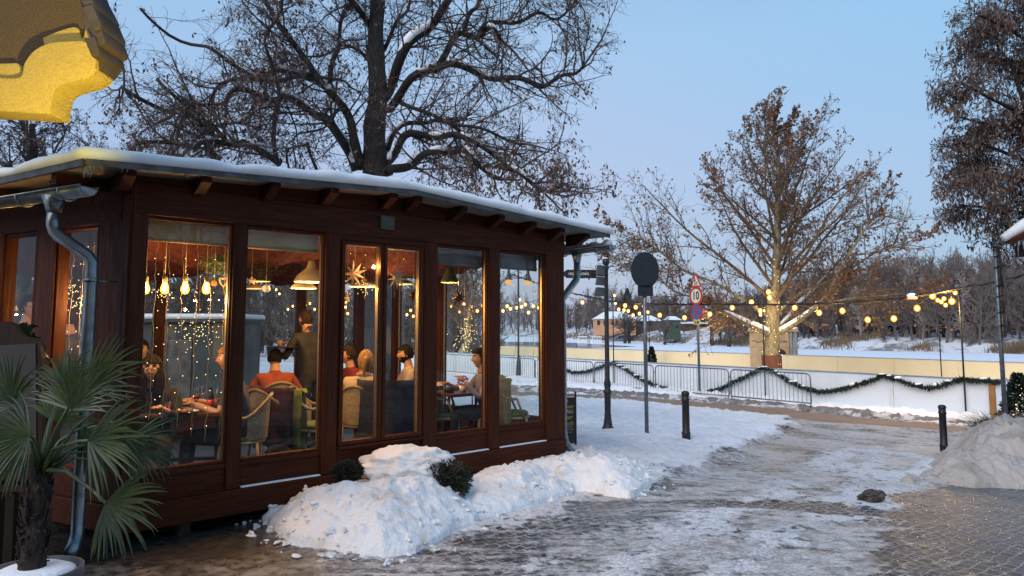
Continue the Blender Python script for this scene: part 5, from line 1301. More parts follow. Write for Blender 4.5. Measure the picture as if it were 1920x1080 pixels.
# ---------------------------------------------------------------- bollards
def bollard(px, py, top, label):
    b = seat(px, py); h = at(px, top, b.y).z-b.z; t = thing('bollard', label, 'bollard', b, 0, 'black bollards beside the lane')
    r = .060
    m = MB(); m.lathe([(r*1.12, 0), (r*1.12, .10), (r*1.22, .115), (r*1.22, .135), (r, .15), (r*.96, h-.16), (r*1.12, h-.15), (r*1.12, h-.13), (r*.96, h-.12), (r*.98, h-.05)], 20, None, False); m.build('shaft', M['bollard'], t)
    m = MB(); m.lathe([(r*1.12, h-.055), (r*1.15, h-.045), (r*1.1, h-.035), (r*.95, h-.012), (r*.55, h+.0), (.001, h+.004)], 20); m.build('cap', M['bollard'], t)
M['bollard'] = mat('chipped_black_bollard', (.010, .010, .012), (.022, .014, .012), .45, .1, nsc=16, bump=.15)
bollard(1287, 832, 733, 'black cast bollard standing in the clean snow near the round sign')
bollard(1771, 852, 759, 'black cast bollard leaning on the dirty snow pile at right')

# ---------------------------------------------------------------- triple sign with speed limit
bx_ = onplane(1310, 734, Pc+NN*-.35, NN); Y3 = bx_.y; zc = lambda v: at(1308, v, Y3).z-ZR
t = thing('traffic_sign', 'pole with triangle, round 10 limit, blue no stopping disc and small yellow plate', 'sign', (bx_.x, Y3, ZR), math.radians(-64))
m = MB(); m.tube([(0, .04, 0), (0, .04, zc(520))], .045, 10); m.build('pole', M['pole_grey'], t)
# facing local -y (towards the camera), a little narrowed because it is turned
def disc_plate(name, poly, z, mt, y, par=None, th=.01): o = vert_plate(poly, -th/2-y, th/2-y, z).build(name, mt, par or t); return o
R3 = .325
tri = lambda s: [(0, s*.62), (-s*.54, -s*.38), (s*.54, -s*.38)]
zt_ = zc(528); p = disc_plate('triangle_plate', tri(.52), zt_, M['red_paint'], .0); disc_plate('triangle_face', tri(.36), zt_-.01, M['cream_paint'], .012, p)
m = vert_plate([(-.055, -.12), (-.02, -.12), (-.02, .05), (.005, .05), (-.037, .13), (-.08, .05), (-.055, .05)], -.026, -.018, zt_-.02); m.build('black_arrow', M['black_paint'], p)
m = vert_plate([(.04, -.12), (.07, -.12), (.07, -.03), (.09, -.03), (.055, .02), (.02, -.03), (.04, -.03)], -.026, -.018, zt_-.02); m.build('red_arrow', M['red_paint'], p)
z10 = zc(555); p = disc_plate('limit_plate', circ(R3), z10, M['red_paint'], .016); disc_plate('limit_face', circ(R3*.76), z10, M['cream_paint'], .026, p)
text_obj('lettering', '10', .40, Matrix.Translation((0, -.034, z10)) @ Matrix.Rotation(PI/2, 4, 'X'), M['black_paint'], p, .002, .008, sx=.9)
zn = zc(586); R4 = R3*.97; p = disc_plate('no_stopping_plate', circ(R4), zn, M['red_paint'], .0); disc_plate('no_stopping_face', circ(R4*.80), zn, M['blue_paint'], .012, p)
for a in (PI/4, -PI/4):
    m = MB(); m.box(-R4*.82, R4*.82, -.026, -.019-.002*(a > 0), -.026, .026, Matrix.Translation((0, 0, zn)) @ Matrix.Rotation(a, 4, 'Y')); m.build('cross_bar', M['red_paint'], p)
zy = zc(603.5); p = disc_plate('yellow_plate', rrect(.34, .20), zy, M['yellow_paint'], .01)
m = MB(); m.box(-.10, .02, -.022, -.018, zy-.05, zy-.03); m.box(.03, .11, -.022, -.018, zy-.05, zy+.03); m.box(-.10, -.06, -.022, -.018, zy-.01, zy+.03); m.build('truck_symbol', M['black_paint'], p)

# ---------------------------------------------------------------- sign pole at the right edge, plates seen almost edge-on
Y4 = 12.2; x4 = xof(1880, Y4, 700); z4 = hsurf(x4, Y4)-.1; zc = lambda v: at(1874, v, Y4).z-z4
t = thing('traffic_sign', 'grey pole at the right edge carrying pointed signs seen nearly edge on', 'sign', (x4, Y4, z4), math.radians(-113))
m = MB(); m.tube([(0, 0, 0), (-.0, 0, zc(450))], .036, 10); m.build('pole', M['pole_grey'], t)
za = zc(500)
m = vert_plate([(0, .44), (-.42, -.34), (.42, -.34)], .045, .055, za-.02); m.build('triangle_plate', M['sign_back'], t)
m = vert_plate(circ(.33), .045, .055, zc(553)); m.build('round_plate', M['sign_back'], t)
m = vert_plate(circ(.33), .045, .055, zc(598)); m.build('round_plate', M['sign_back'], t)
m = MB()
for v in (462, 480, 500, 535, 555, 585, 610): m.tube([(.05*math.cos(a), .05*math.sin(a), zc(v)) for a in np.linspace(0, 2*PI, 11)], .012, 5, False)
m.build('clamps', M['zinc'], t)

# ---------------------------------------------------------------- chalk menu board by the pavilion corner
b = onground(1058, 846); Y5 = 9.9; x5 = xof(1056, Y5, 800); z5 = hsurf(x5, Y5)-.02; H5 = at(1064, 745, Y5).z-z5
t = thing('menu_board', 'tall black chalk menu board in an iron stand at the far pavilion corner', 'menu board', (x5, Y5, z5), math.radians(12))
hw = .165; zb = .0; m = MB(); m.box(-hw, hw, -.012, .012, zb+.03, H5-.02); bd = m.build('board', M['chalk_black'], t)
m = MB(); m.box(hw, hw+.022, -.016, .016, 0, H5+.075); m.box(-hw-.022, -hw, -.016, .016, 0, H5+.075); m.box(-hw, hw, -.012, .012, H5-.02, H5-.005); m.box(-hw, hw, -.01, .01, H5+.025, H5+.04)
m.tube([(-.0+.04*(math.cos(a)+1)*1, 0, H5+.04+.06*math.sin(a)) for a in np.linspace(0, PI, 9)], .005, 5); m.tube([(-.04*(math.cos(a)+1), 0, H5+.04+.06*math.sin(a)) for a in np.linspace(0, PI, 9)], .005, 5); m.tube([(0, 0, H5-.01), (0, 0, H5+.08)], .005, 5)
m.build('iron_frame', M['black_iron'], t)
m = MB(); m.box(-hw, hw, -.012, .012, H5+.04, H5+.055); m.build('frame_snow', M['snow'], t)
def line(txt, v, sz, mt, sh=.3, bold=.0006, x=0.012, sxx=.8): text_obj('chalk_lettering', txt, sz, Matrix.Translation((x, -.0135, at(1064, v, Y5).z-z5)) @ Matrix.Rotation(PI/2, 4, 'X'), mt, bd, .0006, bold, sh, sx=sxx)
line('Coffee', 751, .085, M['chalk_white'], x=-.03); line('Craft beer', 762, .08, M['chalk_green']); line('COCKTAILS', 772, .065, M['chalk_white'], 0, .001, 0, .8); line('Dinner', 782, .10, M['chalk_green'])
line('& Lunch', 794, .095, M['chalk_green']); 
def scribble(v, x, w_, mt):
    z = at(1064, v, Y5).z-z5; m = MB(); m.tube([(x-w_/2+w_*i/16, -.0135, z+.009*math.sin(i*2.2)+.004*math.sin(i*5.1)) for i in range(17)], .0022, 4); m.build('chalk_scribble', mt, t)
for v, x, w_, mt in ((802, -.09, .10, M['chalk_green']), (801, .07, .11, M['chalk_white']), (805.5, .08, .12, M['chalk_white']), (810.5, .07, .12, M['chalk_white']), (807, -.09, .11, M['chalk_green']), (811.5, -.09, .10, M['chalk_green'])): scribble(v, x, w_, mt)
line('Steak', 821, .10, M['chalk_green'], x=-.02); line('& Salad', 834, .10, M['chalk_green'])
t['label'] = 'tall black chalk menu board in an iron stand at the far pavilion corner'

# ---------------------------------------------------------------- monument beside the plane tree
p0 = at(1410, 665, 34); p1 = at(1490, 667, 33.2); mx = (p0.x+p1.x)/2; Ym = 34
t = thing('stone_monument', 'pale stone memorial block with a relief and a snow capped top behind the plane tree', 'monument', (xof(1450, Ym+1), Ym+1, ZR), math.radians(-24))
M['stone'] = mat('pale_limestone', (.52, .36, .20), (.42, .29, .16), .8, nsc=3, bump=.3)
M['stone_g'] = mat('grey_stone', (.32, .31, .28), (.24, .23, .21), .8, nsc=4, bump=.3)
W = 2.15; zt = at(1450, 618, Ym).z-ZR
m = MB(); m.box(-W/2, W/2-.34, -.25, .35, 0, zt-.12, None, .01); m.build('block', M['stone'], t)
m = MB(); m.box(W/2-.32, W/2-.17, -.27, .3, 0, zt-.12, None, .02); m.box(W/2-.13, W/2+.02, -.27, .3, 0, zt-.12, None, .02); m.build('pilaster', M['stone_g'], t)
m = MB(); m.box(-W/2-.07, W/2+.09, -.33, .42, zt-.11, zt+.02, None, .02); m.build('cornice', M['stone'], t)
m = MB(); m.box(-W/2-.04, W/2+.06, -.3, .4, zt+.021, zt+.12, None, .05); m.build('top_snow', M['snow'], t)
m = MB(); rr = random.Random(4)
m.tube([(-W/2+.1+i*.055, -.254, zt-.62+.06*math.sin(i*.9)+.05*math.sin(i*.37)) for i in range(14)], .012, 4)
for i in range(11): m.box(.30+i*.035, .30+i*.035+.02, -.258, -.251, zt-.62, zt-.62+rr.uniform(.04, .09))
m.box(-W/2+.08, W/2-.42, -.257, -.251, zt-.86, zt-.85)
m.build('inscription', M['black_paint'], t)
m = MB(); Mx = Matrix.Translation((.30, 0, 0)); m.prism([(.27*math.cos(a), .27*math.sin(a)+.25) for a in np.linspace(0, PI, 12)]+[(-.27, -.3), (.27, -.3)], .252, .262, Matrix.Translation((.32, 0, zt-1.45)) @ Matrix.Rotation(PI/2, 4, 'X')); m.build('niche', M['black_iron'], t)

# ---------------------------------------------------------------- small conifers
def conifer(px, py, Y, top, r, label, zb=None, lights=False, seed=0, snow=False):
    x = xof(px, Y, py); z0 = gz(x, Y) if zb is None else zb; H = at(px, top, Y).z-z0; rs = np.random.RandomState(seed)
    t = thing('conifer', label, 'conifer', (x, Y, z0)); m = MB(); m.tube([(0, 0, -.05), (0, 0, H*.9)], [.04*H, .01], 6); m.build('trunk', M['bark'], t)
    n = int(2600*min(1.6, H)); u = rs.rand(n)**.8; zz = H*u; rad = r*(1-u)**.8*(.55+.5*rs.rand(n))*(1+.18*np.sin(zz/H*40)); a = rs.rand(n)*6.28
    A = np.stack([rad*np.cos(a), rad*np.sin(a), zz], -1); d = np.stack([np.cos(a), np.sin(a), rs.rand(n)*.9-.25], -1)+rs.randn(n, 3)*.3; d /= np.linalg.norm(d, axis=1)[:, None]
    s = np.cross(d, rs.randn(n, 3)); s /= np.linalg.norm(s, axis=1)[:, None]; L = .10*H**.5; V = np.stack([A, A+d*L*.5+s*L*.2, A+d*L, A+d*L*.5-s*L*.2], 1).reshape(-1, 3)
    link_mesh('foliage', np_mesh('foliage', V, np.arange(4*n).reshape(-1, 4)), M['needles'], t)
    if snow:
        k = rs.rand(n) < .05; V = V.reshape(-1, 4, 3)[k].reshape(-1, 3)+[0, 0, .02]; link_mesh('foliage_snow', np_mesh('foliage_snow', V, np.arange(len(V)).reshape(-1, 4)), M['snow'], t)
    if lights:
        m = MB()
        for k in range(30): i = rs.randint(n); m.ball(tuple(A[i]*[1.12, 1.12, 1]), .012, 5, 4)
        m.build('tree_lights', M['fairy_tree'], t)
M['needles'] = mat('dark_needles', (.018, .036, .022), (.008, .018, .012), .8, bump=0, nsc=6)
conifer(1912, 770, 16.0, 703, .46, 'dark cone shaped conifer with small lights at the right edge of the view', lights=True, seed=2, snow=True)
conifer(1222, 670, 39, 651, .34, 'tiny conical evergreen behind the rink boards beside the round sign pole', ZR, seed=3)
# shrubs in the snow pile
def shrub(px, py, Y, rx_, rz_s, label, seed, mt, cap=None):
    x = xof(px, Y, py); zc_ = at(px, py, Y).z; rs = np.random.RandomState(seed)
    t = thing('juniper_shrub', label, 'shrub', (x, Y, 0)); n = 7500; d = rs.randn(n, 3); d /= np.linalg.norm(d, axis=1)[:, None]
    w_ = .72+.7*fbm(d[:, 0]*2+seed, d[:, 1]*2+d[:, 2], 2.2, 3, seed); rr_ = rs.rand(n, 1)**.35*w_[:, None]
    A = d*rr_*[rx_, rx_*.9, rz_s]+[0, 0, zc_]; keep = A[:, 2] > -.02; A = A[keep]; dd = d[keep]+rs.randn(keep.sum(), 3)*.5+[0, 0, .2]; dd /= np.linalg.norm(dd, axis=1)[:, None]; k = len(A)
    s = np.cross(dd, rs.randn(k, 3)); s /= np.linalg.norm(s, axis=1)[:, None]; L = .045; V = np.stack([A, A+dd*L*.5+s*L*.16, A+dd*L, A+dd*L*.5-s*L*.16], 1).reshape(-1, 3)
    link_mesh('foliage', np_mesh('foliage', V, np.arange(4*k).reshape(-1, 4)), mt, t)
    m = MB()
    for q_ in range(9):
        a = rs.rand()*6.28; m.tube([(0, 0, 0), (.3*rx_*math.cos(a), .3*rx_*math.sin(a), zc_*.6), (.7*rx_*math.cos(a), .7*rx_*math.sin(a), zc_+rz_s*.2)], [.012, .008, .004], 5)
    m.build('stems', M['bark'], t)
    if cap:
        bm = bmesh.new(); bmesh.ops.create_icosphere(bm, subdivisions=5, radius=1)
        for v in bm.verts:
            nn = float(fbm(v.co.x+seed, v.co.y+v.co.z*.7, 1.9, 4, seed, .55, True)); n2 = float(fbm(v.co.x*3, v.co.y*3+v.co.z*2, 2.5, 3, seed+3)); k_ = .68+.5*nn+.16*(n2-.5)
            v.co = Vector((v.co.x*cap[3]*k_, v.co.y*cap[3]*.8*k_, max(v.co.z, -.35)*cap[4]*k_))+Vector((cap[0], cap[1], cap[2]))
        me = bpy.data.meshes.new('snow_cap'); bm.to_mesh(me); bm.free()
        for p in me.polygons: p.use_smooth = True
        link_mesh('snow_cap', me, M['snow_pile'], t)
    return t
M['juniper'] = mat('dark_juniper', (.026, .034, .018), (.05, .035, .022), .85, bump=0, nsc=5)
M['juniper_b'] = mat('brownish_juniper', (.042, .034, .022), (.022, .022, .014), .85, bump=0, nsc=5)
shrub(826, 902, 6.35, .24, .17, 'dark green juniper poking out of the snow pile under a heavy snow cap', 3, M['juniper'], (-.30, .12, at(760, 878, 6.4).z, .44, .17))
shrub(650, 884, 6.02, .10, .05, 'brownish juniper squeezed between the snow pile and the pavilion wall', 8, M['juniper_b'])
# dry ornamental grass behind the right pile
gp = at(1872, 812, 12.6); rs = np.random.RandomState(4); n = 1500; a = rs.rand(n)*6.28; r_ = rs.rand(n)*.22; lean = rs.rand(n)*.55+.1; h = rs.uniform(.35, .85, n)
Gz = hsurf(gp.x, gp.y)+.08; A = np.stack([gp.x+r_*np.cos(a)*1.6, gp.y+r_*np.sin(a), np.full(n, Gz)], -1); o_ = np.stack([np.cos(a)*lean*h*1.5, np.sin(a)*lean*h, h*.75], -1); B = A+o_*[.4, .4, .75]; C = A+o_
sd_ = np.stack([-np.sin(a), np.cos(a), a*0], -1)*.004; V = np.stack([A-sd_, A+sd_, B+sd_, B-sd_, B-sd_, B+sd_, C+sd_*.2, C-sd_*.2], 1).reshape(-1, 3)
M['dry_grass'] = mat('dry_grass', (.19, .135, .075), (.11, .075, .045), .9, bump=0, nsc=6, coord='World')
tag(link_mesh('grass_tuft', np_mesh('grass_tuft', V, np.arange(8*n).reshape(-1, 4)), M['dry_grass']), 'dry brown tuft of ornamental grass behind the right snow pile', 'grass tuft')

# ---------------------------------------------------------------- far bank: house, sheds, kiosk, boats
M['peach'] = mat('peach_house_wall', (.62, .33, .17), (.55, .29, .15), .8, nsc=.5); M['far_dark'] = mat('dark_window', (.03, .03, .035), None, .3); M['far_green'] = mat('green_timber', (.05, .09, .06), None, .7); M['far_brown'] = mat('brown_timber', (.09, .06, .045), None, .8)
def far_house(name, label, px0, px1, Yd, eave, base, ridge, wall, seed, wins, depth=9, rot=0, cat='house'):
    a = at(px0, base, Yd); b = at(px1, base, Yd); W = b.x-a.x; zb = a.z; t = thing(name, label, cat, ((a.x+b.x)/2, Yd+depth/2, zb), rot); H = at(px0, eave, Yd).z-zb; R = at(px0, ridge, Yd).z-zb
    m = MB(); m.box(-W/2, W/2, -depth/2, depth/2, -3, H); m.build('wall', wall, t)
    o = .5; m = MB(); m.add([(-W/2-o, -depth/2-o, H), (W/2+o, -depth/2-o, H), (W/2+o, depth/2+o, H), (-W/2-o, depth/2+o, H), (-W/2+W*.26, 0, R), (W/2-W*.26, 0, R)], [(0, 1, 5, 4), (1, 2, 5), (2, 3, 4, 5), (3, 0, 4), (3, 2, 1, 0)], None, False); m.build('snowy_roof', M['snow_roof'], t)
    for u in wins:
        m = MB(); x = -W/2+W*u; m.box(x-.45, x+.45, -depth/2-.06, -depth/2+.02, H*.12, H*.78); m.build('window', M['far_dark'], t)
    return t
far_house('riverside_house', 'peach walled house with snowy hipped roof on the far bank', 1118, 1192, 232, 598, 611, 583.5, M['peach'], 1, (.06, .22, .42, .52, .70, .86))
far_house('riverside_shed', 'low brown house with snowy roof beside the peach house on the far bank', 1188, 1240, 240, 602, 612, 591, M['far_brown'], 2, (.3, .6))
far_house('river_kiosk', 'green timber kiosk with a snowy peaked roof on the far bank', 1252, 1276, 205, 600, 617, 592.5, M['far_green'], 3, (.3, .7), 5, cat='kiosk')
far_house('riverside_shed', 'long low shed with snow on its roof right of the green kiosk', 1282, 1330, 225, 607, 614, 603, M['far_brown'], 4, (.2, .5, .8))
def boat(px0, px1, py, label, seed):
    a = onz(px0, py, -2.95); b_ = onz(px1, py, -2.95); W = b_.x-a.x; c = (a+b_)/2; t = thing('moored_boat', label, 'boat', c, 0, 'white boats moored at the far bank'); B = 1.6
    m = MB(); st = []; 
    for k, (x, w_) in enumerate(((-.5, .7), (-.42, 1), (.25, 1), (.42, .6), (.5, .08))): st.append((x*W, w_*B))
    vs = [];
    for x, w_ in st: vs += [(x, -w_*.8, -.2), (x, -w_, .75), (x, w_, .75), (x, w_*.8, -.2)]
    fs = [(4*i+j, 4*i+j+1, 4*i+5+j, 4*i+4+j) for i in range(4) for j in range(3)]+[(0, 1, 2, 3), (19, 18, 17, 16)]; m.add(vs, fs, None, False); m.build('hull', M['white_paint'], t)
    m = MB(); m.box(-W*.38, W*.22, -B*.7, B*.7, .75, 1.5); m.build('cabin', M['white_paint'], t)
    m = MB()
    for k in range(5): x = -W*.34+k*W*.11; m.box(x, x+W*.07, -B*.72, B*.72, .95, 1.35)
    m.build('windows', M['far_dark'], t); m = MB(); m.box(-W*.42, W*.26, -B*.85, B*.85, 1.6, 1.7); m.box(-W*.42, W*.26, -B*.85, B*.85, 1.7, 1.85); m.build('snowy_canopy', M['snow_roof'], t)
boat(1082, 1106, 642, 'small white boat with a cabin moored at the far bank, the left one', 1); boat(1107, 1134, 642.5, 'small white boat with a cabin moored at the far bank, the right one', 2)
gp0 = onz(1120, 640, -2.7); gp1 = at(1188, 618, 205); m = MB(); m.bar(gp0, gp1, 1.2, .2); m.bar(gp0+Vector((0, -.6, .9)), gp1+Vector((0, -.6, .9)), .12, .1); tag(m.build('boat_ramp', M['far_brown']), 'long sloping gangway from the moored boats up the far bank', 'gangway')
def far_tree(px, Y, top, label, seed, base=None):
    x = xof(px, Y); z0 = bank_h(x, Y)-.3; H = at(px, top, Y).z-z0; rs = np.random.RandomState(seed); t = thing('bank_tree', label, 'tree', (x, Y, z0)); tw = []; tips = []
    m = MB(); m.tube([(0, 0, 0), (.05, 0, H*.35), (.2, 0, H*.55)], [H*.045, H*.035, H*.02], 7); m.build('trunk', M['far_trunk_d'], t)
    cfg = [dict(n=6, wander=.15, up=.05, kids=7, ang=.7, ratio=.55, k0=.15, taper=.3), dict(n=4, wander=.2, up=.02, kids=4, ang=.7, ratio=.5, taper=.4), dict(n=2, wander=.2, up=0, kids=0, ang=.6, ratio=.5, taper=.5)]
    for k in range(10): a = rs.rand()*6.28; grow(rs, (0, 0, H*rs.uniform(.25, .5)), (math.cos(a), math.sin(a), rs.uniform(.5, 1.4)), H*.5, H*.018, 0, tw, cfg, tips)
    V, Fq = segs_mesh(tw, .04); link_mesh('crown', np_mesh('crown', V, Fq), M['far_twig'], t)
M['far_trunk_d'] = mat('dark_far_trunk', (.07, .055, .045), (.04, .03, .026), .9, bump=0)
far_tree(1172, 205, 573, 'bare tree with two trunks in front of the peach house', 1); far_tree(1180, 206, 578, 'bare leaning tree beside the peach house', 2); far_tree(1247, 190, 585, 'dark pollarded tree left of the green kiosk', 3); far_tree(1335, 180, 560, 'bare tree right of the far bank sheds', 4); far_tree(1367, 170, 565, 'crooked bare tree behind the triple sign', 5)
conifer(1177, 600, 262, 541, 4.2, 'tall dark spruce rising behind the peach house', 1.5, seed=12)

# ---------------------------------------------------------------- double headed street lamp seen through the end window
Yl = 33; xl = xof(972, Yl); t = thing('street_lamp', 'old style double headed street lamp seen through the last window', 'street lamp', (xl, Yl, ZR)); zl = lambda v: at(970, v, Yl).z-ZR
m = MB(); m.lathe([(.14, 0), (.12, .3), (.09, .9), (.06, 1.0), (.045, 1.2), (.04, zl(500)), (.02, zl(492))], 10); m.build('post', M['dark_iron'], t)
for s in (-1, 1):
    m = MB(); zt = zl(508); m.tube([(0, 0, zt-.35), (s*.25, 0, zt-.32), (s*.45, 0, zt-.05), (s*.42, 0, zt+.1), (s*.2, 0, zt+.12), (0, 0, zt+.02)], .025, 6); m.build('arm', M['dark_iron'], t)
    m = MB(); m.lathe([(.05, .12), (.07, -.1), (.12, -.3), (.20, -.42)], 12, Matrix.Translation((s*.45, 0, zt)), False); m.build('lamp_shade', M['dark_iron'], t)
    m = MB(); m.ball((s*.45, 0, zt-.5), (.15, .15, .17), 12, 8); m.build('lamp_globe', emit('lamp_amber', (1, .5, .13), 1.1, False), t)

# ---------------------------------------------------------------- dark cabin and van-like mass behind the pavilion
xa, xb = xof(262, 13.5), xof(432, 13.5); t = thing('market_cabin', 'dark blue green closed market cabin with snow on its flat roof behind the pavilion', 'cabin', ((xa+xb)/2, 14.2, 0)); W = xb-xa; H = at(300, 604, 13.5).z
M['cabin'] = mat('blue_green_cabin', (.035, .055, .06), (.025, .04, .045), .6, nsc=3)
m = MB(); m.box(-W/2, W/2, -.7, .9, 0, H); m.build('wall', M['cabin'], t); m = MB(); m.box(-W/2+.55, -W/2+1.0, -.72, -.69, .1, H*.8, None, .01); m.build('door', M['tin'], t); m = MB(); m.box(-W/2-.1, W/2+.1, -.8, 1, H+.002, H+.05); rf_ = m.build('roof', M['cabin'], t); m = MB(); m.box(-W/2-.08, W/2+.08, -.78, .98, H+.05, H+.16, None, .05); m.build('roof_snow', M['snow'], rf_)
# ---------------------------------------------------------------- gable corner of the near building at top left
Yg = 3.6
M['stucco_hi'] = mat('lit_stucco', (.50, .36, .08), (.42, .29, .06), .9, nsc=120, bump=1.0, bd=.014)  # stucco with the yellow floodlight put into its colour
M['stucco_lo'] = mat('shaded_stucco', (.10, .062, .026), (.07, .045, .02), .95, nsc=90, bump=1.0, bd=.015)  # darker stucco copy, the shade of the upper gable put into its colour
M['tile'] = mat('old_roof_tile', (.045, .03, .025), (.025, .018, .016), .8, nsc=8, bump=.6)
go = at(60, 100, Yg); t = thing('stucco_building', 'corner of a building with a scrolled stucco gable lit yellow and tiled edge', 'building', (go.x, Yg, 0))
def gpoly(pts, y0, y1, name, mt, bev=0.0, par=None):
    P = [(at(x, y, Yg).x-go.x, at(x, y, Yg).z) for x, y in pts]; m = MB(); m.prism(P, -y1, -y0, Matrix.Rotation(PI/2, 4, 'X')); 
    o = m.build(name, mt, par or t)
    if bev:
        bv = o.modifiers.new('bevel', 'BEVEL'); bv.width = bev; bv.segments = 3; bv.limit_method = 'ANGLE'; bv.angle_limit = math.radians(50)
        for p in o.data.polygons: p.use_smooth = True
    return o
def arcpts(pts, n=6):
    P = [Vector((x, y)) for x, y in pts]; out = []; k = len(P)
    for i in range(k-1):
        p0, p1, p2, p3 = P[max(i-1, 0)], P[i], P[i+1], P[min(i+2, k-1)]
        for tt in np.linspace(0, 1, n)[:-1]: q_ = .5*((2*p1)+(-p0+p2)*tt+(2*p0-5*p1+4*p2-p3)*tt*tt+(-p0+3*p1-3*p2+p3)*tt**3); out.append((q_.x, q_.y))
    out.append(tuple(P[-1])); return out
# back wall of the gable (brown, set back), continues out of the picture
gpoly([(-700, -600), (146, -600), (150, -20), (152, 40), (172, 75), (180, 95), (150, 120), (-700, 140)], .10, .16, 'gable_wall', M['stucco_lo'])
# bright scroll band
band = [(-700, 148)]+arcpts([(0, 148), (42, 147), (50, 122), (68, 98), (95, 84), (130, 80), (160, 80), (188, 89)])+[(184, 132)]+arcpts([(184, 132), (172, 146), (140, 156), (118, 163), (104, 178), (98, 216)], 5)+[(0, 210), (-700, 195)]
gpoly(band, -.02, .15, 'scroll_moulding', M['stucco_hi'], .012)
gpoly(arcpts([(66, 62), (100, 48), (130, 42), (140, 62), (146, 74)])+[(128, 78), (95, 80), (72, 90)], .060, .12, 'scroll_relief', M['stucco_hi'], .01)
gpoly([(152, 26), (160, 25), (172, 50), (188, 88), (160, 79), (142, 76), (150, 62), (153, 45)], .03, .12, 'scroll_relief', M['stucco_hi'], .008)
gpoly([(-60, 116), (24, 113), (36, 130), (42, 146), (-60, 147)], .03, .12, 'scroll_relief', M['stucco_hi'], .01)
for k, (x0, y0, x1, y1) in enumerate(((148, -60, 178, 5), (168, -5, 194, 32), (182, 26, 206, 66), (192, 60, 211, 92), (186, 84, 203, 114))):
    gpoly([(x0-12, y0), (x0+8, y0-6), (x1, y1-8), (x1-2, y1), (x1-14, y1+4)], -.08+.012*(k % 2), .16, 'roof_tile', M['tile'], .006)
gpoly([(150, 20), (165, 18), (196, 88), (197, 116), (186, 132), (184, 95), (160, 50)], .0, .15, 'verge_board', M['tile'])
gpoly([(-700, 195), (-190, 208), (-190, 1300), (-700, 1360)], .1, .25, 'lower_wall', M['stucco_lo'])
ld = bpy.data.lights.new('facade_floodlight', 'SPOT'); ld.energy = 250; ld.color = (1, .78, .15); ld.spot_size = math.radians(50); ld.spot_blend = .4; ld.shadow_soft_size = .03
lo = bpy.data.objects.new('facade_floodlight', ld); COL.objects.link(lo); lo.location = (go.x+.95, Yg-1.0, 2.1); tg = Vector((go.x-.05, Yg, at(60, 120, Yg).z)); lo.rotation_euler = (tg-lo.location).to_track_quat('-Z', 'Y').to_euler()

# ---------------------------------------------------------------- icicled roof corner at the right edge
Yr = 8.2; o_ = at(1896, 455, Yr); t = thing('roof_corner', 'snow covered eave corner hung with icicles at the right edge', 'roof', (o_.x, Yr, o_.z)); 
m = MB(); m.add([(-.03, -.1, -.02), (1.6, -.1, .88), (1.6, .4, .88), (.03, .15, -.0), (-.03, -.1, .03), (1.6, -.1, .93), (1.6, .4, .93), (.03, .15, .05)], [(0, 1, 2, 3), (4, 5, 6, 7), (0, 1, 5, 4), (1, 2, 6, 5), (2, 3, 7, 6), (3, 0, 4, 7)], None, False); m.build('boards', M['wood_x'], t)
m = MB(); m.smooth = True
m.tube([(-.075+.25*k, .02, .055+.014*math.sin(k*1.9)+.137*k) for k in range(8)], [.045, .075, .08, .085, .08, .085, .08, .08], 12, sx=.9)
m.build('roof_snow', M['snow_roof'], t)
m = MB(); m.box(.12, 1.5, .0, .12, -.16, -.02, None, .01); m.build('beam', M['easel'], t)
for k in range(16):
    u = rnd.random(); x = -.05+.45*u; L = rnd.choice((.05, .08, .12, .2, .34)); m = MB(); z = -.02+x*.5; y = -.1+rnd.random()*.12; m.tube([(x, y, z+.02), (x, y, z-L*.5), (x, y, z-L)], [.012, .007, .001], 6); m.build('icicle', M['ice'], t)

# ---------------------------------------------------------------- potted fan palm
M['palm'] = mat('palm_leaf', (.036, .054, .010), (.014, .027, .007), .42, bump=0, nsc=5, coord='Object'); M['palm_st'] = mat('palm_stalk', (.05, .075, .025), (.03, .045, .018), .5, bump=0); M['fibre'] = mat('palm_fibre', (.045, .03, .022), (.02, .014, .011), .95, nsc=18, stretch=(3, 3, .6), bump=1, bd=.03); M['pot'] = mat('grey_planter', (.10, .10, .10), (.07, .07, .07), .7, nsc=8)
Yp = 2.75; pb = at(60, 1068, Yp); zp = pb.z; t = thing('potted_palm', 'fan palm with drooping green leaves in a round snow filled pot', 'palm', (pb.x, Yp, gz(pb.x, Yp)))
m = MB(); m.lathe([(.11, 0), (.13, .05), (.155, zp-.05), (.170, zp-.04), (.170, zp-.0), (.155, zp+.0), (.15, zp-.04), (0, zp-.045)], 28); m.build('pot', M['pot'], t)
m = MB(); m.lathe([(.149, zp-.043), (.145, zp-.012), (.10, zp+.008), (0, zp+.012)], 24); m.build('pot_snow', M['snow'], t)
hub = Vector((.012, 0, at(80, 880, Yp).z)); 
m = MB(); m.tube([(0, 0, zp-.03), (0, 0, zp+.1), (.005, 0, zp+.25), (.01, 0, hub.z)], [.050, .040, .036, .030], 14); tr_ = m.build('trunk', M['fibre'], t)
rs = np.random.RandomState(3); m = MB()
for k in range(170):
    a = rs.rand()*6.28; z = zp+rs.rand()*(hub.z-zp-.02); r = .037; p = Vector((r*math.cos(a), r*math.sin(a), z)); q_ = p+Vector((.018*math.cos(a), .018*math.sin(a), rs.uniform(-.02, .09))); m.bar(p, q_, .012, .003)
m.build('fibre_sheaths', M['fibre'], tr_)
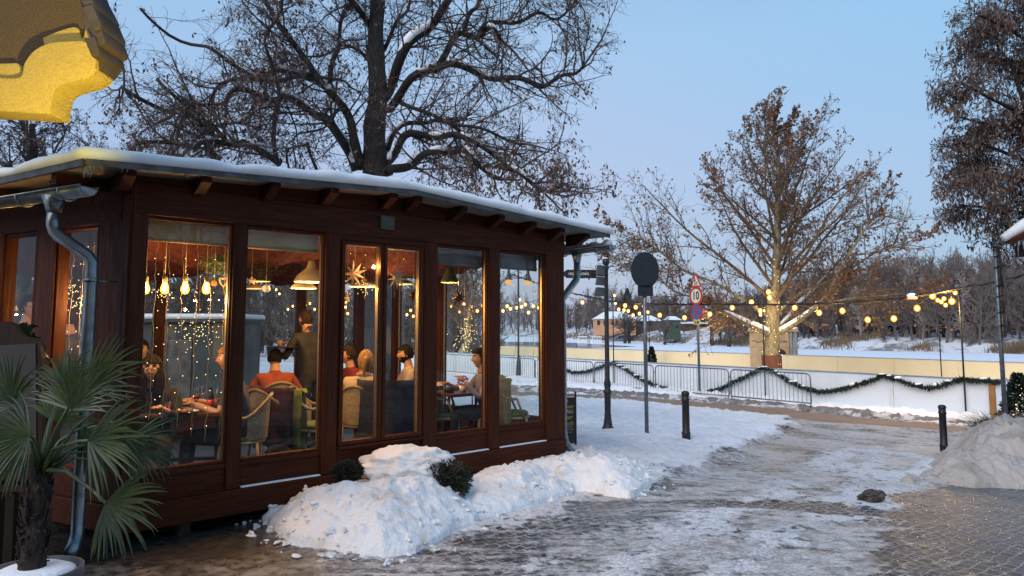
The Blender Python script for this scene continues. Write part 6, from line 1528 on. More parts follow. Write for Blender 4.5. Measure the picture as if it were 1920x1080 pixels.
def fan(hubpx, Y, aim, L, seed, spread=2.3, n=26, droop=.5, side=None, w=.0062):
    L = L*.84; c = at(hubpx[0]-6, hubpx[1]+26, Y)-Vector((pb.x, Yp, t.location.z)); rs = np.random.RandomState(seed); a = Vector(aim).normalized(); nrm = Vector(side).normalized() if side else Vector((0, -1, .35)); nrm = (nrm-a*nrm.dot(a)).normalized(); b_ = nrm.cross(a)
    st = MB(); mid = (hub+c)/2+Vector((0, 0, .05)); st.tube([hub, (hub*.6+c*.4)+Vector((0, 0, .04)), (hub*.2+c*.8)+Vector((0, 0, .02)), c], [.010, .008, .006, .006], 6); fr = st.build('leaf_stalk', M['palm_st'], t)
    m = MB()
    n = int(n*1.12)
    for k in range(n):
        th = -spread/2+spread*k/(n-1)+rs.randn()*.045; d = (a*math.cos(th)+b_*math.sin(th)).normalized(); Lk = .9*L*(1-.22*abs(th)/(spread/2))*rs.uniform(.88, 1.05); s = nrm.cross(d).normalized(); pts = []; p = Vector(c); dd = d.copy(); ns = 9
        bend = rs.uniform(.15, 1.7)*droop; kink = rs.rand() < .18
        fold = nrm*(.004 if k % 2 else -.004)
        for j in range(ns+1):
            u = j/ns; pts.append((Vector(p), w*(math.sin(PI*min(1, (u+.12)/.62)/2)*(1-u**2.2))+.0008)); dd = (dd+Vector((0, 0, -bend*.10*u*2-(.5 if kink and j == 5 else 0)))).normalized(); p = p+dd*Lk/ns
        vs = []; fs = []
        for (q_, ww) in pts: vs += [q_-s*ww+nrm*ww*.35, q_-nrm*ww*.25, q_+s*ww+nrm*ww*.35]
        for j in range(ns): fs += [(3*j, 3*j+1, 3*j+4, 3*j+3), (3*j+1, 3*j+2, 3*j+5, 3*j+4)]
        m.add(vs, fs, None, False)
    m.build('leaf_fan', M['palm'], fr)
    return fr
fan((168, 705), 2.75, (.75, -.1, .62), .36, 1, 1.7, 26, .5)
fan((140, 742), 2.65, (.1, -.1, 1), .30, 2, 2.7, 30, .9)
fan((28, 735), 2.75, (-.5, -.1, .8), .30, 3, 2.6, 28, .9)
fan((172, 800), 2.6, (.9, -.2, .05), .37, 4, 2.4, 30, .9)
fan((205, 918), 2.6, (.85, -.2, -.3), .32, 5, 2.7, 30, .8)
fan((60, 790), 2.55, (-.6, -.3, -.1), .34, 6, 3.0, 30, 1.3)
fan((100, 760), 3.0, (.3, .4, .5), .34, 7, 2.8, 28, 1)
fan((240, 800), 2.95, (.8, .2, -.2), .33, 8, 2.2, 26, 1.2)
fan((-30, 780), 2.75, (-.7, 0, .4), .34, 9, 2.8, 28, 1.1)
fan((120, 700), 3.0, (.2, .3, .9), .26, 10, 2.6, 26, .7)
fan((330/2, 775), 2.85, (.55, .1, -.55), .30, 11, 2.0, 22, .8)
m = MB(); rs = np.random.RandomState(8)
for k in range(14):
    a = rs.rand()*6.28; e = hub+Vector((math.cos(a)*.22, math.sin(a)*.15, rs.uniform(-.05, .25))); m.tube([hub-Vector((0, 0, .04)), hub*.5+e*.5+Vector((0, 0, .03)), e], [.009, .006, .004], 5)
m.build('cut_stalks', M['palm_st'], tr_)
# ---------------------------------------------------------------- easel blackboard at the left edge
Ye = 3.75; e0 = at(20, 760, Ye); t = thing('easel_board', 'large black easel board with a curved wooden top at the left edge', 'easel', (e0.x, Ye, gz(e0.x, Ye)))
def ep(x, y): p = at(x, y, Ye); return (p.x-e0.x, p.z-t.location.z)
top = arcpts([(-150, 668), (-95, 650), (-60, 642), (-30, 612), (0, 604), (22, 606), (34, 622), (48, 632), (70, 640), (78, 672)], 5)
def epoly(pts, y0, y1, name, mt, par=None): P = [ep(*p) for p in pts]; m = MB(); m.prism(P, -y1, -y0, Matrix.Translation((0, 0, 0)) @ Matrix.Rotation(PI/2, 4, 'X')); return m.build(name, mt, par or t)
epoly(top+[(78, 900), (-150, 900)], 0, .035, 'frame', M['easel']); epoly([(-140, 655), (68, 644), (70, 880), (-140, 880)], -.006, .0, 'blackboard', M['chalk_black'])
for (x0, y0, x1, y1) in ((66, 870, 122, 1052), (16, 880, 44, 1040), (-120, 880, -150, 1060)):
    a = ep(x0, y0); b_ = ep(x1, y1); m = MB(); m.bar((a[0], .02, a[1]), (b_[0], -.12, max(.0, b_[1])), .035, .03); m.build('leg', M['easel'], t)
m = MB(); a = ep(-140, 912); b_ = ep(100, 915); m.bar((a[0], -.02, a[1]), (b_[0], -.02, b_[1]), .03, .03); m.build('cross_rail', M['easel'], t)
# leafy green plant behind the board, hanging outside the wall
Yc = 4.9; c0 = at(30, 610, Yc); t = thing('leafy_plant', 'soft green leafy plant bunched above the easel board', 'plant', (c0.x, Yc, c0.z-.44)); M['leafy'] = mat('soft_green_leaf', (.07, .13, .045), (.04, .085, .03), .6, bump=0, nsc=5)
m = MB(); m.lathe([(.08, -.5), (.11, -.2), (.12, -.19), (.10, -.2), (0, -.2)], 14, Matrix.Translation((0, 0, .45))); m.build('pot', M['pot'], t)
m = MB(); m.box(-.2, .2, -.12, .12, -(c0.z-.44)+gz(c0.x, Yc), -.052, None, .01); m.build('stand', M['easel'], t)
m = MB(); rs = np.random.RandomState(6)
for k in range(60):
    a = rs.rand()*6.28; e = rs.uniform(.1, 1.3); d = Vector((math.cos(a)*math.cos(e), math.sin(a)*math.cos(e), math.sin(e))); p = Vector((0, 0, .28)); L = rs.uniform(.16, .30); s = d.cross(Vector((0, 0, 1))).normalized(); vs = []; ns = 7
    dd = d.copy()
    for j in range(ns+1):
        u = j/ns; ww = .055*math.sin(PI*min(1, u*.9+.1))+.004; wv = .012*math.sin(j*2.1+k); vs += [p-s*ww+Vector((0, 0, wv)), p+Vector((0, 0, -.01)), p+s*ww-Vector((0, 0, wv))]; dd = (dd+Vector((0, 0, -.22))).normalized(); p = p+dd*L/ns
    m.add(vs, [(3*j+i, 3*j+i+1, 3*j+i+4, 3*j+i+3) for j in range(ns) for i in (0, 1)], None, True)
m.build('leaves', M['leafy'], t)
# ---------------------------------------------------------------- inside the pavilion
FZ = .125
def gpt(px, Y, py=650): return Vector((xof(px, Y, py), Y, 0))
M['rattan'] = mat('pale_rattan', (.42, .33, .18), (.28, .20, .11), .6, nsc=40, bump=.5, bd=.004)
M['bamboo'] = mat('bamboo_frame', (.36, .27, .14), (.24, .17, .09), .45, nsc=12)
M['lime'] = mat('lime_fabric', (.15, .19, .035), (.10, .135, .03), .9, nsc=12)
M['olive'] = mat('olive_blanket', (.18, .19, .10), (.12, .13, .07), .95, nsc=10)
M['navy_cloth'] = mat('navy_coat', (.018, .022, .045), (.01, .012, .025), .9, nsc=9)
M['red_coat'] = mat('dark_red_coat', (.07, .010, .011), (.025, .007, .009), .8, nsc=9)
M['cream_shade'] = mat('cream_enamel', (.62, .50, .32), (.55, .44, .28), .35, nsc=4, bump=0); M['green_shade'] = mat('green_enamel', (.06, .085, .05), (.045, .065, .035), .35, bump=0)
M['shade_in'] = emit('lamp_inside_glow', (1, .62, .25), 3.2, False)
M['paper'] = mat('paper_star', (.80, .60, .38), (.70, .50, .30), .8, nsc=5, bump=.1); M['paper_w'] = mat('white_paper_star', (.7, .62, .5), (.6, .52, .4), .8, bump=.1); M['paper_r'] = mat('dark_red_star', (.10, .03, .02), None, .8)
M['bulb_in'] = bulbmat('edison_bulb', (1.0, .70, .28), 28, (1.0, .40, .04), 4.5)
M['led'] = emit('tiny_fairy_led', (1, .70, .28), 5, False); M['led_wire'] = mat('clear_led_wire', (.55, .42, .22), None, .4, bump=0)

def chair(px, Y, rz, label, group='rattan bistro chairs in the pavilion', cushion=True, py=650):
    p = gpt(px, Y, py); t = thing('bistro_chair', label, 'chair', (p.x, p.y, FZ), rz, group)     # sitter faces local -y
    m = MB(); m.lathe([(.02, .42), (.21, .42), (.23, .435), (.21, .45), (.02, .452)], 18); m.build('seat', M['rattan'], t)
    if cushion: m = MB(); m.lathe([(.0, .452), (.19, .455), (.21, .475), (.19, .50), (0, .505)], 18, None, False); m.build('cushion', M['lime'], t)
    for sx, sy in ((-.17, -.15), (.17, -.15), (-.16, .16), (.16, .16)): m = MB(); m.tube([(sx*1.15, sy*1.2, 0), (sx, sy, .43)], .016, 7); m.build('leg', M['bamboo'], t)
    m = MB(); a = np.linspace(-.35, PI+.35, 17); m.tube([(.25*math.cos(q_), .05+.22*math.sin(q_), .66+.20*max(0, math.sin(q_))**1.5) for q_ in a], .016, 7); m.tube([(-.235, -.03, .66), (-.2, -.12, .43)], .014, 6); m.tube([(.235, -.03, .66), (.2, -.12, .43)], .014, 6); m.build('back_frame', M['bamboo'], t)
    vs = []; n = 13
    for j in range(5):
        for i in range(n): q_ = .15+(PI-.3)*i/(n-1); u = j/4; vs.append((.235*math.cos(q_)*(.85+.15*u), .05+.21*math.sin(q_)*(.9+.1*u), .46+(.20+.20*max(0, math.sin(q_))**1.5)*u))
    m = MB(); m.add(vs, [(j*n+i, j*n+i+1, (j+1)*n+i+1, (j+1)*n+i) for j in range(4) for i in range(n-1)], None, True); m.build('woven_back', M['rattan'], t)
    return t
def cloth_over(px, Y, rz, label, mt, z0=.25, z1=.92, w=.24, name='draped_coat', cat='coat', py=650, ry=.2):
    p = gpt(px, Y, py); nu, nv = 22, 12; vs = []
    for j in range(nv+1):
        for i in range(nu+1):
            q_ = .1+(PI-.2)*i/nu; u = j/nv; f = 1+.09*math.sin(i*1.3+j*.4)*(1-u)+.05*math.sin(i*2.9); vs.append((w*1.12*math.cos(q_)*f, .05+(ry+.04)*math.sin(q_)*f, z0+(z1-z0)*u*(1 if i % 5 else 1.0)+.02*math.sin(i*1.1)*(1-u)))
    for i in range(nu+1): q_ = .1+(PI-.2)*i/nu; vs.append((w*.8*math.cos(q_), .03+ry*.55*math.sin(q_), z1-.04))
    m = MB(); m.add(vs, [(j*(nu+1)+i, j*(nu+1)+i+1, (j+1)*(nu+1)+i+1, (j+1)*(nu+1)+i) for j in range(nv+1) for i in range(nu)], None, True)
    o = m.build(name, mt); o.location = (p.x, p.y, FZ); o.rotation_euler = (0, 0, rz); return tag(o, label, cat)
def table(px, Y, rz, label, w=.36, d=.33, rnd_=False, py=650):
    p = gpt(px, Y, py); t = thing('cafe_table', label, 'table', (p.x, p.y, FZ), rz, 'cafe tables in the pavilion')
    m = MB()
    if rnd_: m.lathe([(0, .70), (w-.01, .70), (w, .705), (w, .73), (w-.01, .735), (0, .735)], 32)
    else: m.box(-w, w, -d, d, .70, .735, None, .008)
    m.build('table_top', M['wood_in'], t)
    m = MB()
    for s in (-1, 1):
        m.tube([(s*.24, -.22, 0), (s*.20, -.1, .1), (s*.2, 0, .35), (s*.2, .1, .1), (s*.24, .22, 0)], .014, 6); m.tube([(s*.2, 0, .3), (s*.2, 0, .7)], .016, 6)
        for q_ in (-.07, .07): m.tube([(s*.2, q_, .12), (s*.2, q_, .66)], .008, 5)
    m.bar((-.2, 0, .3), (.2, 0, .3), .03, .03); m.build('iron_base', M['black_iron'], t); return t
def tabletop_z(): return FZ+.735

# ---------------------------------------------------------------- people
def eval_skin(J, E, R, sub=2):
    me = bpy.data.meshes.new('s'); me.from_pydata([tuple(j) for j in J], E, []); o = bpy.data.objects.new('s', me); COL.objects.link(o)
    md = o.modifiers.new('k', 'SKIN'); md.use_smooth_shade = True
    sv = me.skin_vertices[0].data
    for i, r in enumerate(R): sv[i].radius = r if isinstance(r, tuple) else (r, r); sv[i].use_root = (i == 0)
    s = o.modifiers.new('s', 'SUBSURF'); s.levels = sub; s.render_levels = sub
    dg = bpy.context.evaluated_depsgraph_get(); e = bpy.data.meshes.new_from_object(o.evaluated_get(dg)); V = [v.co.copy() for v in e.vertices]; Fc = [tuple(p.vertices) for p in e.polygons]
    bpy.data.objects.remove(o); bpy.data.meshes.remove(me); bpy.data.meshes.remove(e); return V, Fc
def head_mesh(Mh, beard=False, age=0):
    """local: +z up, face towards -y, origin at head centre; returns verts, faces, mats(0 skin,1 lips,2 hair/brow)"""
    nu, nv = 36, 26; vs = []; fs = []; mi = []
    for i in range(nv+1):
        t = PI*i/nv; z = -math.cos(t)
        for j in range(nu):
            a = 2*PI*j/nu; x = math.sin(t)*math.sin(a); y = -math.sin(t)*math.cos(a)
            X, Y, Z = x*.074, y*.094, z*.118
            if z < -.1: k = (-z-.1)/.9; X *= 1-.42*k**1.4; Y = Y*(1-.20*k) if y < 0 else Y*(1-.45*k)
            fr = max(0, -y)
            g = lambda x0, z0, sx, sz: math.exp(-((x-x0)/sx)**2-((z-z0)/sz)**2)
            if y < 0:
                Y -= .019*g(0, -.17, .16, .14)+.010*g(0, .02, .11, .18)          # nose
                Y += .011*(g(.36, .06, .19, .12)+g(-.36, .06, .19, .12))         # sockets
                Y -= .006*(g(.32, .24, .25, .07)+g(-.32, .24, .25, .07))         # brow
                Y -= .006*g(0, -.46, .26, .06)+.008*g(0, -.80, .3, .16)          # mouth, chin
                Y += .003*g(0, -.62, .25, .05)
                Y -= .004*(g(.5, -.2, .2, .2)+g(-.5, -.2, .2, .2))
            vs.append(Vector((X, Y, Z)))
    for i in range(nv):
        for j in range(nu):
            fs.append((i*nu+j, i*nu+(j+1) % nu, (i+1)*nu+(j+1) % nu, (i+1)*nu+j)); c = (vs[i*nu+j]+vs[(i+1)*nu+(j+1) % nu])/2; z = c.z/.118; x = c.x/.074
            k = 0
            if c.y < -.03 and abs(x) < .30 and -.52 < z < -.42: k = 1
            if c.y < -.02 and .20 < z < .30 and .16 < abs(x) < .58: k = 2
            if beard and (z < -.56 or (z < -.2 and abs(x) > .58 and c.y < .02) or (z < -.3 and c.y < .01 and .34 < abs(x)) or (-.40 < z < -.32 and abs(x) < .35 and c.y < -.05)): k = 2
            mi.append(k)
    b0 = len(vs)
    mb = MB(); mb.v = [tuple(v) for v in vs]; mb.f = fs; mb.m = mi; mb.sm = [True]*len(fs)
    for s in (-1, 1):
        mb.cm = 0; mb.ball((s*.076, .008, -.0), (.010, .020, .032), 8, 6); mb.cm = 3; mb.ball((s*.028, -.080, .008), (.013, .009, .0085), 10, 6); mb.cm = 4; mb.ball((s*.028, -.0865, .008), (.0058, .004, .0058), 8, 5)
    return [Mh @ Vector(v) for v in mb.v], mb.f, mb.m
def hand_chains(w, d, up, side, curl=.5):
    """palm + five fingers as skin chains"""
    out = []; d = Vector(d).normalized(); up = Vector(up); up = (up-d*up.dot(d)).normalized(); lat = d.cross(up)*side
    palm = w+d*.085
    out.append(([w, w+d*.04, palm], [(0, 1), (1, 2)], [.021, (.030), (.028)]))
    for k, (o, L) in enumerate(((-.030, .072), (-.010, .082), (.010, .077), (.028, .062))):
        b = w+d*.07+lat*o; p = [b]; dd = d.copy()
        for s in range(3): dd = (dd-up*curl*(.5+.15*s)).normalized(); p.append(p[-1]+dd*L*(.42, .33, .25)[s])
        out.append((p, [(0, 1), (1, 2), (2, 3)], [.0095, .009, .008, .0068]))
    b = w+d*.03-lat*.022; p = [b]; dd = (d*.6-lat*.75-up*.25).normalized()
    for s in range(2): p.append(p[-1]+dd*.034); dd = (dd*.7+d*.5-up*.2).normalized()
    out.append((p, [(0, 1), (1, 2)], [.012, .0105, .0085])); return out
M['skin'] = mat('skin', (.42, .23, .15), (.36, .19, .12), .5, nsc=9, bump=.05); M['lips'] = mat('lips', (.34, .10, .08), None, .45, bump=0); M['eye_white'] = mat('eye_white', (.6, .58, .55), None, .2, bump=0); M['iris'] = mat('iris', (.03, .018, .012), None, .15, bump=0)
def hairmat(n, c): M[n] = mat(n, c, tuple(x*.6 for x in c), .75, nsc=40, stretch=(1, 1, .15), bump=.5, bd=.004); M[n].node_tree.nodes['Principled BSDF'].inputs['Specular IOR Level'].default_value = .12; return M[n]
hairmat('hair_dark', (.009, .006, .005)); hairmat('hair_brown', (.03, .017, .010)); hairmat('hair_blond', (.36, .22, .10)); hairmat('hair_grey', (.16, .14, .12)); hairmat('hair_ginger', (.28, .11, .04))
def cl(n, c): M[n] = mat(n, c, tuple(x*.6 for x in c), .85, nsc=7, bump=.6, bd=.012); return M[n]
cl('black_cloth', (.016, .015, .017)); cl('navy_shirt', (.02, .028, .07)); cl('orange_wool', (.30, .055, .015)); cl('red_sweater', (.20, .012, .018)); cl('cream_wool', (.62, .47, .28)); cl('pale_shirt', (.42, .34, .28)); cl('lavender_shirt', (.20, .19, .27)); cl('dark_trousers', (.018, .018, .024)); cl('brown_coat', (.045, .026, .016)); cl('brown_red', (.10, .035, .02))
def person(px, Y, face, label, shirt, hair='hair_dark', headz=1.24, seated=True, hands=None, hairstyle='short', glasses=False, beard=False, lean=0.0, turn=0.0, trousers='dark_trousers', py=650, bare_arms=False, tilt=0.0, collar=None, belly=0.0, scale=1.0):
    """face: world azimuth (radians) the body faces, measured so that 0 looks to -y (towards the camera); hands: two world targets (relative local) or None"""
    p = gpt(px, Y, py); o_rot = face
    # local coordinates: x right of the sitter is -x ... body faces -y; floor at z=0
    HZ = headz-FZ
    hipz = .50 if seated else HZ-.72; lx = lambda x, y, z: Vector((x*scale, y*scale, z))
    sh_z = HZ-.212; fwd = -math.sin(lean)*(sh_z-hipz)
    pelvis = lx(0, .06, hipz); waist = lx(0, .05+fwd*.35, hipz+(sh_z-hipz)*.42); chest = lx(0, .04+fwd*.8, sh_z-.10); neck0 = lx(0, .03+fwd, sh_z+.035); neck1 = lx(0, .0+fwd*1.07, HZ-.02); headc = lx(0, -.015+fwd*1.08, HZ)
    J = [pelvis, waist, chest, neck0, neck1]; E = [(0, 1), (1, 2), (2, 3), (3, 4)]; R = [(.165, .13), (.16, .125), (.18, .12), (.072, .064), (.050, .050)]; Bn = ['t', 't', 's', 's', 'k']
    if hands is None: hands = [(-.18, -.34, .78), (.18, -.34, .78)] if seated else [(-.24, -.08, hipz-.12), (.24, -.08, hipz-.12)]
    wrists = []
    for s, h in zip((-1, 1), hands):
        sh = lx(s*.188, .035+fwd, sh_z-.015); h = lx(*h); v = h-sh; L = min(v.length, .53); v.normalize(); h = sh+v*L; mid = (sh+h)/2; off = math.sqrt(max(0, .275**2-(L/2)**2)); bd = Vector((s*.55, .35, -.75)); bd = (bd-v*bd.dot(v)).normalized(); el = mid+bd*off
        i = len(J); J += [sh, (sh+el)/2, el, (el+h)/2, h]; E += [(2, i), (i, i+1), (i+1, i+2), (i+2, i+3), (i+3, i+4)]; R += [.068, .054, .043, .037, .025]; Bn += ['s', 's', 's' if not bare_arms else 'k', 's' if not bare_arms else 'k', 'k']; wrists.append((h, (h-el).normalized(), s))
    for s in (-1, 1):
        hip = lx(s*.095, .04, hipz-.02)
        if seated: kn = lx(s*.13, -.40, hipz-.01); an = lx(s*.12, -.42, .09); th = (hip+kn)/2+Vector((0, 0, .01)); toe = an+Vector((0, -.16, -.05))
        else: kn = lx(s*.10, .01, hipz*.52); an = lx(s*.10, .05, .08); th = (hip+kn)/2; toe = an+Vector((0, -.17, -.045))
        i = len(J); J += [hip, th, kn, (kn+an)/2, an, toe]; E += [(0, i), (i, i+1), (i+1, i+2), (i+2, i+3), (i+3, i+4), (i+4, i+5)]; R += [.088, .080, .060, .050, .038, .034]; Bn += ['t', 'l', 'l', 'l', 'l', 'f']
    V, Fc = eval_skin(J, E, R, 2)
    Ja = np.array([tuple(j) for j in J]); mb = MB(); mm = []
    ea = np.array([e for e in E]); A = Ja[ea[:, 0]]; Bv = Ja[ea[:, 1]]-A; L2 = (Bv**2).sum(1)
    for f in Fc:
        c = sum((V[i] for i in f), Vector())/len(f); c = np.array(c); t = np.clip(((c-A)*Bv).sum(1)/L2, 0, 1); d = np.linalg.norm(A+Bv*t[:, None]-c, axis=1); k = int(d.argmin()); b_ = ('k' if t[k] > .22 else 's') if k == 3 else (Bn[ea[k][0]] if t[k] < .5 else Bn[ea[k][1]])
        mm.append({'t': 6 if c[2] < hipz+.04 else 5, 's': 5, 'k': 0, 'l': 6, 'f': 7}[b_])
    mb.v = [tuple(v) for v in V]; mb.f = list(Fc); mb.m = mm; mb.sm = [True]*len(Fc)
    Mh = Matrix.Translation(headc) @ Matrix.Rotation(turn, 4, 'Z') @ Matrix.Rotation(tilt, 4, 'X') @ Matrix.Diagonal((.98, .98, .98, 1))
    hv, hf, hm = head_mesh(Mh, beard); mb.add(hv, hf); mb.m[-len(hf):] = hm; mb.sm[-len(hf):] = [True]*len(hf)
    for (w, d, s) in wrists:
        for (P, Ed, Rr) in hand_chains(w-d*.01, d, (0, 0, 1) if abs(d.z) < .8 else (0, -1, 0), s):
            v, f = eval_skin(P, Ed, Rr, 1); mb.cm = 0; mb.add(v, f, None, True)
    body = mb.build('person', [M['skin'], M['lips'], M[hair], M['eye_white'], M['iris'], M[shirt], M[trousers], M['black_iron']]); body.location = (p.x, p.y, FZ); body.rotation_euler = (0, 0, face); tag(body, label, 'person')
    # hair shell
    nu, nv = 40, 30; vs = []; fs = []; rr = random.Random(int(px)); inside = lambda x, y, z: (z > .56-.10*abs(x)*(y < -.3)) or (y > -.12 and z > (-.55 if hairstyle != 'short' else -.38)) or (y > -.35 and z > .15)
    for i in range(nv+1):
        t = PI*i/nv; z = -math.cos(t)
        for j in range(nu):
            a = 2*PI*j/nu; x = math.sin(t)*math.sin(a); y = -math.sin(t)*math.cos(a); th = {'short': .010, 'crop': .005, 'long': .016, 'tied': .010}[hairstyle]; n = .003*math.sin(j*2.1+i*.7)+.003*math.sin(j*5.3)
            k = 1-.25*max(0, -z); vs.append(Vector((x*(.074+th+n)*(k+.02), y*(.094+th+n)*(k+.08), z*(.118+th+n*.5)+.004)))
    for i in range(nv):
        for j in range(nu):
            q4 = (i*nu+j, i*nu+(j+1) % nu, (i+1)*nu+(j+1) % nu, (i+1)*nu+j); c = sum((vs[q_] for q_ in q4), Vector())/4
            if inside(c.x/.08, c.y/.1, c.z/.12): fs.append(q4)
    m = MB(); m.add(vs, fs, Mh, True)
    if hairstyle == 'long':
        for k in range(26):
            a = -PI*.32+(PI*1.64)*k/25; x = .080*math.cos(a); y = .02+.085*math.sin(a); L = .30
            m.tube([Mh @ Vector((x, y, .02)), Mh @ Vector((x*1.12, y*1.05, -.09)), Mh @ Vector((x*1.15, y*.9+.01, -.19)), Mh @ Vector((x*1.0, y*.8, -.02-L+.03*math.sin(k*3))) ], [.018, .021, .019, .006], 6)
    if hairstyle == 'tied':
        m.tube([Mh @ Vector((0, .09, .05)), Mh @ Vector((0, .13, .02)), Mh @ Vector((.01, .135, -.06)), Mh @ Vector((.015, .12, -.16))], [.022, .028, .024, .008], 8)
        for k in range(12): a = PI*.1+PI*.8*k/11; m.tube([Mh @ Vector((.082*math.cos(a), .088*math.sin(a), .03)), Mh @ Vector((.07*math.cos(a), .08*math.sin(a), -.11))], [.016, .008], 5)
    m.build('hair', M[hair], body)
    if glasses:
        m = MB()
        for s in (-1, 1): m.tube([Mh @ Vector((s*.031+.024*math.cos(a), -.099, .005+.019*math.sin(a))) for a in np.linspace(0, 2*PI, 17)], .0024, 5, False); m.tube([Mh @ Vector((s*.055, -.098, .008)), Mh @ Vector((s*.080, -.06, .010)), Mh @ Vector((s*.081, .005, .008))], .002, 5)
        m.tube([Mh @ Vector((-.008, -.10, .008)), Mh @ Vector((.008, -.10, .008))], .002, 5); m.build('glasses', M['black_paint'], body)
    if collar:
        m = MB(); m.tube([neck0+Vector((.068*math.cos(a), .062*math.sin(a)+.0, .035+.01*math.sin(a))) for a in np.linspace(0, 2*PI, 17)], .019, 7, False); m.build('collar', M[collar], body)
    return body
RD = math.radians
# woman nearest to the glass
P1 = person(286, 6.28, RD(26), 'woman with long dark hair and glasses eating at the nearest table', 'black_cloth', 'hair_dark', 1.235, True, [(-.20, -.36, .80), (.10, -.42, .80)], 'long', True, lean=.12, turn=RD(-4))
chair(282, 6.42, RD(26), 'rattan chair under the woman with glasses')
P2 = person(266, 8.35, RD(20), 'man with short dark hair sitting behind the woman with glasses', 'brown_coat', 'hair_dark', 1.34, lean=.1)
P3 = person(448, 6.62, RD(-75), 'ginger haired man in a dark blue t-shirt at the nearest table', 'navy_shirt', 'hair_ginger', 1.31, True, [(-.12, -.36, .80), (.16, -.34, .80)], 'short', bare_arms=True, lean=.14, turn=RD(8))
chair(456, 6.66, RD(-75), 'bamboo armchair of the man in the dark blue t-shirt')
P4 = person(521, 8.45, RD(205), 'person in an orange sweater seen from behind, bending over a table', 'orange_wool', 'hair_dark', 1.22, lean=.62, turn=RD(-20), tilt=.2)
P5 = person(583, 9.0, RD(235), 'waiter in black bending forward with a tray', 'black_cloth', 'hair_brown', 1.70, False, [(-.10, -.50, 1.26), (.16, -.36, 1.15)], 'crop', lean=.20, trousers='black_cloth')
P6 = person(657, 9.2, RD(-58), 'man in a dark red sweater facing left behind the sash window', 'red_sweater', 'hair_brown', 1.245, lean=.05, turn=RD(-8))
P7 = person(684, 7.9, RD(168), 'blond woman in a cream turtleneck seen from behind', 'cream_wool', 'hair_blond', 1.225, hairstyle='tied', collar='cream_wool', turn=RD(20), lean=.06)
P8 = person(766, 9.1, RD(-72), 'bearded man with a dark cap of hair and pale shirt facing left', 'pale_shirt', 'hair_dark', 1.255, beard=True, lean=.05, hairstyle='short')
P9 = person(909, 8.45, RD(-70), 'dark haired diner in a lavender shirt seated near the end window', 'lavender_shirt', 'hair_dark', 1.235, True, [(-.16, -.38, .80), (.16, -.30, .86)], lean=.10)
P10 = person(52, 6.9, RD(70), 'man with glasses standing behind the leftmost window', 'brown_coat', 'hair_dark', 1.79, False, glasses=True)
P11 = person(133, 7.0, RD(-70), 'standing person in a dark brown coat behind the left wall window', 'brown_coat', 'hair_brown', 1.68, False, lean=.08)
P12 = person(166, 9.0, RD(60), 'small seated person at the back seen through the left wall window', 'brown_red', 'hair_dark', 1.22)
for a in ((263, 8.5, 20, 'rattan chair of the man behind the woman with glasses'), (524, 8.3, 205, 'rattan chair with rounded back under the person in orange'), (660, 9.3, -58, 'rattan chair of the man in the red sweater'), (684, 7.75, 168, 'rattan chair of the blond woman'),
          (772, 9.15, -72, 'rattan chair of the bearded man'), (914, 8.48, -70, 'rattan chair of the diner by the end window'), (168, 9.1, 60, 'rattan chair at the back left'), (520, 7.35, 150, 'empty rattan chair with a pale rounded back behind the second window'),
          (598, 7.45, 100, 'empty rattan chair seen from its side beside the thick post'), (733, 7.75, 175, 'rattan chair under the navy coat'), (958, 8.45, 100, 'rattan chair under the olive blanket by the last window'), (838, 8.4, 90, 'empty rattan chair with a grey cloth at the end table')):
    chair(a[0], a[1], RD(a[2]), a[3])
cloth_over(733, 7.72, RD(175), 'big navy coat hanging over a chair back behind the sash window', M['navy_cloth'], .12, .93, .30, ry=.26)
cloth_over(530, 7.38, RD(150), 'dark red and black jacket hanging on the empty chair', M['red_coat'], .30, .88, .25)
cloth_over(962, 8.47, RD(100), 'olive green blanket over the chair by the last window', M['olive'], .35, .90, .26, 'draped_blanket', 'blanket')
cloth_over(584, 7.2, RD(95), 'lime green blanket hanging over the chair beside the thick post', M['lime'], .05, .86, .09, 'draped_blanket', 'blanket', ry=.07)
cloth_over(836, 8.38, RD(90), 'pale grey cloth over the empty chair at the end table', M['pale_shirt'], .2, .82, .25, 'draped_blanket', 'blanket')
bp_ = gpt(528, 6.95); m = MB(); m.ball((0, 0, .17), (.17, .12, .19), 14, 9); bk = m.build('backpack', M['black_cloth']); bk.location = (bp_.x, bp_.y, FZ); tag(bk, 'black backpack on the floor behind the second window', 'bag'); m = MB(); m.tube([(-.06, -.12, .1), (-.07, -.15, .2), (-.05, -.11, .32)], .012, 5); m.tube([(.06, -.12, .1), (.07, -.15, .2), (.05, -.11, .32)], .012, 5); m.build('strap', M['navy_cloth'], bk)
table(368, 6.5, RD(15), 'wooden cafe table between the woman with glasses and the man in blue', .40, .30)
table(480, 8.9, RD(20), 'cafe table in front of the person in orange'); table(668, 8.55, RD(20), 'cafe table between the red sweater man and the blond woman', .34, .3); table(722, 9.0, RD(20), 'cafe table in front of the bearded man'); table(868, 8.4, RD(42), 'cafe table at the end window with a small plant on it', .36, .28); table(215, 8.6, RD(20), 'cafe table at the back left')
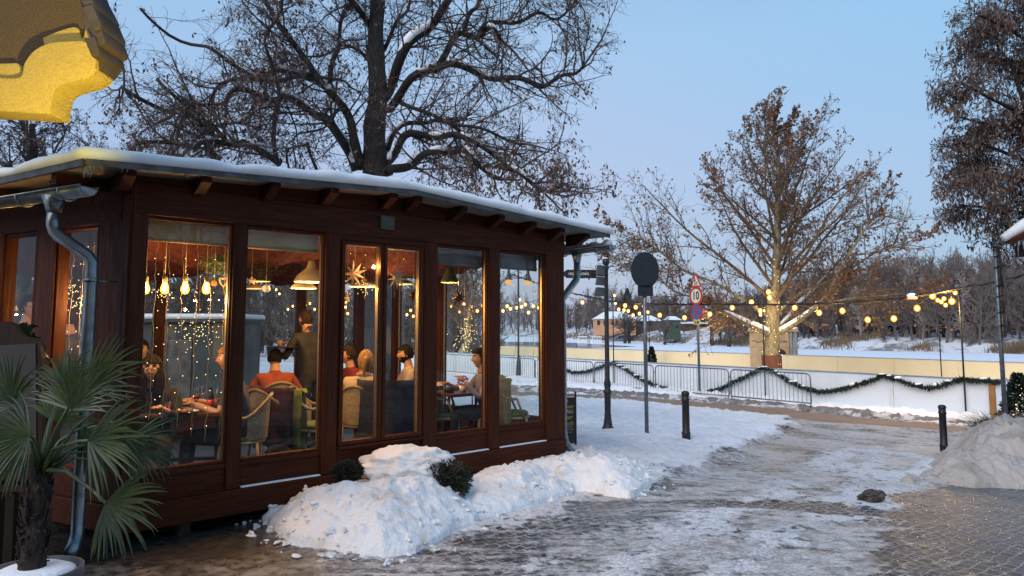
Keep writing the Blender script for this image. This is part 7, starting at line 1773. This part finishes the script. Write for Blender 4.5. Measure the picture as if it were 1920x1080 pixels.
# things on the tables
TZ = tabletop_z()+.001
def glassware(name, px, Y, label, prof, cat, mt, liquid=None, lc=None):
    p = gpt(px, Y, 760); t = thing(name, label, cat, (p.x, p.y, TZ)); m = MB(); m.lathe(prof, 16, None, False); m.build('glass_body', mt, t)
    if liquid: m = MB(); m.lathe(liquid, 14); m.build('drink', lc, t)
    return t
wineg = [(.034, 0), (.030, .003), (.006, .008), (.005, .09), (.02, .10), (.042, .135), (.043, .16), (.034, .205)]
M['red_drink'] = mat('red_drink', (.25, .015, .02), None, .1, bump=0); M['amber'] = mat('amber_drink', (.45, .20, .03), None, .1, bump=0); M['bottle_dk'] = mat('dark_bottle', (.02, .012, .012), None, .12, bump=0); M['food'] = mat('bread_food', (.45, .25, .10), (.2, .10, .04), .8, nsc=20)
glassware('wine_glass', 368, 6.45, 'wine glass with red wine on the nearest table', wineg, 'glass', M['drink_glass'], [(.0, .102), (.02, .103), (.038, .13), (0, .131)], M['red_drink'])
glassware('wine_glass', 378, 6.7, 'empty wine glass behind the red wine on the nearest table', wineg, 'glass', M['drink_glass'])
glassware('soda_bottle', 394, 6.4, 'small dark soda bottle with a red label on the nearest table', [(.03, 0), (.031, .12), (.028, .14), (.013, .17), (.012, .20), (.014, .205)], 'bottle', M['bottle_dk'], [(.0315, .04), (.0318, .1), (0, .101)], M['red_paint'])
glassware('water_bottle', 408, 6.5, 'clear water bottle beside the soda bottle on the nearest table', [(.03, 0), (.031, .13), (.026, .16), (.012, .19), (.012, .23)], 'bottle', M['drink_glass'], [(.0, .01), (.028, .012), (.028, .10), (0, .101)], M['amber'])
glassware('tumbler', 314, 6.2, 'tumbler of red drink in front of the woman with glasses', [(.028, 0), (.034, .10)], 'glass', M['drink_glass'], [(.0, .005), (.026, .006), (.032, .075), (0, .076)], M['red_drink'])
p = gpt(345, 6.25, 765); t = thing('dinner_plate', 'white oblong plate with food on the nearest table', 'plate', (p.x, p.y, TZ)); m = MB(); m.lathe([(0, .004), (.07, .004), (.12, .018), (.125, .02), (.07, .0), (0, .0)], 24); m.build('plate', M['white_paint'], t); m = MB(); 
for k in range(5): m.ball((.05*math.cos(k*1.3), .045*math.sin(k*1.3), .022), (.03, .022, .018), 8, 5)
m.build('food', M['food'], t)
p = gpt(868, 8.3, 740); t = thing('table_plant', 'small pink flowered plant on the end table', 'plant', (p.x, p.y, TZ)); m = MB(); m.lathe([(.035, 0), (.05, .07), (0, .065)], 12); m.build('pot', M['white_paint'], t)
m = MB(); rs = np.random.RandomState(2)
for k in range(60): d = rnd_unit(rs); m.ball(tuple(Vector((0, 0, .12))+Vector(d)*.06), .010, 5, 4)
m.build('flowers', mat('pink_petals', (.5, .16, .22), None, .8, bump=0), t)
p = gpt(842, 8.2, 740); m = MB(); m.lathe([(.05, 0), (.06, .02), (.065, .06), (.055, .06), (0, .02)], 18); o = m.build('serving_bowl', M['black_iron']); o.location = (p.x, p.y, TZ); tag(o, 'black bowl at the left side of the end table', 'bowl')
# waiter's tray
tp = at(528, 652, 8.75); t = thing('serving_tray', 'round dark tray held out by the waiter', 'tray', tp); m = MB(); m.lathe([(0, 0), (.18, 0), (.20, .015), (.19, .015), (0, .006)], 24); m.build('tray', M['black_iron'], t)
tg_ = thing('tumbler', 'full drinking glass standing on the waiter tray', 'glass', tp+Vector((-.02, 0, .008))); m = MB(); m.lathe([(.028, 0), (.034, .11)], 14, None, False); m.build('glass_body', M['drink_glass'], tg_); m = MB(); m.lathe([(0, .003), (.027, .004), (.032, .08), (0, .08)], 14); m.build('drink', M['amber'], tg_)

# ---------------------------------------------------------------- hanging lamps, bulbs, stars
pt_n = 0
def point(loc, e, c=(1, .52, .17), r=.025):
    e = e*4.0
    ld = bpy.data.lights.new('pendant_or_fill_light', 'POINT'); ld.energy = e; ld.color = c; ld.shadow_soft_size = r; lo = bpy.data.objects.new('pendant_or_fill_light', ld); COL.objects.link(lo); lo.location = loc
def dome(px, top, bot, Y, wpx, label, mt, kind='dome', e=0):
    pb_ = at(px, bot, Y); R = wpx/2*Y/F; H = at(px, top, Y).z-pb_.z; t = thing('pendant_lamp', label, 'lamp', pb_)
    prof = [(R, 0), (R*.99, H*.06), (R*.80, H*.32), (R*.45, H*.55), (R*.26, H*.68), (R*.2, H*.95), (R*.12, H)] if kind == 'dome' else [(R, 0), (R*.98, H*.05), (R*.35, H*.85), (R*.22, H), (.01, H)]
    m = MB(); m.lathe(prof, 26, None, False); m.build('lamp_shade', mt, t); m = MB(); m.lathe([(R*.94, H*.08), (R*.5, H*.40), (.0, H*.42)], 20, None, False); m.build('glowing_inside', M['shade_in'], t); m = MB(); m.tube([(0, 0, H), (0, 0, 2.72-pb_.z)], .005, 5); m.build('cord', M['black_iron'], t)
    if e: point((pb_.x, pb_.y, pb_.z+.0), e)
dome(583, 489, 529, 7.0, 62, 'large cream enamel pendant lamp behind the second window', M['cream_shade'], e=9)
dome(569, 519, 541, 8.3, 48, 'cream enamel pendant lamp just behind the large one', M['cream_shade'], e=7)
dome(487, 512, 528, 8.0, 40, 'green pendant lamp at the left of the second window', M['green_shade'], e=5)
dome(478, 528, 542, 9.0, 42, 'cream pendant lamp below the green one in the second window', M['cream_shade'])
dome(682, 523, 538, 8.6, 52, 'cream pendant lamp half hidden by the paper star', M['cream_shade'], e=7)
dome(758, 519, 533, 8.6, 34, 'green pendant lamp behind the white star', M['green_shade'], e=5)
dome(843, 499, 530, 8.5, 35, 'dark green conical pendant lamp behind the fourth window', M['green_shade'], 'cone', e=6)
for i, (px_, lb) in enumerate(((273, 'bare glowing bulb at the far left of the first window'), (309, 'bare glowing bulb second in the row of the first window'), (347, 'bare glowing bulb third in the row of the first window'), (387, 'bare glowing bulb nearest the second post in the row'), (172, 'bare glowing bulb behind the downpipe in the left wall window'))):
    Yb = 5.92 if px_ > 200 else 5.95; c = at(px_, 538 if px_ > 200 else 543, Yb); t = thing('pendant_bulb', lb, 'bulb', c, 0, 'bare bulbs hanging behind the windows'); m = MB(); m.lathe([(.0, -.062), (.022, -.055), (.034, -.03), (.032, -.005), (.020, .03), (.016, .045)], 16); m.build('bulb', M['bulb_in'], t)
    m = MB(); m.lathe([(.02, .04), (.022, .085), (.012, .095)], 12); m.build('socket', M['bamboo'], t); m = MB(); m.tube([(0, 0, .09), (0, 0, 2.7-c.z)], .004, 5); m.build('cord', M['rattan'], t); point((c.x, c.y, c.z-.12), 3.6)
for p3, e in ((pw(1.2, 2.6, 2.1), 13), (pw(3.0, 2.8, 2.1), 12), (pw(.2, 2.0, 2.1), 9), (pw(3.9, 1.5, 2.05), 7), (pw(2.3, .5, 2.2), 5), (pw(-.6, 3.4, 2.1), 10)):
    pass
def star(px, py, Y, r, label, mt, n=8, ph=0.0, cordz=2.7):
    c = at(px, py, Y); t = thing('paper_star', label, 'star ornament', c, RD(-15)); m = MB(); R = r*Y/F
    vs = [(0, -.045, 0), (0, .045, 0)]
    for k in range(2*n): a = ph+PI*k/n; rr_ = R*(1 if k % 2 == 0 else .36)*(1+.12*math.sin(k*1.9)); vs.append((rr_*math.cos(a), 0, rr_*math.sin(a)))
    fs = [];
    for k in range(2*n): fs += [(0, 2+k, 2+(k+1) % (2*n)), (1, 2+(k+1) % (2*n), 2+k)]
    m.add(vs, fs, None, False); m.build('star', mt, t); m = MB(); m.tube([(0, 0, R*.3), (0, 0, cordz-c.z)], .0025, 4); m.build('thread', M['rattan'], t)
star(665, 514, 6.85, 26, 'large tan paper star in the left sash', M['paper'], 9, .3); star(745, 521, 7.25, 23, 'white folded paper star in the right sash', M['paper_w'], 9, 1.2); star(860, 558, 8.3, 17, 'dark red star hanging in the fourth window', M['paper_r'], 8, .2)
star(775, 553, 8.0, 14, 'small dark star hanging right of the white star', M['paper_r'], 8, .6); star(651, 560, 7.5, 10, 'small pale star below the tan star', M['paper_w'], 5, 1.57); star(472, 526, 6.9, 10, 'small brown star beside the white ball ornament', M['paper'], 5, .3)
c = at(499, 541, 6.7); t = thing('ball_ornament', 'white ball ornament hanging in the second window', 'ornament', c); m = MB(); m.ball((0, 0, 0), .038, 14, 10); m.build('ball', M['white_paint'], t); m = MB(); m.tube([(0, 0, .035), (0, 0, .55)], .002, 4); m.build('thread', M['rattan'], t)
c = at(420, 528, 6.35); t = thing('heart_ornament', 'fur edged heart ornament at the top right of the first window', 'ornament', c); m = MB(); m.tube([(.036*(math.sin(a)**3)*1.1, 0, .034*(1.1*math.cos(a)-.42*math.cos(2*a)-.16*math.cos(3*a))) for a in np.linspace(0, 2*PI, 25)], .009, 6, False); m.build('heart', M['rattan'], t); m = MB(); m.tube([(0, 0, .03), (0, 0, .5)], .002, 4); m.build('thread', M['rattan'], t)
c = at(402, 531, 6.35); t = thing('disc_ornament', 'small round wooden ornament beside the heart', 'ornament', c); m = MB(); m.lathe([(0, -.006), (.028, -.006), (.028, .006), (0, .006)], 16, Matrix.Rotation(PI/2, 4, 'X')); m.build('disc', M['timber'], t); m = MB(); m.tube([(0, 0, .026), (0, 0, .5)], .002, 4); m.build('thread', M['rattan'], t)
point(at(640, 560, 7.6), 4.0); point(at(735, 560, 8.2), 4.0); point(at(706, 500, 6.75), 1.4)  # fill lights added without a lamp, to brighten the paper stars
# evergreen bundle under the roof at the first window and behind the second
for (px_, py_, Y, w_, lb) in ((410, 497, 6.5, 40, 'evergreen bundle hanging at the top right of the first window'), (490, 500, 7.4, 62, 'dark evergreen bundle above the green lamp in the second window')):
    c = at(px_, py_, Y); rs = np.random.RandomState(int(px_)); n = 900; d = rs.randn(n, 3)*[w_/2*Y/F*.55, .08, .04]; m = MB()
    for k in range(n):
        a = Vector(d[k]); e = a+Vector(rnd_unit(rs))*.05; s = Vector(rnd_unit(rs))*.005; m.add([a, (a+e)/2+s, e, (a+e)/2-s], [(0, 1, 2, 3)], None, False)
    t = thing('evergreen_bundle', lb, 'greenery', c); m.build('sprigs', M['juniper'] if px_ > 450 else M['leafy'], t); m = MB(); m.tube([(0, 0, 0), (0, 0, 2.7-c.z)], .004, 4); m.build('cord', M['black_iron'], t)
# golden tinsel ball by the tan star
c = at(694, 538, 8.0); t = thing('fairy_globe', 'bundle of golden lights hanging beside the tan star', 'ornament', c); rs = np.random.RandomState(3); m = MB()
for k in range(34): d = rs.randn(3)*[.07, .06, .04]; m.ball(tuple(d), .004, 4, 3)
m.build('lights', M['led'], t)
# fairy light curtains
def curtain(name, label, strands, yoff, zt, zb_of, seed, inside=True, wall='front', led=.0032):
    rs = np.random.RandomState(seed); t = thing('fairy_light_curtain', label, 'fairy lights', pw(0, 0, 0))
    for k, px_ in enumerate(strands):
        if wall == 'front': s = s_of(px_, 560, yoff); base = lambda z: pw(s, yoff, z)
        elif wall == 'left': d_ = (pw(XB, DP)-C0).normalized(); n_ = Vector((d_.y, -d_.x, 0)); q0 = onplane(px_, 560, C0+n_*yoff, n_); q0.z = 0; base = lambda z, q0=q0: q0+Vector((0, 0, z))
        else: s = s_of(px_, 560, yoff); base = lambda z: pw(s, yoff, z)
        zb = zb_of(k); n = int((zt-zb)/.045); pts = [base(zt-(zt-zb)*i/n)+Vector((rs.randn()*.004+.006*math.sin(i*.7+k), rs.randn()*.004, 0)) for i in range(n+1)]
        m = MB(); m.tube(pts, .0024, 4); st = m.build('strand', M['led_wire'], t, world=True)
        m = MB(); wv = MB()
        for i in range(1, n, 3):
            e = pts[i]+Vector((rs.choice((-1, 1))*rs.uniform(.015, .028), rs.randn()*.01, rs.uniform(.0, .016))); m.ball(e, led, 6, 4)
            wv.tube([pts[i], e], .0012, 3)
        l = m.build('leds', M['led'], st, world=True); l['kind'] = 'stuff'
    return t
rs_z = np.random.RandomState(1)
curtain('c', 'curtain of fairy light strands hanging in the first window', [263, 290, 315, 341, 368, 395, 421], .16, 2.33, lambda k: (1.0, .85, .78, .80, .72, .66, .68)[k], 3)
curtain('c', 'fairy light strands hanging in the left wall windows', [121, 133, 153, 158], .14, 2.3, lambda k: (1.0, .95, 1.2, .9)[k], 5, wall='left')
curtain('c', 'sparse fairy light strands across the end wall seen in the last window', [966, 985, 1000], 2.2, 2.3, lambda k: 1.1, 9)
curtain('c', 'thin fairy light strands near the sash windows', [651, 684, 753], .7, 2.4, lambda k: (1.75, 1.9, 2.0)[k], 12)
curtain('c', 'fairy light strand on the post edge of the last window', [1008], .35, 2.2, lambda k: .7, 15)
# icicle style cluster of fairy lights (star shaped) deep inside window one
for (px_, py_, Y, lb, n, sx) in ((372, 620, 7.6, 'loose cascade of tiny lights hanging behind the row of bulbs', 75, .13), (305, 555, 7.0, 'small crescent of lights behind the first bulbs', 26, .03), (128, 540, 6.9, 'star shaped cluster of lights in the left wall window', 36, .05), (152, 573, 6.9, 'second star shaped cluster of lights lower in the left wall window', 30, .04), (870, 630, 9.0, 'small cloud of lights hanging before the lit tree in the fourth window', 60, .10), (427, 593, 7.5, 'small bright cluster of lights by the second post', 12, .03)):
    c = at(px_, py_, Y); rs = np.random.RandomState(int(px_)); t = thing('fairy_light_cluster', lb, 'fairy lights', c); m = MB()
    for k in range(n):
        d = Vector((rs.randn()*sx, rs.randn()*.08, rs.randn()*sx*(1.9 if n > 100 else .8))); m.ball(d, .0036, 5, 4)
    l = m.build('leds', M['led'], t); l['kind'] = 'stuff'; m = MB(); m.tube([(0, 0, sx), (0, 0, 2.6-c.z)], .002, 4); m.build('wire', M['led_wire'], t)
# ---------------------------------------------------------------- what stands behind the viewer and shows as reflections in the glass
for k, (x, y, H, lb) in enumerate(((13, -3, 9, 'bare street tree on the right behind the viewer'), (20, 1.5, 10, 'second bare street tree on the right behind the viewer'), (8, -9, 9.5, 'bare street tree behind the viewer'), (27, 7, 10, 'third bare street tree far right behind the viewer'))):
    random_tree('street_tree', lb, (x, y), H, 4.5, 60+k, (M['bark'], M['twig']), cfgA, .2, 9, None, 0, start=.25, twmin=.008)
def town_house(cx, cy, W, D, H, rz, label, seed):
    t = thing('town_house', label, 'house', (cx, cy, gz(cx, cy)), rz); m = MB(); m.box(-W/2, W/2, -D/2, D/2, -.3, H); m.build('wall', M['town_wall'], t)
    m = MB(); m.add([(-W/2-.4, -D/2-.4, H), (W/2+.4, -D/2-.4, H), (W/2+.4, D/2+.4, H), (-W/2-.4, D/2+.4, H), (-W/2-.4, 0, H+3), (W/2+.4, 0, H+3)], [(0, 1, 5, 4), (2, 3, 4, 5), (0, 4, 3), (1, 2, 5), (3, 2, 1, 0)], None, False); m.build('snowy_roof', M['snow_roof'], t)
    n = int(W/2.4)
    for i in range(n):
        for z in (1.0, 4.0):
            x = -W/2+(i+.5)*W/n; m = MB(); m.box(x-.5, x+.5, D/2-.02, D/2+.03, z, z+1.6); w = m.build('window', M['lit_window'] if (i*7+int(z)+seed) % 3 == 0 else M['far_dark'], t)
M['town_wall'] = mat('ochre_render', (.28, .20, .12), (.22, .16, .10), .85, nsc=1.5); M['lit_window'] = emit('lit_window', (1, .6, .25), 1.6, True)
town_house(30, -9, 26, 9, 6.5, math.radians(62), 'long ochre town house with lit windows across the lane', 1)
town_house(5, -24, 28, 9, 6.5, math.radians(5), 'ochre town house behind the viewer', 2)
